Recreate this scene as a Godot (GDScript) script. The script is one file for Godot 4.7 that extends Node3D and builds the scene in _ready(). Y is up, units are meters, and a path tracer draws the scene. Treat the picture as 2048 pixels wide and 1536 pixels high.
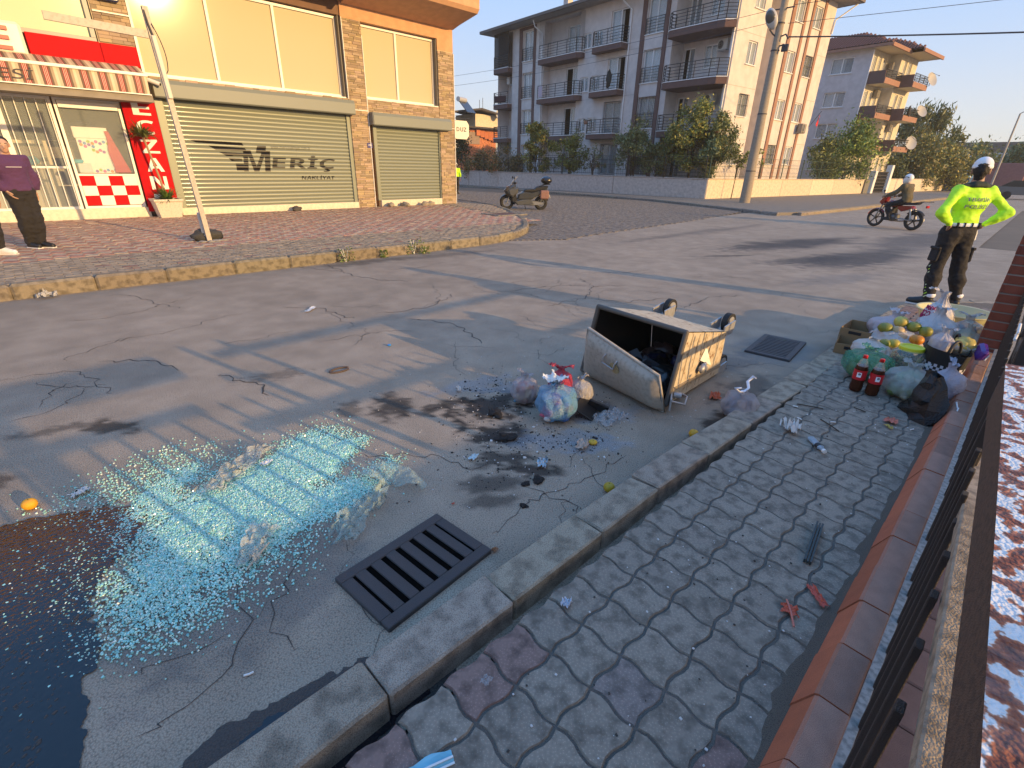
extends Node3D

# ---------------------------------------------------------------- geometry helper
class Geo:
	var v := PackedVector3Array()
	var n := PackedVector3Array()
	var c := PackedColorArray()
	var uv := PackedVector2Array()
	var col := Color(1, 1, 1)

	func tri(a: Vector3, b: Vector3, d: Vector3) -> void:
		var m := (b - a).cross(d - a).normalized()
		trin(a, b, d, m, m, m)

	func trin(a: Vector3, b: Vector3, d: Vector3, na: Vector3, nb: Vector3, nd: Vector3) -> void:
		v.append(a); v.append(d); v.append(b)
		n.append(na); n.append(nd); n.append(nb)
		c.append(col); c.append(col); c.append(col)

	func quad(a: Vector3, b: Vector3, d: Vector3, e: Vector3) -> void:
		tri(a, b, d)
		tri(a, d, e)

	func box(ce: Vector3, size: Vector3, bs := Basis.IDENTITY) -> void:
		bev(ce, size, 0.0, bs)

	func bev(ce: Vector3, size: Vector3, b: float, bs := Basis.IDENTITY, jit := 0.0, rg: RandomNumberGenerator = null) -> void:
		var h := size * 0.5
		var p := {}
		for sx: int in [-1, 1]:
			for sy: int in [-1, 1]:
				for sz: int in [-1, 1]:
					var j := Vector3.ZERO
					if jit > 0.0:
						j = Vector3(rg.randf_range(-jit, jit), rg.randf_range(-jit, jit), rg.randf_range(-jit, jit))
					var s := Vector3(sx, sy, sz)
					p[Vector3i(sx, sy, sz)] = [ce + bs * (Vector3(h.x, h.y - b, h.z - b) * s + j), ce + bs * (Vector3(h.x - b, h.y, h.z - b) * s + j), ce + bs * (Vector3(h.x - b, h.y - b, h.z) * s + j)]
		for ax in 3:
			var u := (ax + 1) % 3
			var w := (ax + 2) % 3
			for s: int in [-1, 1]:
				var q: Array[Vector3] = []
				for k: Array in [[-1, -1], [1, -1], [1, 1], [-1, 1]]:
					var id := Vector3i.ZERO
					id[ax] = s; id[u] = k[0] * s; id[w] = k[1]
					q.append(p[id][ax])
				quad(q[0], q[1], q[2], q[3])
		if b <= 0.0:
			return
		for ax in 3:
			var u := (ax + 1) % 3
			var w := (ax + 2) % 3
			for su: int in [-1, 1]:
				for sw: int in [-1, 1]:
					var i0 := Vector3i.ZERO
					i0[ax] = -su * sw; i0[u] = su; i0[w] = sw
					var i1 := i0
					i1[ax] = su * sw
					quad(p[i0][u], p[i1][u], p[i1][w], p[i0][w])
		for sx: int in [-1, 1]:
			for sy: int in [-1, 1]:
				for sz: int in [-1, 1]:
					var t: Array = p[Vector3i(sx, sy, sz)]
					if sx * sy * sz > 0:
						tri(t[0], t[1], t[2])
					else:
						tri(t[0], t[2], t[1])

	func tube(pts: Array, radii: Variant, sides := 8, caps := true, flat := 1.0) -> void:
		var count := pts.size()
		var t0: Vector3 = (pts[1] - pts[0]).normalized()
		var ref := Vector3.UP if absf(t0.y) < 0.9 else Vector3.RIGHT
		var x := ref.cross(t0).normalized()
		var rings := []
		var norms := []
		for i in count:
			var pa: Vector3 = pts[maxi(i - 1, 0)]
			var pb: Vector3 = pts[mini(i + 1, count - 1)]
			var t := (pb - pa).normalized()
			x = (x - t * x.dot(t)).normalized()
			var y := t.cross(x)
			var r: float = radii[i] if radii is Array else radii
			var ring: Array[Vector3] = []
			var nr: Array[Vector3] = []
			for k in sides:
				var a := TAU * k / sides
				var d := x * cos(a) + y * sin(a) * flat
				ring.append(pts[i] + d * r)
				nr.append((x * cos(a) + y * sin(a) / flat).normalized())
			rings.append(ring); norms.append(nr)
		for i in count - 1:
			for k in sides:
				var m := (k + 1) % sides
				trin(rings[i][k], rings[i][m], rings[i + 1][m], norms[i][k], norms[i][m], norms[i + 1][m])
				trin(rings[i][k], rings[i + 1][m], rings[i + 1][k], norms[i][k], norms[i + 1][m], norms[i + 1][k])
		if caps:
			for k in sides:
				var m := (k + 1) % sides
				tri(pts[0], rings[0][m], rings[0][k])
				tri(pts[count - 1], rings[count - 1][k], rings[count - 1][m])

	func grid(rows: Array, closed := false) -> void:
		var nr := rows.size()
		var nc: int = rows[0].size()
		var nn := []
		for i in nr:
			var line: Array[Vector3] = []
			for j in nc:
				var jl := (j - 1 + nc) % nc if closed else maxi(j - 1, 0)
				var jr := (j + 1) % nc if closed else mini(j + 1, nc - 1)
				var du: Vector3 = rows[i][jr] - rows[i][jl]
				var dv: Vector3 = rows[mini(i + 1, nr - 1)][j] - rows[maxi(i - 1, 0)][j]
				if du.length_squared() < 1e-10:
					var i2 := 1 if i == 0 else nr - 2
					du = rows[i2][jr] - rows[i2][jl]
				var m := du.cross(dv)
				line.append(m.normalized() if m.length_squared() > 1e-16 else Vector3.UP)
			nn.append(line)
		for i in nr - 1:
			for j in nc if closed else nc - 1:
				var k := (j + 1) % nc
				trin(rows[i][j], rows[i][k], rows[i + 1][k], nn[i][j], nn[i][k], nn[i + 1][k])
				trin(rows[i][j], rows[i + 1][k], rows[i + 1][j], nn[i][j], nn[i + 1][k], nn[i + 1][j])

	func lathe(prof: Array, sides := 16, xf := Transform3D.IDENTITY) -> void:
		var rows := []
		for p: Vector2 in prof:
			var line: Array[Vector3] = []
			for k in sides:
				var a := -TAU * k / sides
				line.append(xf * Vector3(cos(a) * p.x, p.y, sin(a) * p.x))
			rows.append(line)
		grid(rows, true)

	func ell(ce: Vector3, r: Vector3, bs := Basis.IDENTITY, nu := 14, nv := 9, nz: FastNoiseLite = null, amp := 0.0) -> void:
		var rows := []
		for i in nv + 1:
			var th := PI * i / nv - PI / 2
			var line: Array[Vector3] = []
			for k in nu:
				var a := -TAU * k / nu
				var d := Vector3(cos(th) * cos(a), sin(th), cos(th) * sin(a))
				var s := 1.0
				if nz:
					s += amp * nz.get_noise_3dv(d * 1.5 + ce * 3.0)
				line.append(ce + bs * (d * r * s))
			rows.append(line)
		grid(rows, true)

	func prism(poly: PackedVector2Array, z0: float, z1: float, xf := Transform3D.IDENTITY) -> void:
		if Geometry2D.is_polygon_clockwise(poly):
			poly = poly.duplicate()
			poly.reverse()
		var ids := Geometry2D.triangulate_polygon(poly)
		for i in range(0, ids.size(), 3):
			var a := poly[ids[i]]
			var b := poly[ids[i + 1]]
			var d := poly[ids[i + 2]]
			if (b - a).cross(d - a) < 0:
				var s := b
				b = d
				d = s
			tri(xf * Vector3(a.x, a.y, z1), xf * Vector3(b.x, b.y, z1), xf * Vector3(d.x, d.y, z1))
			if z0 != z1:
				tri(xf * Vector3(a.x, a.y, z0), xf * Vector3(d.x, d.y, z0), xf * Vector3(b.x, b.y, z0))
		if z0 != z1:
			for i in poly.size():
				var a := poly[i]
				var b := poly[(i + 1) % poly.size()]
				quad(xf * Vector3(a.x, a.y, z0), xf * Vector3(b.x, b.y, z0), xf * Vector3(b.x, b.y, z1), xf * Vector3(a.x, a.y, z1))

	func bar(a: Vector3, b: Vector3, w: float, h: float, up := Vector3.UP) -> void:
		var t := (b - a).normalized()
		if absf(t.dot(up)) > 0.95:
			up = Vector3.RIGHT
		var x := up.cross(t).normalized()
		box((a + b) / 2, Vector3(w, h, a.distance_to(b)), Basis(x, t.cross(x), t))

	func facing(dir: Vector3) -> void:
		for i in range(0, v.size(), 3):
			var m := (v[i + 2] - v[i]).cross(v[i + 1] - v[i])
			if m.dot(dir) < 0.0:
				var q := v[i + 1]
				v[i + 1] = v[i + 2]
				v[i + 2] = q
				q = n[i + 1]
				n[i + 1] = n[i + 2]
				n[i + 2] = q
				var w := c[i + 1]
				c[i + 1] = c[i + 2]
				c[i + 2] = w
			for k in 3:
				if n[i + k].dot(dir) < 0.0:
					n[i + k] = -n[i + k]

	func add(o: Geo, xf := Transform3D.IDENTITY) -> void:
		for i in o.v.size():
			v.append(xf * o.v[i])
			n.append((xf.basis * o.n[i]).normalized())
		c.append_array(o.c)

	func mesh(m: Material, uvf: Variant = null) -> ArrayMesh:
		var a := []
		a.resize(Mesh.ARRAY_MAX)
		a[Mesh.ARRAY_VERTEX] = v
		a[Mesh.ARRAY_NORMAL] = n
		a[Mesh.ARRAY_COLOR] = c
		if uvf != null:
			uv.resize(v.size())
			for i in v.size():
				uv[i] = uvf.call(v[i])
			a[Mesh.ARRAY_TEX_UV] = uv
		var r := ArrayMesh.new()
		r.add_surface_from_arrays(Mesh.PRIMITIVE_TRIANGLES, a)
		r.surface_set_material(0, m)
		return r

# ---------------------------------------------------------------- nodes
var taken := {}
var R := RandomNumberGenerator.new()
var M := {}
var NZ := FastNoiseLite.new()

func numbered(called: String, parent: Node) -> String:
	var key := "%d/%s" % [parent.get_instance_id(), called]
	var k: int = taken.get(key, 0)
	taken[key] = k + 1
	return called if k == 0 else "%s_%03d" % [called, k]

func put(called: String, what: Variant, m: Material = null, parent: Node = null, at := Vector3.ZERO) -> MeshInstance3D:
	var p: Node = parent if parent else self
	var o := MeshInstance3D.new()
	o.mesh = what.mesh(m) if what is Geo else what
	o.name = numbered(called, p)
	o.position = at
	p.add_child(o, true)
	return o

func tag(o: Node3D, label: String, category := "", group := "", kind := "") -> Node3D:
	if label: o.set_meta("label", label)
	if category: o.set_meta("category", category)
	if group: o.set_meta("group", group)
	if kind: o.set_meta("kind", kind)
	return o

func thing(called: String, label: String, category: String, at := Vector3.ZERO, turn := 0.0, group := "") -> Node3D:
	var o := Node3D.new()
	o.name = numbered(called, self)
	add_child(o, true)
	o.position = at
	o.rotation.y = turn
	return tag(o, label, category, group)

func one(called: String, g: Variant, m: Material, label: String, category: String, group := "", at := Vector3.ZERO) -> MeshInstance3D:
	var o := put(called, g, m, null, at)
	tag(o, label, category, group)
	return o

func struct(called: String, g: Variant, m: Material = null) -> MeshInstance3D:
	var o := put(called, g, m)
	o.set_meta("kind", "structure")
	return o

func structbase(called: String) -> Node3D:
	var o := Node3D.new()
	o.name = numbered(called, self)
	add_child(o, true)
	o.set_meta("kind", "structure")
	return o

# ---------------------------------------------------------------- materials
func noise_tex(size: int, freq: float, kind: int, oct: int, ramp: Array, sd := 1, ridged := false) -> NoiseTexture2D:
	var n := FastNoiseLite.new()
	n.seed = sd
	n.noise_type = kind
	n.frequency = freq
	n.fractal_octaves = oct
	n.fractal_type = FastNoiseLite.FRACTAL_RIDGED if ridged else FastNoiseLite.FRACTAL_FBM if oct > 1 else FastNoiseLite.FRACTAL_NONE
	var t := NoiseTexture2D.new()
	t.width = size
	t.height = size
	t.seamless = true
	t.noise = n
	if ramp:
		var g := Gradient.new()
		var off := PackedFloat32Array()
		var cols := PackedColorArray()
		for k: Array in ramp:
			off.append(k[0])
			cols.append(Color(k[1], k[1], k[1]).linear_to_srgb() if not k[1] is Color else k[1])
		g.offsets = off
		g.colors = cols
		t.color_ramp = g
	return t

var T := {}

# col: linear base colour; o: tex, hm, hs (cm), size (m), det, detsize, metal, a, vc
func mat(col: Color, rough := 0.8, o := {}) -> StandardMaterial3D:
	var m := StandardMaterial3D.new()
	m.albedo_color = col.linear_to_srgb()
	m.roughness = rough
	m.metallic = o.get("metal", 0.0)
	m.vertex_color_use_as_albedo = o.get("vc", false)
	m.cull_mode = BaseMaterial3D.CULL_DISABLED
	if o.has("spec"):
		m.metallic_specular = o.spec
	if o.has("a"):
		m.transparency = BaseMaterial3D.TRANSPARENCY_ALPHA
		m.albedo_color.a = o.a
	if o.has("tex") or o.has("hm"):
		m.uv1_triplanar = true
		m.uv1_world_triplanar = o.get("world", true)
		m.uv1_scale = Vector3.ONE / o.get("size", 1.0)
		if o.has("tex"):
			m.albedo_texture = T[o.tex]
		if o.has("hm"):
			m.heightmap_enabled = true
			m.heightmap_texture = T[o.hm]
			m.heightmap_scale = o.get("hs", 0.3)
	if o.has("det"):
		m.detail_enabled = true
		m.detail_albedo = T[o.det]
		m.detail_blend_mode = BaseMaterial3D.BLEND_MODE_MUL
		m.detail_uv_layer = BaseMaterial3D.DETAIL_UV_2
		m.uv2_triplanar = true
		m.uv2_world_triplanar = o.get("world", true)
		m.uv2_scale = Vector3.ONE / o.get("detsize", 3.0)
	if o.has("back"):
		m.backlight_enabled = true
		m.backlight = o.back
	if o.has("rim"):
		m.rim_enabled = true
		m.rim = o.rim
	if o.has("coat"):
		m.clearcoat_enabled = true
		m.clearcoat = o.coat
		m.clearcoat_roughness = 0.1
	return m

func lin(r: int, g: int, b: int) -> Color:
	return Color8(r, g, b).srgb_to_linear()

func ss(a: float, b: float, x: float) -> float:
	return smoothstep(a, b, x)

# ---------------------------------------------------------------- lettering
var fonts := {}

# triangles of a line of text, scaled into a box of 1 x 1
func text_tris(s: String, bold := true) -> PackedVector2Array:
	if not fonts.has(bold):
		var f := SystemFont.new()
		f.font_names = PackedStringArray(["Droid Sans"])
		f.font_weight = 700 if bold else 400
		fonts[bold] = f
	var t := TextMesh.new()
	t.font = fonts[bold]
	t.font_size = 48
	t.pixel_size = 0.01
	t.depth = 0.0
	t.curve_step = 1.5
	t.text = s
	var a := t.get_mesh_arrays()
	var vs: PackedVector3Array = a[Mesh.ARRAY_VERTEX]
	var idx: PackedInt32Array = a[Mesh.ARRAY_INDEX] if a[Mesh.ARRAY_INDEX] != null else PackedInt32Array(range(vs.size()))
	var out := PackedVector2Array()
	var lo := Vector2(1e9, 1e9)
	var hi := -lo
	for i in idx:
		var p := Vector2(vs[i].x, vs[i].y)
		lo = lo.min(p)
		hi = hi.max(p)
		out.append(p)
	for i in out.size():
		out[i] = (out[i] - lo) / (hi - lo)
	return out

# flat lettering laid on a face: o lower left corner, ux and uy its full width and height
func text_on(g: Geo, s: String, o: Vector3, ux: Vector3, uy: Vector3, skew := 0.0, bold := true, warp: Variant = null) -> void:
	var t := text_tris(s, bold)
	for i in range(0, t.size(), 3):
		var p: Array[Vector3] = []
		for k in 3:
			var q := t[i + k]
			var w := o + ux * (q.x + skew * q.y) + uy * q.y
			p.append(warp.call(w) if warp != null else w)
		if (p[1] - p[0]).cross(p[2] - p[0]).dot(ux.cross(uy)) < 0:
			g.tri(p[0], p[2], p[1])
		else:
			g.tri(p[0], p[1], p[2])

func raster(im: Image, a: Vector2, b: Vector2, d: Vector2, col: Color) -> void:
	var lo := a.min(b).min(d)
	var hi := a.max(b).max(d)
	var area := (b - a).cross(d - a)
	if absf(area) < 1e-6:
		return
	for y in range(maxi(0, int(lo.y)), mini(im.get_height() - 1, int(hi.y) + 1) + 1):
		for x in range(maxi(0, int(lo.x)), mini(im.get_width() - 1, int(hi.x) + 1) + 1):
			var p := Vector2(x + 0.5, y + 0.5)
			var u := (b - a).cross(p - a) / area
			var w := (d - b).cross(p - b) / area
			var z := (a - d).cross(p - d) / area
			if u >= -0.001 and w >= -0.001 and z >= -0.001:
				im.set_pixel(x, y, col)

func raster_text(im: Image, s: String, at: Vector2, size: Vector2, col: Color, skew := 0.0, bold := true) -> void:
	var t := text_tris(s, bold)
	for i in range(0, t.size(), 3):
		var p: Array[Vector2] = []
		for k in 3:
			var q := t[i + k]
			p.append(at + Vector2((q.x + skew * q.y) * size.x, -q.y * size.y))
		raster(im, p[0], p[1], p[2], col)

# ================================================================ scene
const H := 1.72
var SUN := Vector3(0.23, 0.2265, 1.0).normalized()
var env: Environment

func _ready() -> void:
	var cam := Camera3D.new()
	cam.name = "camera"
	var ya := deg_to_rad(44.578)
	var pi := deg_to_rad(24.082)
	var ro := deg_to_rad(1.344)
	var fw := V(sin(ya) * cos(pi), -sin(pi), -cos(ya) * cos(pi))
	var rt := fw.cross(Vector3.UP).normalized()
	var up := rt.cross(fw)
	cam.transform = Transform3D(Basis(rt * cos(ro) + up * sin(ro), up * cos(ro) - rt * sin(ro), -fw), V(0, H, 0))
	cam.fov = rad_to_deg(2.0 * atan(768.0 / 980.0))
	cam.near = 0.05
	cam.far = 900.0
	add_child(cam)
	cam.current = true
	env = Environment.new()
	env.background_mode = Environment.BG_SKY
	var sm := ProceduralSkyMaterial.new()
	sm.sky_top_color = Color(0.40, 0.62, 0.87)
	sm.sky_horizon_color = Color(0.80, 0.79, 0.74)
	sm.sky_curve = 0.16
	sm.ground_bottom_color = Color(0.30, 0.27, 0.24)
	sm.ground_horizon_color = Color(0.62, 0.58, 0.52)
	sm.sun_angle_max = 95.0
	sm.sun_curve = 0.5
	sm.sky_energy_multiplier = 1.0
	var sky := Sky.new()
	sky.sky_material = sm
	env.sky = sky
	env.background_energy_multiplier = 0.86
	env.tonemap_mode = Environment.TONE_MAPPER_LINEAR
	env.tonemap_exposure = 1.9
	env.sdfgi_enabled = true
	env.ssao_enabled = true
	env.ssil_enabled = true
	env.fog_enabled = true
	env.fog_density = 0.0008
	env.fog_light_color = Color(0.80, 0.78, 0.72)
	var we := WorldEnvironment.new()
	we.name = "world"
	we.environment = env
	add_child(we)
	var sun := DirectionalLight3D.new()
	sun.name = "sun"
	sun.light_color = Color(1.0, 0.82, 0.56)
	sun.light_energy = 0.95
	sun.light_angular_distance = 0.5
	sun.shadow_enabled = true
	add_child(sun)
	sun.look_at_from_position(SUN * 50.0, Vector3.ZERO)

	R.seed = 7
	NZ.seed = 3
	NZ.frequency = 1.0
	NZ.fractal_octaves = 3
	textures()
	materials()
	build_ground()
	build_near_side()
	build_left_pavement()
	build_shop()
	build_apartment()
	build_second_building()
	build_background()
	build_poles()
	build_people()
	build_bikes()
	build_dumpster()
	build_rubbish()
	build_groceries()
	build_glass()
	build_litter()

func textures() -> void:
	T.grain = noise_tex(512, 0.11, FastNoiseLite.TYPE_SIMPLEX, 4, [[0.0, 0.5], [0.5, 0.85], [1.0, 1.1]], 1)
	T.grainh = noise_tex(512, 0.11, FastNoiseLite.TYPE_SIMPLEX, 4, [], 1)
	T.cloud = noise_tex(512, 0.012, FastNoiseLite.TYPE_SIMPLEX, 5, [[0.2, 0.86], [0.8, 1.0]], 5)
	T.speck = noise_tex(1024, 0.055, FastNoiseLite.TYPE_CELLULAR, 1, [[0.0, 1.0], [0.06, 1.0], [0.11, 0.60], [0.6, 0.54], [1.0, 0.46]], 9)
	T.aggr = noise_tex(1024, 0.075, FastNoiseLite.TYPE_CELLULAR, 2, [[0.0, 1.0], [0.2, 0.80], [0.5, 0.58], [1.0, 0.30]], 14)
	T.aggrh = noise_tex(1024, 0.075, FastNoiseLite.TYPE_CELLULAR, 2, [[0.0, 1.0], [1.0, 0.0]], 14)
	T.rust = noise_tex(512, 0.02, FastNoiseLite.TYPE_SIMPLEX, 5, [[0.0, Color(0.95, 0.95, 0.94)], [0.44, Color(0.92, 0.92, 0.90)], [0.50, Color(0.70, 0.42, 0.28)], [0.7, Color(0.52, 0.26, 0.15)], [1.0, Color(0.30, 0.14, 0.09)]], 21)
	T.grime = noise_tex(512, 0.018, FastNoiseLite.TYPE_SIMPLEX, 5, [[0.0, 0.45], [0.42, 0.8], [0.6, 1.0]], 31)
	T.streak = noise_tex(512, 0.015, FastNoiseLite.TYPE_SIMPLEX, 4, [[0.0, 0.76], [0.45, 0.95], [0.6, 1.0]], 33)
	T.rust2 = noise_tex(512, 0.014, FastNoiseLite.TYPE_SIMPLEX, 6, [[0.0, Color(0.50, 0.30, 0.18)], [0.16, Color(0.62, 0.45, 0.30)], [0.24, Color(0.90, 0.88, 0.84)], [0.6, Color(0.97, 0.97, 0.96)], [1.0, Color(1.0, 1.0, 1.0)]], 51)
	T.streak2 = noise_tex(512, 0.02, FastNoiseLite.TYPE_SIMPLEX, 5, [[0.0, 0.6], [0.3, 0.80], [0.5, 0.95], [1.0, 1.0]], 57)
	T.crink = noise_tex(512, 0.016, FastNoiseLite.TYPE_SIMPLEX, 5, [], 61, true)
	T.ripple = noise_tex(512, 0.03, FastNoiseLite.TYPE_SIMPLEX, 3, [], 41)

func materials() -> void:
	M.road = mat(Color(1, 1, 1), 0.82, {vc = true, tex = "aggr", hm = "aggrh", hs = 0.35, size = 0.55, det = "cloud", detsize = 3.1, spec = 0.35})
	M.kerb = mat(Color(1, 1, 1), 0.9, {vc = true, tex = "aggr", hm = "aggrh", hs = 0.5, size = 0.4, det = "grime", detsize = 1.3})
	M.paver = mat(Color(1, 1, 1), 0.85, {vc = true, tex = "speck", hm = "grainh", hs = 0.15, size = 0.62, det = "grime", detsize = 0.9})
	M.soil = mat(Color(0.035, 0.031, 0.027), 0.95, {tex = "grain", hm = "grainh", hs = 0.6, size = 0.3})
	M.brick = mat(Color(1, 1, 1), 0.85, {vc = true, tex = "grain", hm = "grainh", hs = 0.2, size = 0.2, det = "cloud", detsize = 0.6})
	M.mortar = mat(Color(0.36, 0.33, 0.29), 0.9, {tex = "grain", hm = "grainh", hs = 0.3, size = 0.2})
	M.plaster = mat(Color(1, 1, 1), 0.9, {vc = true, tex = "cloud", hm = "grainh", hs = 0.15, size = 2.5})
	M.vc = mat(Color(1, 1, 1), 0.75, {vc = true})
	M.vcgloss = mat(Color(1, 1, 1), 0.3, {vc = true})
	M.vcmatte = mat(Color(1, 1, 1), 0.92, {vc = true, tex = "grain", size = 0.3})
	M.white = mat(Color(0.78, 0.77, 0.73), 0.45)
	M.black = mat(Color(0.016, 0.016, 0.017), 0.5)
	M.rubber = mat(Color(0.018, 0.018, 0.018), 0.75)
	M.chrome = mat(Color(0.6, 0.6, 0.6), 0.25, {metal = 1.0})
	M.glass = mat(Color(0.7, 0.8, 0.8), 0.03, {a = 0.12})
	M.dark = mat(Color(0.012, 0.012, 0.013), 0.8)
	M.water = mat(Color(0.010, 0.010, 0.014), 0.04, {hm = "ripple", hs = 0.01, size = 1.5, spec = 0.55})
	M.wetroad = mat(Color(0.012, 0.010, 0.009), 0.05, {hm = "ripple", hs = 0.10, size = 0.5, spec = 0.55})
	M.leaf = mat(Color(1, 1, 1), 0.6, {vc = true, back = Color(0.5, 0.55, 0.2)})
	M.bark = mat(Color(0.09, 0.065, 0.045), 0.95, {tex = "grain", hm = "grainh", hs = 1.0, size = 0.4})

# ---------------------------------------------------------------- ground
var stains := []

func stain(x: float, z: float, rx: float, rz: float, rot: float, col: Color, amt: float, rag := 0.5) -> void:
	stains.append([x, z, rx, rz, cos(rot), sin(rot), col, amt, rag])

func road_col(x: float, z: float) -> Color:
	var a := NZ.get_noise_2d(x * 0.35, z * 0.35)
	var b := NZ.get_noise_2d(x * 2.3 + 40.0, z * 2.3)
	var c := Color(0.60, 0.49, 0.37) * (1.0 + 0.16 * a + 0.12 * b)
	var near_left := exp(-absf(z + 8.7) * 1.3) if x < 8.5 else 0.0
	c = c.lerp(Color(0.36, 0.31, 0.24), 0.5 * near_left)
	var gut := exp(-absf(z + 1.12) * 5.0) * (1.0 if x > 1.2 and x < 8.0 else 0.0)
	c = c.lerp(Color(0.10, 0.078, 0.058), 0.6 * gut * (0.7 + 0.6 * b))
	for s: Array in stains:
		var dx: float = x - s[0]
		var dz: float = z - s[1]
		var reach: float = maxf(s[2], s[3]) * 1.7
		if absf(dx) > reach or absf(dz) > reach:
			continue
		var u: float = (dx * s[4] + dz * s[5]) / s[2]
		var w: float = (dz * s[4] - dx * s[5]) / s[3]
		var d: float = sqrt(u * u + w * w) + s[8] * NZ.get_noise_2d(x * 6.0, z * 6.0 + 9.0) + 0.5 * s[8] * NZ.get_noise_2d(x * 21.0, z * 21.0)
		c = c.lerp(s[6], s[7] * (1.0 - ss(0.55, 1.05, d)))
	return c

func ground_patch(g: Geo, x0: float, x1: float, z0: float, z1: float, step: float) -> void:
	var nx := int(ceil((x1 - x0) / step))
	var nz := int(ceil((z1 - z0) / step))
	var rows := []
	for j in nz + 1:
		var z := lerpf(z0, z1, float(j) / nz)
		var line := PackedColorArray()
		for i in nx + 1:
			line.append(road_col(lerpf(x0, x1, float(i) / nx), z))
		rows.append(line)
	for j in nz:
		var za := lerpf(z0, z1, float(j) / nz)
		var zb := lerpf(z0, z1, float(j + 1) / nz)
		for i in nx:
			var xa := lerpf(x0, x1, float(i) / nx)
			var xb := lerpf(x0, x1, float(i + 1) / nx)
			for k: Array in [[xa, za, i, j], [xb, za, i + 1, j], [xb, zb, i + 1, j + 1], [xa, za, i, j], [xb, zb, i + 1, j + 1], [xa, zb, i, j + 1]]:
				g.v.append(V(k[0], 0, k[1]))
				g.n.append(Vector3.UP)
				g.c.append(rows[k[3]][k[2]])

func crack(g: Geo, pts: Array, w: float, sd: int) -> void:
	var q := []
	for i in pts.size() - 1:
		var a: Vector2 = pts[i]
		var b: Vector2 = pts[i + 1]
		var m := maxi(2, int(a.distance_to(b) / 0.05))
		for k in m:
			var p := a.lerp(b, float(k) / m)
			p += Vector2(NZ.get_noise_3d(p.x * 5, p.y * 5, sd), NZ.get_noise_3d(p.x * 5, p.y * 5, sd + 50)) * 0.09
			p += Vector2(NZ.get_noise_3d(p.x * 19, p.y * 19, sd), NZ.get_noise_3d(p.x * 19, p.y * 19, sd + 50)) * 0.035
			q.append(p)
	for i in q.size() - 1:
		var a: Vector2 = q[i]
		var b: Vector2 = q[i + 1]
		var t := (b - a).orthogonal().normalized()
		var wa := w * (0.35 + 0.9 * absf(NZ.get_noise_2d(a.x * 9 + sd, a.y * 9))) * minf(1.0, 0.2 + 0.25 * i)
		var wb := w * (0.35 + 0.9 * absf(NZ.get_noise_2d(b.x * 9 + sd, b.y * 9))) * minf(1.0, 0.2 + 0.25 * (q.size() - 2 - i))
		g.quad(V(a.x - t.x * wa, 0.003, a.y - t.y * wa), V(a.x + t.x * wa, 0.003, a.y + t.y * wa), V(b.x + t.x * wb, 0.003, b.y + t.y * wb), V(b.x - t.x * wb, 0.003, b.y - t.y * wb))

func blob(pts: Array, rough: float, y: float, sd: int) -> Geo:
	var lo := Vector2(1e9, 1e9)
	var hi := -lo
	for p: Vector2 in pts:
		lo = lo.min(p)
		hi = hi.max(p)
	lo -= Vector2(0.06, 0.06)
	hi += Vector2(0.06, 0.06)
	var st := 0.014
	var nx := int((hi.x - lo.x) / st) + 1
	var ny := int((hi.y - lo.y) / st) + 1
	var poly := PackedVector2Array(pts)
	var f := PackedFloat32Array()
	f.resize((nx + 1) * (ny + 1))
	for j in ny + 1:
		for i in nx + 1:
			var p := lo + Vector2(i, j) * st
			var d := 1e9
			for k in poly.size():
				d = minf(d, p.distance_squared_to(Geometry2D.get_closest_point_to_segment(p, poly[k], poly[(k + 1) % poly.size()])))
			d = sqrt(d) * (1.0 if Geometry2D.is_point_in_polygon(p, poly) else -1.0)
			f[j * (nx + 1) + i] = d + rough * (NZ.get_noise_3d(p.x * 5, p.y * 5, sd) + 0.5 * NZ.get_noise_3d(p.x * 17, p.y * 17, sd + 9))
	var g := Geo.new()
	for j in ny:
		for i in nx:
			for tr: Array in [[0, 0, 0, 1, 1, 1], [0, 0, 1, 1, 1, 0]]:
				var ps := []
				for k in 3:
					var i0: int = i + tr[2 * k]
					var j0: int = j + tr[2 * k + 1]
					var i1: int = i + tr[(2 * k + 2) % 6]
					var j1: int = j + tr[(2 * k + 3) % 6]
					var fa := f[j0 * (nx + 1) + i0]
					var fb := f[j1 * (nx + 1) + i1]
					var a := lo + Vector2(i0, j0) * st
					var b := lo + Vector2(i1, j1) * st
					if fa > 0: ps.append(a)
					if fa > 0 != (fb > 0): ps.append(a.lerp(b, fa / (fa - fb)))
				for k in range(1, ps.size() - 1):
					g.trin(V(ps[0].x, y, ps[0].y), V(ps[k].x, y, ps[k].y), V(ps[k + 1].x, y, ps[k + 1].y), Vector3.UP, Vector3.UP, Vector3.UP)
	return g

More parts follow.
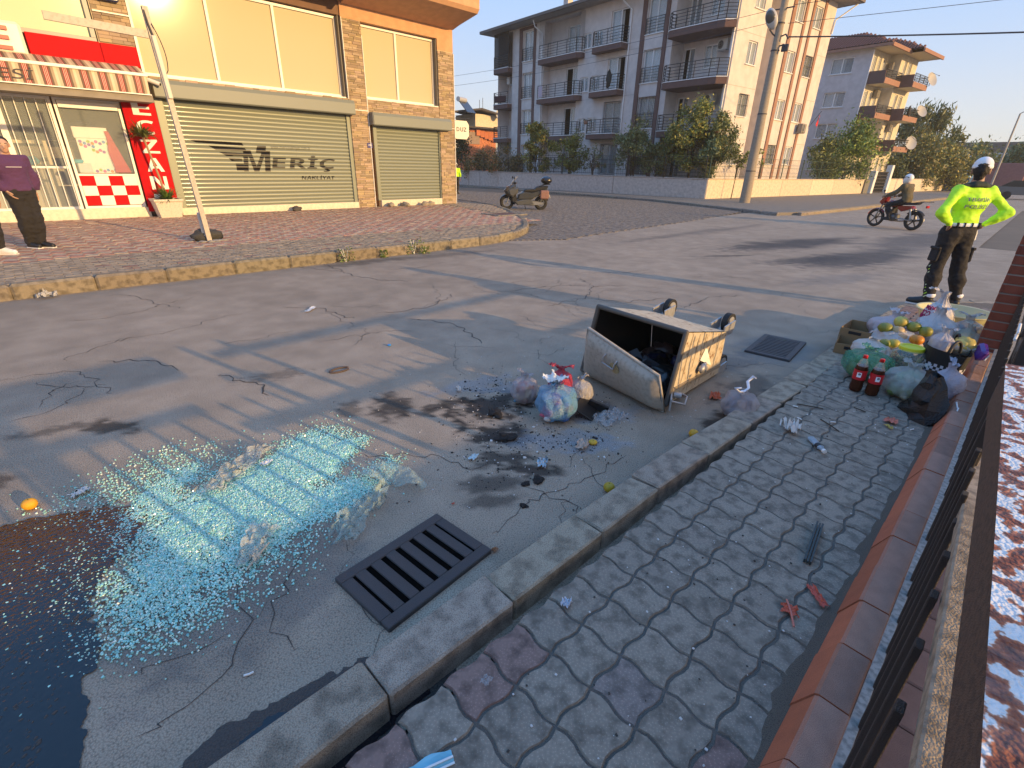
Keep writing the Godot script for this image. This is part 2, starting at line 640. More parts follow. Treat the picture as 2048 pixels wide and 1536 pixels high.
func build_ground() -> void:
	var g := Geo.new()
	g.col = Color(0.16, 0.13, 0.10)
	g.quad(V(-400, -0.02, 400), V(400, -0.02, 400), V(400, -0.02, -400), V(-400, -0.02, -400))
	struct("ground", g, mat(Color(0.15, 0.125, 0.095), 0.95, {tex = "cloud", size = 9.0}))
	var soot := Color(0.035, 0.033, 0.032)
	var ash := Color(0.44, 0.47, 0.50)
	stain(2.30, -2.55, 0.42, 0.24, 0.4, soot, 0.9, 0.9)
	stain(2.03, -2.20, 0.30, 0.16, 0.9, soot, 0.9, 0.9)
	stain(1.86, -1.92, 0.22, 0.11, 0.5, soot, 0.8, 0.8)
	stain(2.05, -2.78, 0.30, 0.10, 0.2, soot, 0.7, 0.9)
	stain(2.78, -1.95, 0.25, 0.16, 0.3, soot, 0.75, 0.8)
	stain(1.90, -1.72, 0.20, 0.08, 0.8, Color(0.07, 0.06, 0.05), 0.9, 0.7)
	stain(1.62, -1.78, 0.26, 0.10, 0.6, Color(0.11, 0.095, 0.08), 0.8, 0.5)
	stain(1.50, -1.66, 0.20, 0.07, 0.5, Color(0.11, 0.095, 0.08), 0.7, 0.5)
	stain(2.28, -1.86, 0.36, 0.16, 0.6, ash, 0.65, 0.8)
	stain(2.42, -1.64, 0.26, 0.10, 0.6, ash, 0.75, 0.6)
	stain(2.45, -2.95, 0.45, 0.13, 0.2, ash, 0.55, 0.8)
	stain(2.62, -2.72, 0.25, 0.10, 0.2, ash, 0.6, 0.8)
	stain(2.85, -1.82, 0.34, 0.16, 0.3, ash, 0.45, 0.9)
	stain(1.72, -3.05, 0.16, 0.26, 0.4, Color(0.06, 0.055, 0.05), 0.85, 0.6)
	stain(1.45, -3.2, 0.10, 0.18, 0.4, Color(0.08, 0.07, 0.06), 0.6, 0.7)
	stain(0.10, -4.05, 0.22, 0.10, 0.9, Color(0.08, 0.065, 0.05), 0.85, 0.6)
	stain(-0.15, -4.25, 0.3, 0.08, 0.2, Color(0.10, 0.085, 0.07), 0.6, 0.7)
	stain(-0.55, -3.7, 0.2, 0.10, 0.2, Color(0.06, 0.05, 0.045), 0.7, 0.7)
	stain(1.25, -4.25, 0.30, 0.12, 0.3, Color(0.13, 0.11, 0.09), 0.5, 0.8)
	stain(3.65, -1.20, 0.55, 0.14, 0.05, Color(0.055, 0.042, 0.032), 0.9, 0.6)
	stain(3.05, -1.13, 0.40, 0.12, 0.0, Color(0.10, 0.07, 0.055), 0.7, 0.6)
	stain(1.5, -1.15, 0.5, 0.10, 0.0, Color(0.13, 0.105, 0.09), 0.6, 0.6)
	stain(4.15, -1.35, 0.5, 0.18, 0.0, Color(0.13, 0.12, 0.11), 0.6, 0.6)
	stain(0.30, -2.0, 0.7, 0.5, 0.0, Color(0.20, 0.20, 0.20), 0.5, 0.4)
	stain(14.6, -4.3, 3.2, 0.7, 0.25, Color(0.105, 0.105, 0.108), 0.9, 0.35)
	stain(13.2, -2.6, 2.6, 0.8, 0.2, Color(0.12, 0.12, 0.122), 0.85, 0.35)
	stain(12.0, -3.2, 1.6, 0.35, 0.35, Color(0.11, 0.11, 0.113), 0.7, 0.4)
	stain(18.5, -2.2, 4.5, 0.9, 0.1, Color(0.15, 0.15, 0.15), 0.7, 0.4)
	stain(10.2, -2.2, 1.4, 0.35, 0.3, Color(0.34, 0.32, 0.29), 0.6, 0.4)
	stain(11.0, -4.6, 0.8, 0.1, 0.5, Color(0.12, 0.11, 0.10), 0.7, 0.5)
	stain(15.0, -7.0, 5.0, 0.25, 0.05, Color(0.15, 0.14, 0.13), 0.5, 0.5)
	stain(4.6, -8.55, 1.1, 0.22, 0.0, Color(0.12, 0.10, 0.08), 0.6, 0.6)
	stain(6.3, -8.3, 1.3, 0.25, 0.1, Color(0.19, 0.165, 0.14), 0.5, 0.6)
	stain(5.4, -1.55, 0.62, 0.42, 0.0, Color(0.36, 0.345, 0.32), 0.8, 0.35)
	stain(4.6, -1.75, 0.5, 0.25, 0.2, Color(0.30, 0.285, 0.265), 0.7, 0.4)
	g = Geo.new()
	ground_patch(g, -1.2, 5.0, -5.0, -0.95, 0.034)
	ground_patch(g, 5.0, 13.0, -5.0, -0.95, 0.085)
	ground_patch(g, -8.0, 13.0, -9.2, -5.0, 0.1)
	ground_patch(g, -30.0, -1.2, -5.0, -0.95, 0.6)
	ground_patch(g, -30.0, -8.0, -9.2, -5.0, 0.6)
	ground_patch(g, 13.0, 40.0, -9.2, -0.95, 0.3)
	ground_patch(g, 8.2, 18.0, -0.95, 12.0, 0.3)
	ground_patch(g, 40.0, 300.0, -9.2, 2.0, 3.0)
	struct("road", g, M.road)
	g = Geo.new()
	var cr: Array = [
		[[0.45, -2.25], [0.26, -1.96], [0.22, -1.75], [0.14, -1.59], [-0.05, -1.55], [-0.21, -1.50]],
		[[0.63, -2.04], [0.51, -1.92], [0.40, -1.80], [0.33, -1.62], [0.30, -1.45]], [[0.22, -1.78], [0.4, -1.79]], [[-0.05, -2.0], [0.14, -2.02], [0.25, -1.95]], [[-0.1, -1.78], [0.21, -1.73]],
		[[3.85, -8.9], [3.76, -7.69], [3.97, -7.03], [4.3, -6.6]], [[3.3, -8.9], [3.8, -8.0]], [[2.14, -6.41], [2.5, -6.0], [2.6, -5.3]],
		[[9.13, -8.92], [9.9, -8.3], [10.8, -8.0], [12.2, -8.3]], [[8.2, -8.7], [8.9, -8.0], [9.3, -7.6]],
		[[0.9, -4.6], [1.1, -4.1], [1.05, -3.8]], [[1.2, -2.6], [1.5, -2.25], [1.62, -2.0], [1.8, -1.8]], [[1.3, -1.45], [1.75, -1.5], [2.1, -1.4], [2.5, -1.45]],
		[[1.75, -1.75], [1.8, -1.4], [1.7, -1.1]], [[2.2, -1.6], [2.1, -1.3], [2.3, -1.1]], [[0.9, -1.12], [1.15, -1.2], [1.35, -1.05]],
		[[4.3, -1.9], [4.6, -1.6], [4.9, -1.45], [5.0, -1.05]], [[4.9, -2.3], [5.4, -2.2], [6.2, -2.4]], [[6.3, -1.5], [6.9, -1.2], [7.4, -1.3]],
		[[4.8, -4.3], [5.6, -4.2], [6.3, -4.6], [6.8, -4.3]], [[5.6, -4.2], [5.9, -3.7], [6.6, -3.4]], [[6.3, -4.6], [6.6, -5.2]], [[5.0, -5.2], [5.9, -5.0], [6.3, -4.6]], [[6.2, -3.0], [7.0, -3.1], [7.6, -2.8]],
		[[7.0, -5.4], [7.6, -4.9], [8.4, -4.8]], [[8.3, -4.0], [8.9, -3.4], [9.3, -2.6], [9.8, -2.3]], [[9.8, -4.9], [11.2, -4.4], [12.9, -3.9], [14.6, -3.5]], [[9.3, -3.7], [10.3, -2.9], [11.6, -2.1], [12.6, -1.7]],
		[[3.2, -3.7], [3.4, -4.4], [3.1, -5.0]], [[2.9, -5.4], [3.6, -5.2], [4.3, -5.6]], [[0.2, -5.6], [0.6, -5.3], [0.7, -4.9]], [[11.0, -5.6], [13.4, -5.3], [16.0, -4.9]], [[14.5, -6.6], [17.0, -6.1], [20.0, -5.6]],
	]
	for i in cr.size():
		var pts := []
		for p: Array in cr[i]:
			pts.append(Vector2(p[0], p[1]))
		crack(g, pts, 0.0034 if pts[0].y > -3 else 0.008, i)
	for i in 60:
		var p := Vector2(R.randf_range(-0.5, 9.0), R.randf_range(-8.0, -1.3))
		var a := R.randf() * TAU
		var pts := [p]
		for k in R.randi_range(2, 4):
			p += Vector2(cos(a), sin(a)) * R.randf_range(0.1, 0.25) * (1.0 - p.y * 0.15)
			a += R.randf_range(-0.9, 0.9)
			if p.y > -1.1 or p.y < -8.8: break
			pts.append(p)
		if pts.size() > 1:
			crack(g, pts, 0.0016 - p.y * 0.0005, 100 + i)
	struct("road_cracks", g, mat(Color(0.055, 0.050, 0.045), 0.95))
	var pud := [Vector2(-1.2, -3.1), Vector2(-0.45, -3.18), Vector2(-0.15, -3.06), Vector2(0.06, -2.93), Vector2(0.12, -2.78), Vector2(0.02, -2.62), Vector2(-0.13, -2.48), Vector2(-0.2, -2.3), Vector2(-0.22, -2.0), Vector2(-0.27, -1.7), Vector2(-0.34, -1.45), Vector2(-0.42, -1.1), Vector2(-1.2, -1.1)]
	struct("puddle", blob(pud, 0.05, 0.006, 3), M.wetroad)
	var damp := [Vector2(-0.5, -0.98), Vector2(0.70, -0.98), Vector2(0.80, -1.06), Vector2(0.72, -1.13), Vector2(0.55, -1.28), Vector2(0.40, -1.31), Vector2(0.28, -1.33), Vector2(0.14, -1.37), Vector2(0.0, -1.36), Vector2(-0.14, -1.30), Vector2(-0.5, -1.24)]
	struct("wet_asphalt", blob(damp, 0.05, 0.004, 8), mat(Color(0.075, 0.068, 0.06), 0.55, {tex = "aggr", hm = "aggrh", hs = 0.3, size = 0.55}))
	var gut := [Vector2(-0.5, -0.985), Vector2(0.62, -0.985), Vector2(0.60, -1.08), Vector2(0.44, -1.21), Vector2(0.30, -1.25), Vector2(0.14, -1.29), Vector2(-0.02, -1.27), Vector2(-0.16, -1.22), Vector2(-0.5, -1.16)]
	struct("gutter_water", blob(gut, 0.03, 0.008, 12), M.water)
	puddle_grains()
	build_side_street()
	build_grates()

func build_side_street() -> void:
	var base := structbase("side_street")
	var g := Geo.new()
	var outline := PackedVector2Array([Vector2(8.6, 9.1), Vector2(9.4, 8.75), Vector2(10.0, 8.35), Vector2(12.0, 8.55), Vector2(14.5, 8.65), Vector2(18, 8.9), Vector2(23.5, 9.5), Vector2(24.5, 10.6), Vector2(25.6, 13), Vector2(26.6, 17), Vector2(26.9, 26), Vector2(28, 60), Vector2(10, 60), Vector2(10.0, 10.2)])
	g.prism(outline, 0, 0, Transform3D(Basis(V(1, 0, 0), V(0, 0, -1), V(0, 1, 0)), V(0, 0.006, 0)))
	put("bedding", g, mat(Color(0.13, 0.115, 0.095), 0.95, {tex = "grain", size = 0.5}), base)
	var b := Geo.new()
	b.bev(Vector3.ZERO, V(0.195, 0.03, 0.095), 0.006)
	var bm := b.mesh(mat(Color(0.24, 0.215, 0.185), 0.85, {tex = "grain", hm = "grainh", hs = 0.3, size = 0.4, det = "grime", detsize = 2.5, vc = true}))
	var spots := []
	var ang := 0.30
	for j in 330:
		for i in 120:
			var q := Vector2((i + 0.5 * (j % 2)) * 0.205, j * 0.105).rotated(ang)
			var x := 5.0 + q.x
			var z := -8.3 - q.y + 6.0
			if z < -38 or x > 27.5 or x < 8.8:
				continue
			if Geometry2D.is_point_in_polygon(Vector2(x, -z), outline):
				spots.append([x * x + z * z, V(x, 0.004, z)])
	spots.sort_custom(func(p, q): return p[0] < q[0])
	var bs := Basis(Vector3.UP, ang)
	var far_ := []
	for i in spots.size():
		var t := Transform3D(bs * Basis.from_euler(V(R.randf_range(-0.012, 0.012), R.randf_range(-0.02, 0.02), R.randf_range(-0.012, 0.012))), spots[i][1] + V(0, R.randf_range(-0.003, 0.003), 0))
		if i < 300:
			var o := put("paver", bm, null, base)
			o.transform = t
		else:
			far_.append(t)
	many("pavers", bm, far_, base, 0.14)

func many(called: String, m: Mesh, at: Array, parent: Node, vary := 0.0, cols := []) -> MultiMeshInstance3D:
	var mm := MultiMesh.new()
	mm.transform_format = MultiMesh.TRANSFORM_3D
	mm.use_colors = true
	mm.mesh = m
	mm.instance_count = at.size()
	for i in at.size():
		mm.set_instance_transform(i, at[i])
		var k := 1.0 + R.randf_range(-vary, vary)
		mm.set_instance_color(i, cols[i] if cols.size() else Color(k, k, k))
	var o := MultiMeshInstance3D.new()
	o.multimesh = mm
	o.name = numbered(called, parent)
	parent.add_child(o, true)
	o.set_meta("kind", "stuff")
	return o

func grate(called: String, label: String, c: Vector3, w: float, d: float, nbars: int, bw: float, turn: float, along: bool) -> void:
	var t := thing(called, label, "drain grate", c, turn)
	var iron := mat(Color(0.085, 0.085, 0.09), 0.55, {tex = "grain", hm = "grainh", hs = 0.25, size = 0.25, metal = 0.35})
	var f := Geo.new()
	var fr := 0.055
	f.bev(V(0, -0.012, -d / 2 + fr / 2), V(w, 0.05, fr), 0.004)
	f.bev(V(0, -0.012, d / 2 - fr / 2), V(w, 0.05, fr), 0.004)
	f.bev(V(-w / 2 + fr / 2, -0.0125, 0), V(fr, 0.05, d - 2 * fr), 0.004)
	f.bev(V(w / 2 - fr / 2, -0.0125, 0), V(fr, 0.05, d - 2 * fr), 0.004)
	put("frame", f, iron, t)
	f = Geo.new()
	f.box(V(0, 0.0025, 0), V(w - 0.05, 0.003, d - 0.05))
	put("pit", f, mat(Color(0.004, 0.004, 0.004), 1.0, {spec = 0.0}), t)
	var iw := w - 2 * fr
	var id := d - 2 * fr
	for i in nbars:
		var b := Geo.new()
		var u := (i + 0.5) / nbars - 0.5
		if along:
			b.bev(V(u * iw, 0.002, 0), V(bw, 0.022, id), 0.003)
		else:
			b.bev(V(0, 0.002, u * id), V(iw, 0.022, bw), 0.003)
		put("bar", b, iron, t)
	f = Geo.new()
	for i in 40:
		f.col = Color(0.10, 0.075, 0.05) * R.randf_range(0.5, 1.6) if i % 4 else Color(0.10, 0.13, 0.05)
		var sx := -0.43 if i % 2 else 0.43
		f.bev(V(sx * iw + R.randf_range(-0.012, 0.012), 0.008, R.randf_range(-0.4, 0.45) * id), V(0.006, 0.004, R.randf_range(0.015, 0.04)), 0.001, Basis(Vector3.UP, R.randf_range(-1, 1)))
	var db := put("debris", f, M.vcmatte, t)
	db.set_meta("kind", "stuff")

func build_grates() -> void:
	grate("drain_grate", "near iron street drain grate with six broad bars beside the gutter puddle", V(0.915, 0.012, -1.535), 0.60, 0.40, 6, 0.052, 0.09, true)
	grate("drain_grate", "far iron street drain grate with thin slots beyond the overturned skip", V(5.47, 0.012, -1.56), 0.74, 0.43, 12, 0.03, 0.1, true)

# grains of asphalt standing out of the shallow puddle
func puddle_grains() -> void:
	var g := Geo.new()
	g.ell(Vector3.ZERO, V(0.5, 0.16, 0.34), Basis.IDENTITY, 8, 4)
	var at := []
	for i in 2600:
		var p := Vector2(R.randf_range(-0.95, 0.12), R.randf_range(-3.12, -1.15))
		if p.x > 0.1 - maxf(0.0, absf(p.y + 2.75) - 0.15) * 0.5: continue
		var s := R.randf_range(0.006, 0.022) * (0.7 + 0.5 * NZ.get_noise_2d(p.x * 4.0, p.y * 4.0))
		at.append(Transform3D(Basis(Vector3.UP, R.randf_range(-0.5, 0.5) + 0.6).scaled(V(s, s, s)), V(p.x, 0.006, p.y)))
	var t := structbase("asphalt_grains")
	many("grains", g.mesh(mat(Color(0.05, 0.042, 0.035), 0.6)), at, t)

# ---------------------------------------------------------------- the near side: kerb, pavement, low brick wall, fence
func wavy_tile(s: float, amp: float, bevel: float, h: float) -> Geo:
	var out := PackedVector2Array()
	for side in 4:
		for k in 5:
			var t := k / 5.0
			var d := amp * sin(TAU * t) * (-1.0 if side == 3 else 1.0)
			var p := Vector2(t * s - s / 2, -s / 2 + d)
			out.append(p.rotated(side * PI / 2) if side % 2 == 0 else Vector2(s / 2 - d, t * s - s / 2) if side == 1 else Vector2(-s / 2 - d, s / 2 - t * s))
	var g := Geo.new()
	var inner := PackedVector2Array()
	var rim := PackedVector2Array()
	for p in out:
		inner.append(p * (1.0 - 2.0 * (bevel + 0.003) / s))
		rim.append(p * (1.0 - 2.0 * 0.0025 / s))
	var m := out.size()
	for i in m:
		var j := (i + 1) % m
		var a := V(inner[i].x, 0, -inner[i].y)
		var b := V(inner[j].x, 0, -inner[j].y)
		g.tri(Vector3.ZERO, a, b)
		g.quad(V(rim[i].x, -h, -rim[i].y), V(rim[j].x, -h, -rim[j].y), b, a)
	for i in g.n.size():
		if g.n[i].y > 0.99: g.n[i] = Vector3.UP
	return g

func tinted(g: Geo, col: Color) -> Geo:
	var o := Geo.new()
	o.v = g.v
	o.n = g.n
	o.c = PackedColorArray()
	o.c.resize(g.v.size())
	o.c.fill(col)
	return o

func kerb_run(base: Node3D, pts: Array, w: float, h: float, len: float, tone: Color, y0 := 0.0, drop := 0.02) -> void:
	var total := 0.0
	for i in pts.size() - 1:
		total += pts[i].distance_to(pts[i + 1])
	var s := 0.0
	while s < total - 0.05:
		var l := minf(len * R.randf_range(0.9, 1.1), total - s)
		var a := along(pts, s)
		var b := along(pts, s + l)
		var t := (b - a).normalized()
		var side := V(t.z, 0, -t.x)
		var k := tone * R.randf_range(0.88, 1.1)
		var g := Geo.new()
		g.col = Color(k.r, k.g * R.randf_range(0.97, 1.01), k.b * R.randf_range(0.94, 1.02))
		var bs := Basis(t, Vector3.UP, -side)
		bs = bs * Basis.from_euler(V(0, R.randf_range(-0.008, 0.008), R.randf_range(-0.006, 0.006)))
		g.bev((a + b) / 2 + side * w / 2 + V(0, y0 + h / 2 - 0.03 + R.randf_range(-0.006, 0.004), 0), V(l - R.randf_range(0.004, 0.012), h + 0.06, w), drop, bs, 0.006, R)
		put("kerb_stone", g, M.kerb, base)
		s += l

func along(pts: Array, s: float) -> Vector3:
	for i in pts.size() - 1:
		var d: float = pts[i].distance_to(pts[i + 1])
		if s <= d or i == pts.size() - 2:
			return pts[i].lerp(pts[i + 1], s / d)
		s -= d
	return pts[-1]

func build_near_side() -> void:
	var kb := structbase("near_kerb")
	kerb_run(kb, [V(-0.6, 0, -1.01), V(2.2, 0, -1.01), V(4.4, 0, -0.93), V(7.3, 0, -0.86), V(8.5, 0, -0.78), V(9.2, 0, -0.45), V(9.55, 0, 0.2), V(9.6, 0, 3.0)], 0.185, 0.118, 0.56, Color(0.60, 0.51, 0.40), 0.0, 0.009)
	var g := Geo.new()
	g.quad(V(-0.6, 0.1135, -0.06), V(9.5, 0.1135, -0.06), V(8.9, 0.1135, -0.66), V(-0.6, 0.1135, -0.9))
	g.quad(V(6.3, 0.1085, 3.0), V(9.55, 0.1085, 3.0), V(9.5, 0.1085, -0.06), V(6.3, 0.1085, -0.06))
	var pv := structbase("near_pavement")
	put("joint_sand", g, mat(Color(0.20, 0.18, 0.155), 0.95, {tex = "grain", hm = "grainh", hs = 0.5, size = 0.25}), pv)
	var tile := wavy_tile(0.177, 0.0105, 0.0045, 0.012)
	var tiles := []
	for k in 8:
		var c := Color(0.50, 0.42, 0.33) * (0.90 + 0.03 * k)
		if k == 7:
			c = Color(0.46, 0.30, 0.25)
		elif k == 6:
			c = Color(0.44, 0.36, 0.31)
		tiles.append(tinted(tile, c).mesh(M.paver))
	for i in range(-9, 45):
		for j in 5:
			var x := 1.148 + 0.177 * (i + 0.5)
			var z := -0.8435 + 0.177 * j + 0.003
			if z > -0.085 or (x > 5.0 and x < 8.95 and false):
				continue
			if x > 9.0:
				continue
			var k := R.randi_range(0, 5)
			if x < 1.1 and R.randf() < 0.35: k = R.randi_range(6, 7)
			if x > 5.7: k = 7 if R.randf() < 0.8 else 6
			var o := put("paver", tiles[k], null, pv)
			o.transform = Transform3D(Basis.from_euler(V(R.randf_range(-0.014, 0.014), 0, R.randf_range(-0.014, 0.014))), V(x, 0.1195 + R.randf_range(-0.0025, 0.0025), z))
	var rows := []
	for i in 140:
		var x := -0.6 + i * 0.05
		var line: Array[Vector3] = []
		for j in 7:
			var t := j / 6.0
			var wd := 0.10 + 0.06 * NZ.get_noise_1d(x * 1.7)
			line.append(V(x, 0.113 + 0.022 * t * t + 0.004 * NZ.get_noise_2d(x * 9, j * 1.3), -0.07 - wd * (1.0 - t)))
		rows.append(line)
	g = Geo.new()
	g.grid(rows)
	g.facing(Vector3.UP)
	put("dirt", g, mat(Color(0.20, 0.165, 0.125), 0.95, {tex = "aggr", hm = "aggrh", hs = 0.4, size = 0.3}), pv).set_meta("kind", "stuff")
	build_low_wall()
	build_fence()
	build_yard()

func build_low_wall() -> void:
	var t := thing("brick_wall", "low red brick wall with sloping coping bricks beside the near pavement", "wall")
	var x := -0.44
	var g := Geo.new()
	g.prism(PackedVector2Array([Vector2(-0.081, 0.0), Vector2(0.06, 0.0), Vector2(0.052, 0.236), Vector2(-0.028, 0.24), Vector2(-0.08, 0.13)]), -0.5, 6.15, Transform3D(Basis(V(0, 0, 1), V(0, 1, 0), V(-1, 0, 0)), V(5.65, 0, 0)))
	put("mortar", g, M.mortar, t)
	while x < 6.1:
		var l := 0.262
		var b := Geo.new()
		var top := Color(0.46, 0.27, 0.20) * R.randf_range(0.75, 1.1)
		var face := Color(0.60, 0.19, 0.09) * R.randf_range(0.8, 1.08)
		var prof := [Vector2(-0.090, 0.095), Vector2(-0.086, 0.140), Vector2(-0.041, 0.240), Vector2(-0.030, 0.248), Vector2(0.052, 0.244), Vector2(0.057, 0.236)]
		var gap := R.randf_range(0.003, 0.009)
		var x1 := minf(x + l - gap, 6.145)
		for k in prof.size() - 1:
			var a: Vector2 = prof[k]
			var d: Vector2 = prof[k + 1]
			b.col = face if k < 2 else face.lerp(top, 0.6) if k == 2 else top
			b.quad(V(x, a.y, a.x), V(x1, a.y, a.x), V(x1, d.y, d.x), V(x, d.y, d.x))
		b.col = face
		for k in prof.size() - 1:
			b.tri(V(x, 0.1, 0.05), V(x, prof[k].y, prof[k].x), V(x, prof[k + 1].y, prof[k + 1].x))
			b.tri(V(x1, 0.1, 0.05), V(x1, prof[k + 1].y, prof[k + 1].x), V(x1, prof[k].y, prof[k].x))
		put("brick", b, M.brick, t, V(0, R.randf_range(-0.003, 0.003), R.randf_range(-0.003, 0.003)))
		x += l
	brick_pillar("brick_pillar", "square red brick pillar with pale joints behind the heap of groceries", V(6.37, 0.1, 0.115), 0.42, 0.385, 14, 0.0835)

func brick_pillar(called: String, label: String, at: Vector3, w: float, d: float, courses: int, ch: float) -> void:
	var t := thing(called, label, "pillar", at)
	var g := Geo.new()
	g.box(V(0, courses * ch / 2, 0), V(w - 0.016, courses * ch, d - 0.016))
	put("mortar", g, M.mortar, t)
	var bh := ch - 0.013
	for j in courses:
		var y := (j + 0.5) * ch
		for side in 4:
			var sl := w if side % 2 == 0 else d
			var off := d / 2 if side % 2 == 0 else w / 2
			var cuts: Array = [[-0.5, 0.5]] if (j + side) % 2 == 0 else [[-0.5, 0.04], [0.04, 0.5]]
			for c: Array in cuts:
				var b := Geo.new()
				b.col = Color(0.33, 0.085, 0.045) * R.randf_range(0.78, 1.12)
				var u0: float = c[0] * sl + (0.006 if c[0] > -0.5 else 0.0)
				var u1: float = c[1] * sl - (0.006 if c[1] < 0.5 else 0.0)
				var bs := Basis(Vector3.UP, side * PI / 2)
				if c[0] == -0.5: u0 += 0.0235
				if c[1] == 0.5: u1 -= 0.0005
				b.bev(bs * V((u0 + u1) / 2, y, off - 0.012 + R.randf_range(-0.0015, 0.0015)), V(u1 - u0, bh, 0.024), 0.003, bs)
				put("brick", b, M.brick, t)

func build_fence() -> void:
	var t := thing("iron_fence", "rusty iron fence of flat bars with white painted top rail", "fence")
	var rusty := mat(Color(0.9, 0.9, 0.9), 0.55, {tex = "rust", hm = "grainh", hs = 0.3, size = 0.5})
	var brown := mat(Color(0.045, 0.030, 0.022), 0.5, {tex = "grain", hm = "grainh", hs = 0.3, size = 0.2})
	var beige := mat(Color(0.46, 0.36, 0.25), 0.55, {tex = "streak", hm = "grainh", hs = 0.2, size = 0.35, det = "grime", detsize = 0.5})
	var grey := mat(Color(0.30, 0.285, 0.26), 0.6, {tex = "grime", size = 0.3})
	var g := Geo.new()
	g.bev(V(2.85, 0.277, 0.068), V(6.5, 0.02, 0.026), 0.002)
	put("bottom_rail", g, grey, t)
	for i in 11:
		g = Geo.new()
		g.bev(V(0.326 + i * 0.17, 0.60, 0.083), V(0.030, 0.64, 0.014), 0.002)
		put("bar", g, brown, t)
	for i in 26:
		g = Geo.new()
		g.bev(V(2.75 + i * 0.17, 0.60, 0.083), V(0.016, 0.64, 0.014), 0.002)
		put("bar", g, brown, t)
	for x: float in [2.14, 2.47]:
		g = Geo.new()
		g.bev(V(x, 0.78, 0.085), V(0.055, 0.99, 0.03), 0.003)
		put("post", g, brown, t)
	g = Geo.new()
	g.bev(V(0.56, 0.925, 0.1435), V(2.02, 0.05, 0.048), 0.004, Basis(Vector3.UP, 0.039))
	put("middle_rail", g, beige, t)
	g = Geo.new()
	g.bev(V(3.85, 0.80, 0.115), V(4.5, 0.05, 0.06), 0.004)
	put("middle_rail", g, beige, t)
	var rows := []
	for i in 60:
		var x := -0.45 + i * 0.039
		var line: Array[Vector3] = []
		for j in 12:
			var z := 0.128 - 0.0425 * x + j * 0.022
			line.append(V(x, 1.252 + 0.0016 * NZ.get_noise_2d(x * 18, z * 18) + 0.004 * sin(j * 0.29), z))
		rows.append(line)
	g = Geo.new()
	g.grid(rows)
	g.facing(Vector3.UP)
	var top := put("top_rail", g, rusty, t)
	top.set_meta("label", "wide white painted top rail flaking with rust")
	g = Geo.new()
	g.bev(V(0.70, 1.186, 0.128 - 0.0425 * 0.70 + 0.121), V(2.3, 0.126, 0.236), 0.006, Basis(Vector3.UP, 0.0425))
	put("top_rail_channel", g, mat(Color(0.16, 0.085, 0.045), 0.6, {tex = "grime", hm = "grainh", hs = 0.4, size = 0.2}), t)
	g = Geo.new()
	g.bev(V(4.2, 1.18, 0.10), V(3.95, 0.05, 0.06), 0.004)
	put("top_rail", g, brown, t)
	g = Geo.new()
	var pts := []
	for i in 40:
		var a := i * 0.33
		pts.append(V(1.98 + i * 0.007, 1.02 + 0.02 * sin(a), 0.105 + 0.02 * cos(a)))
	g.tube(pts, 0.018, 8)
	put("scroll", g, brown, t)
	g = Geo.new()
	g.tube([V(2.40, 1.20, 0.06), V(2.45, 1.212, 0.062), V(2.50, 1.205, 0.063), V(2.56, 1.225, 0.06)], 0.005, 5)
	g.tube([V(2.41, 1.225, 0.06), V(2.47, 1.205, 0.064), V(2.53, 1.19, 0.06)], 0.004, 5)
	one("string", g, M.white, "white string knotted round the far iron fence post", "string")

func build_yard() -> void:
	var yd := structbase("yard")
	var g := Geo.new()
	g.quad(V(-12, 0.09, 30), V(6.6, 0.09, 30), V(6.6, 0.09, 0.07), V(-12, 0.09, 0.07))
	put("bedding", g, M.soil, yd)
	var tile := Geo.new()
	tile.bev(Vector3.ZERO, V(0.194, 0.03, 0.194), 0.006)
	var kinds := []
	for k in 4:
		kinds.append(tinted(tile, Color(0.40, 0.20, 0.14) * (0.8 + 0.12 * k)).mesh(M.brick))
	for i in 17:
		for j in 7:
			put("floor_tile", kinds[R.randi_range(0, 3)], null, yd, V(-0.3 + i * 0.2, 0.098 + R.randf_range(-0.002, 0.002), 0.19 + j * 0.2))
	g = Geo.new()
	g.col = Color(0.62, 0.58, 0.50)
	g.bev(V(-3.5, 0.60, 3.1), V(18.6, 1.2, 0.2), 0.02)
	one("yard_wall", g, M.plaster, "long cream rendered wall across the yard behind the fence", "wall")
	g = Geo.new()
	g.col = Color(0.60, 0.55, 0.47)
	g.bev(V(13.5, 0.45, 3.6), V(0.2, 0.9, 3.0), 0.02)
	one("garden_post", post_geo(), M.bark, "tall timber post standing in the yard", "post", "", V(1.6, 0, 4.4))
	shade_trees()

func post_geo() -> Geo:
	var g := Geo.new()
	g.tube([V(0, 0, 0), V(0, 3.6, 0)], 0.09, 8)
	return g

func shade_trees() -> void:
	pass

# ---------------------------------------------------------------- pavement in front of the shop
const LY := 0.17

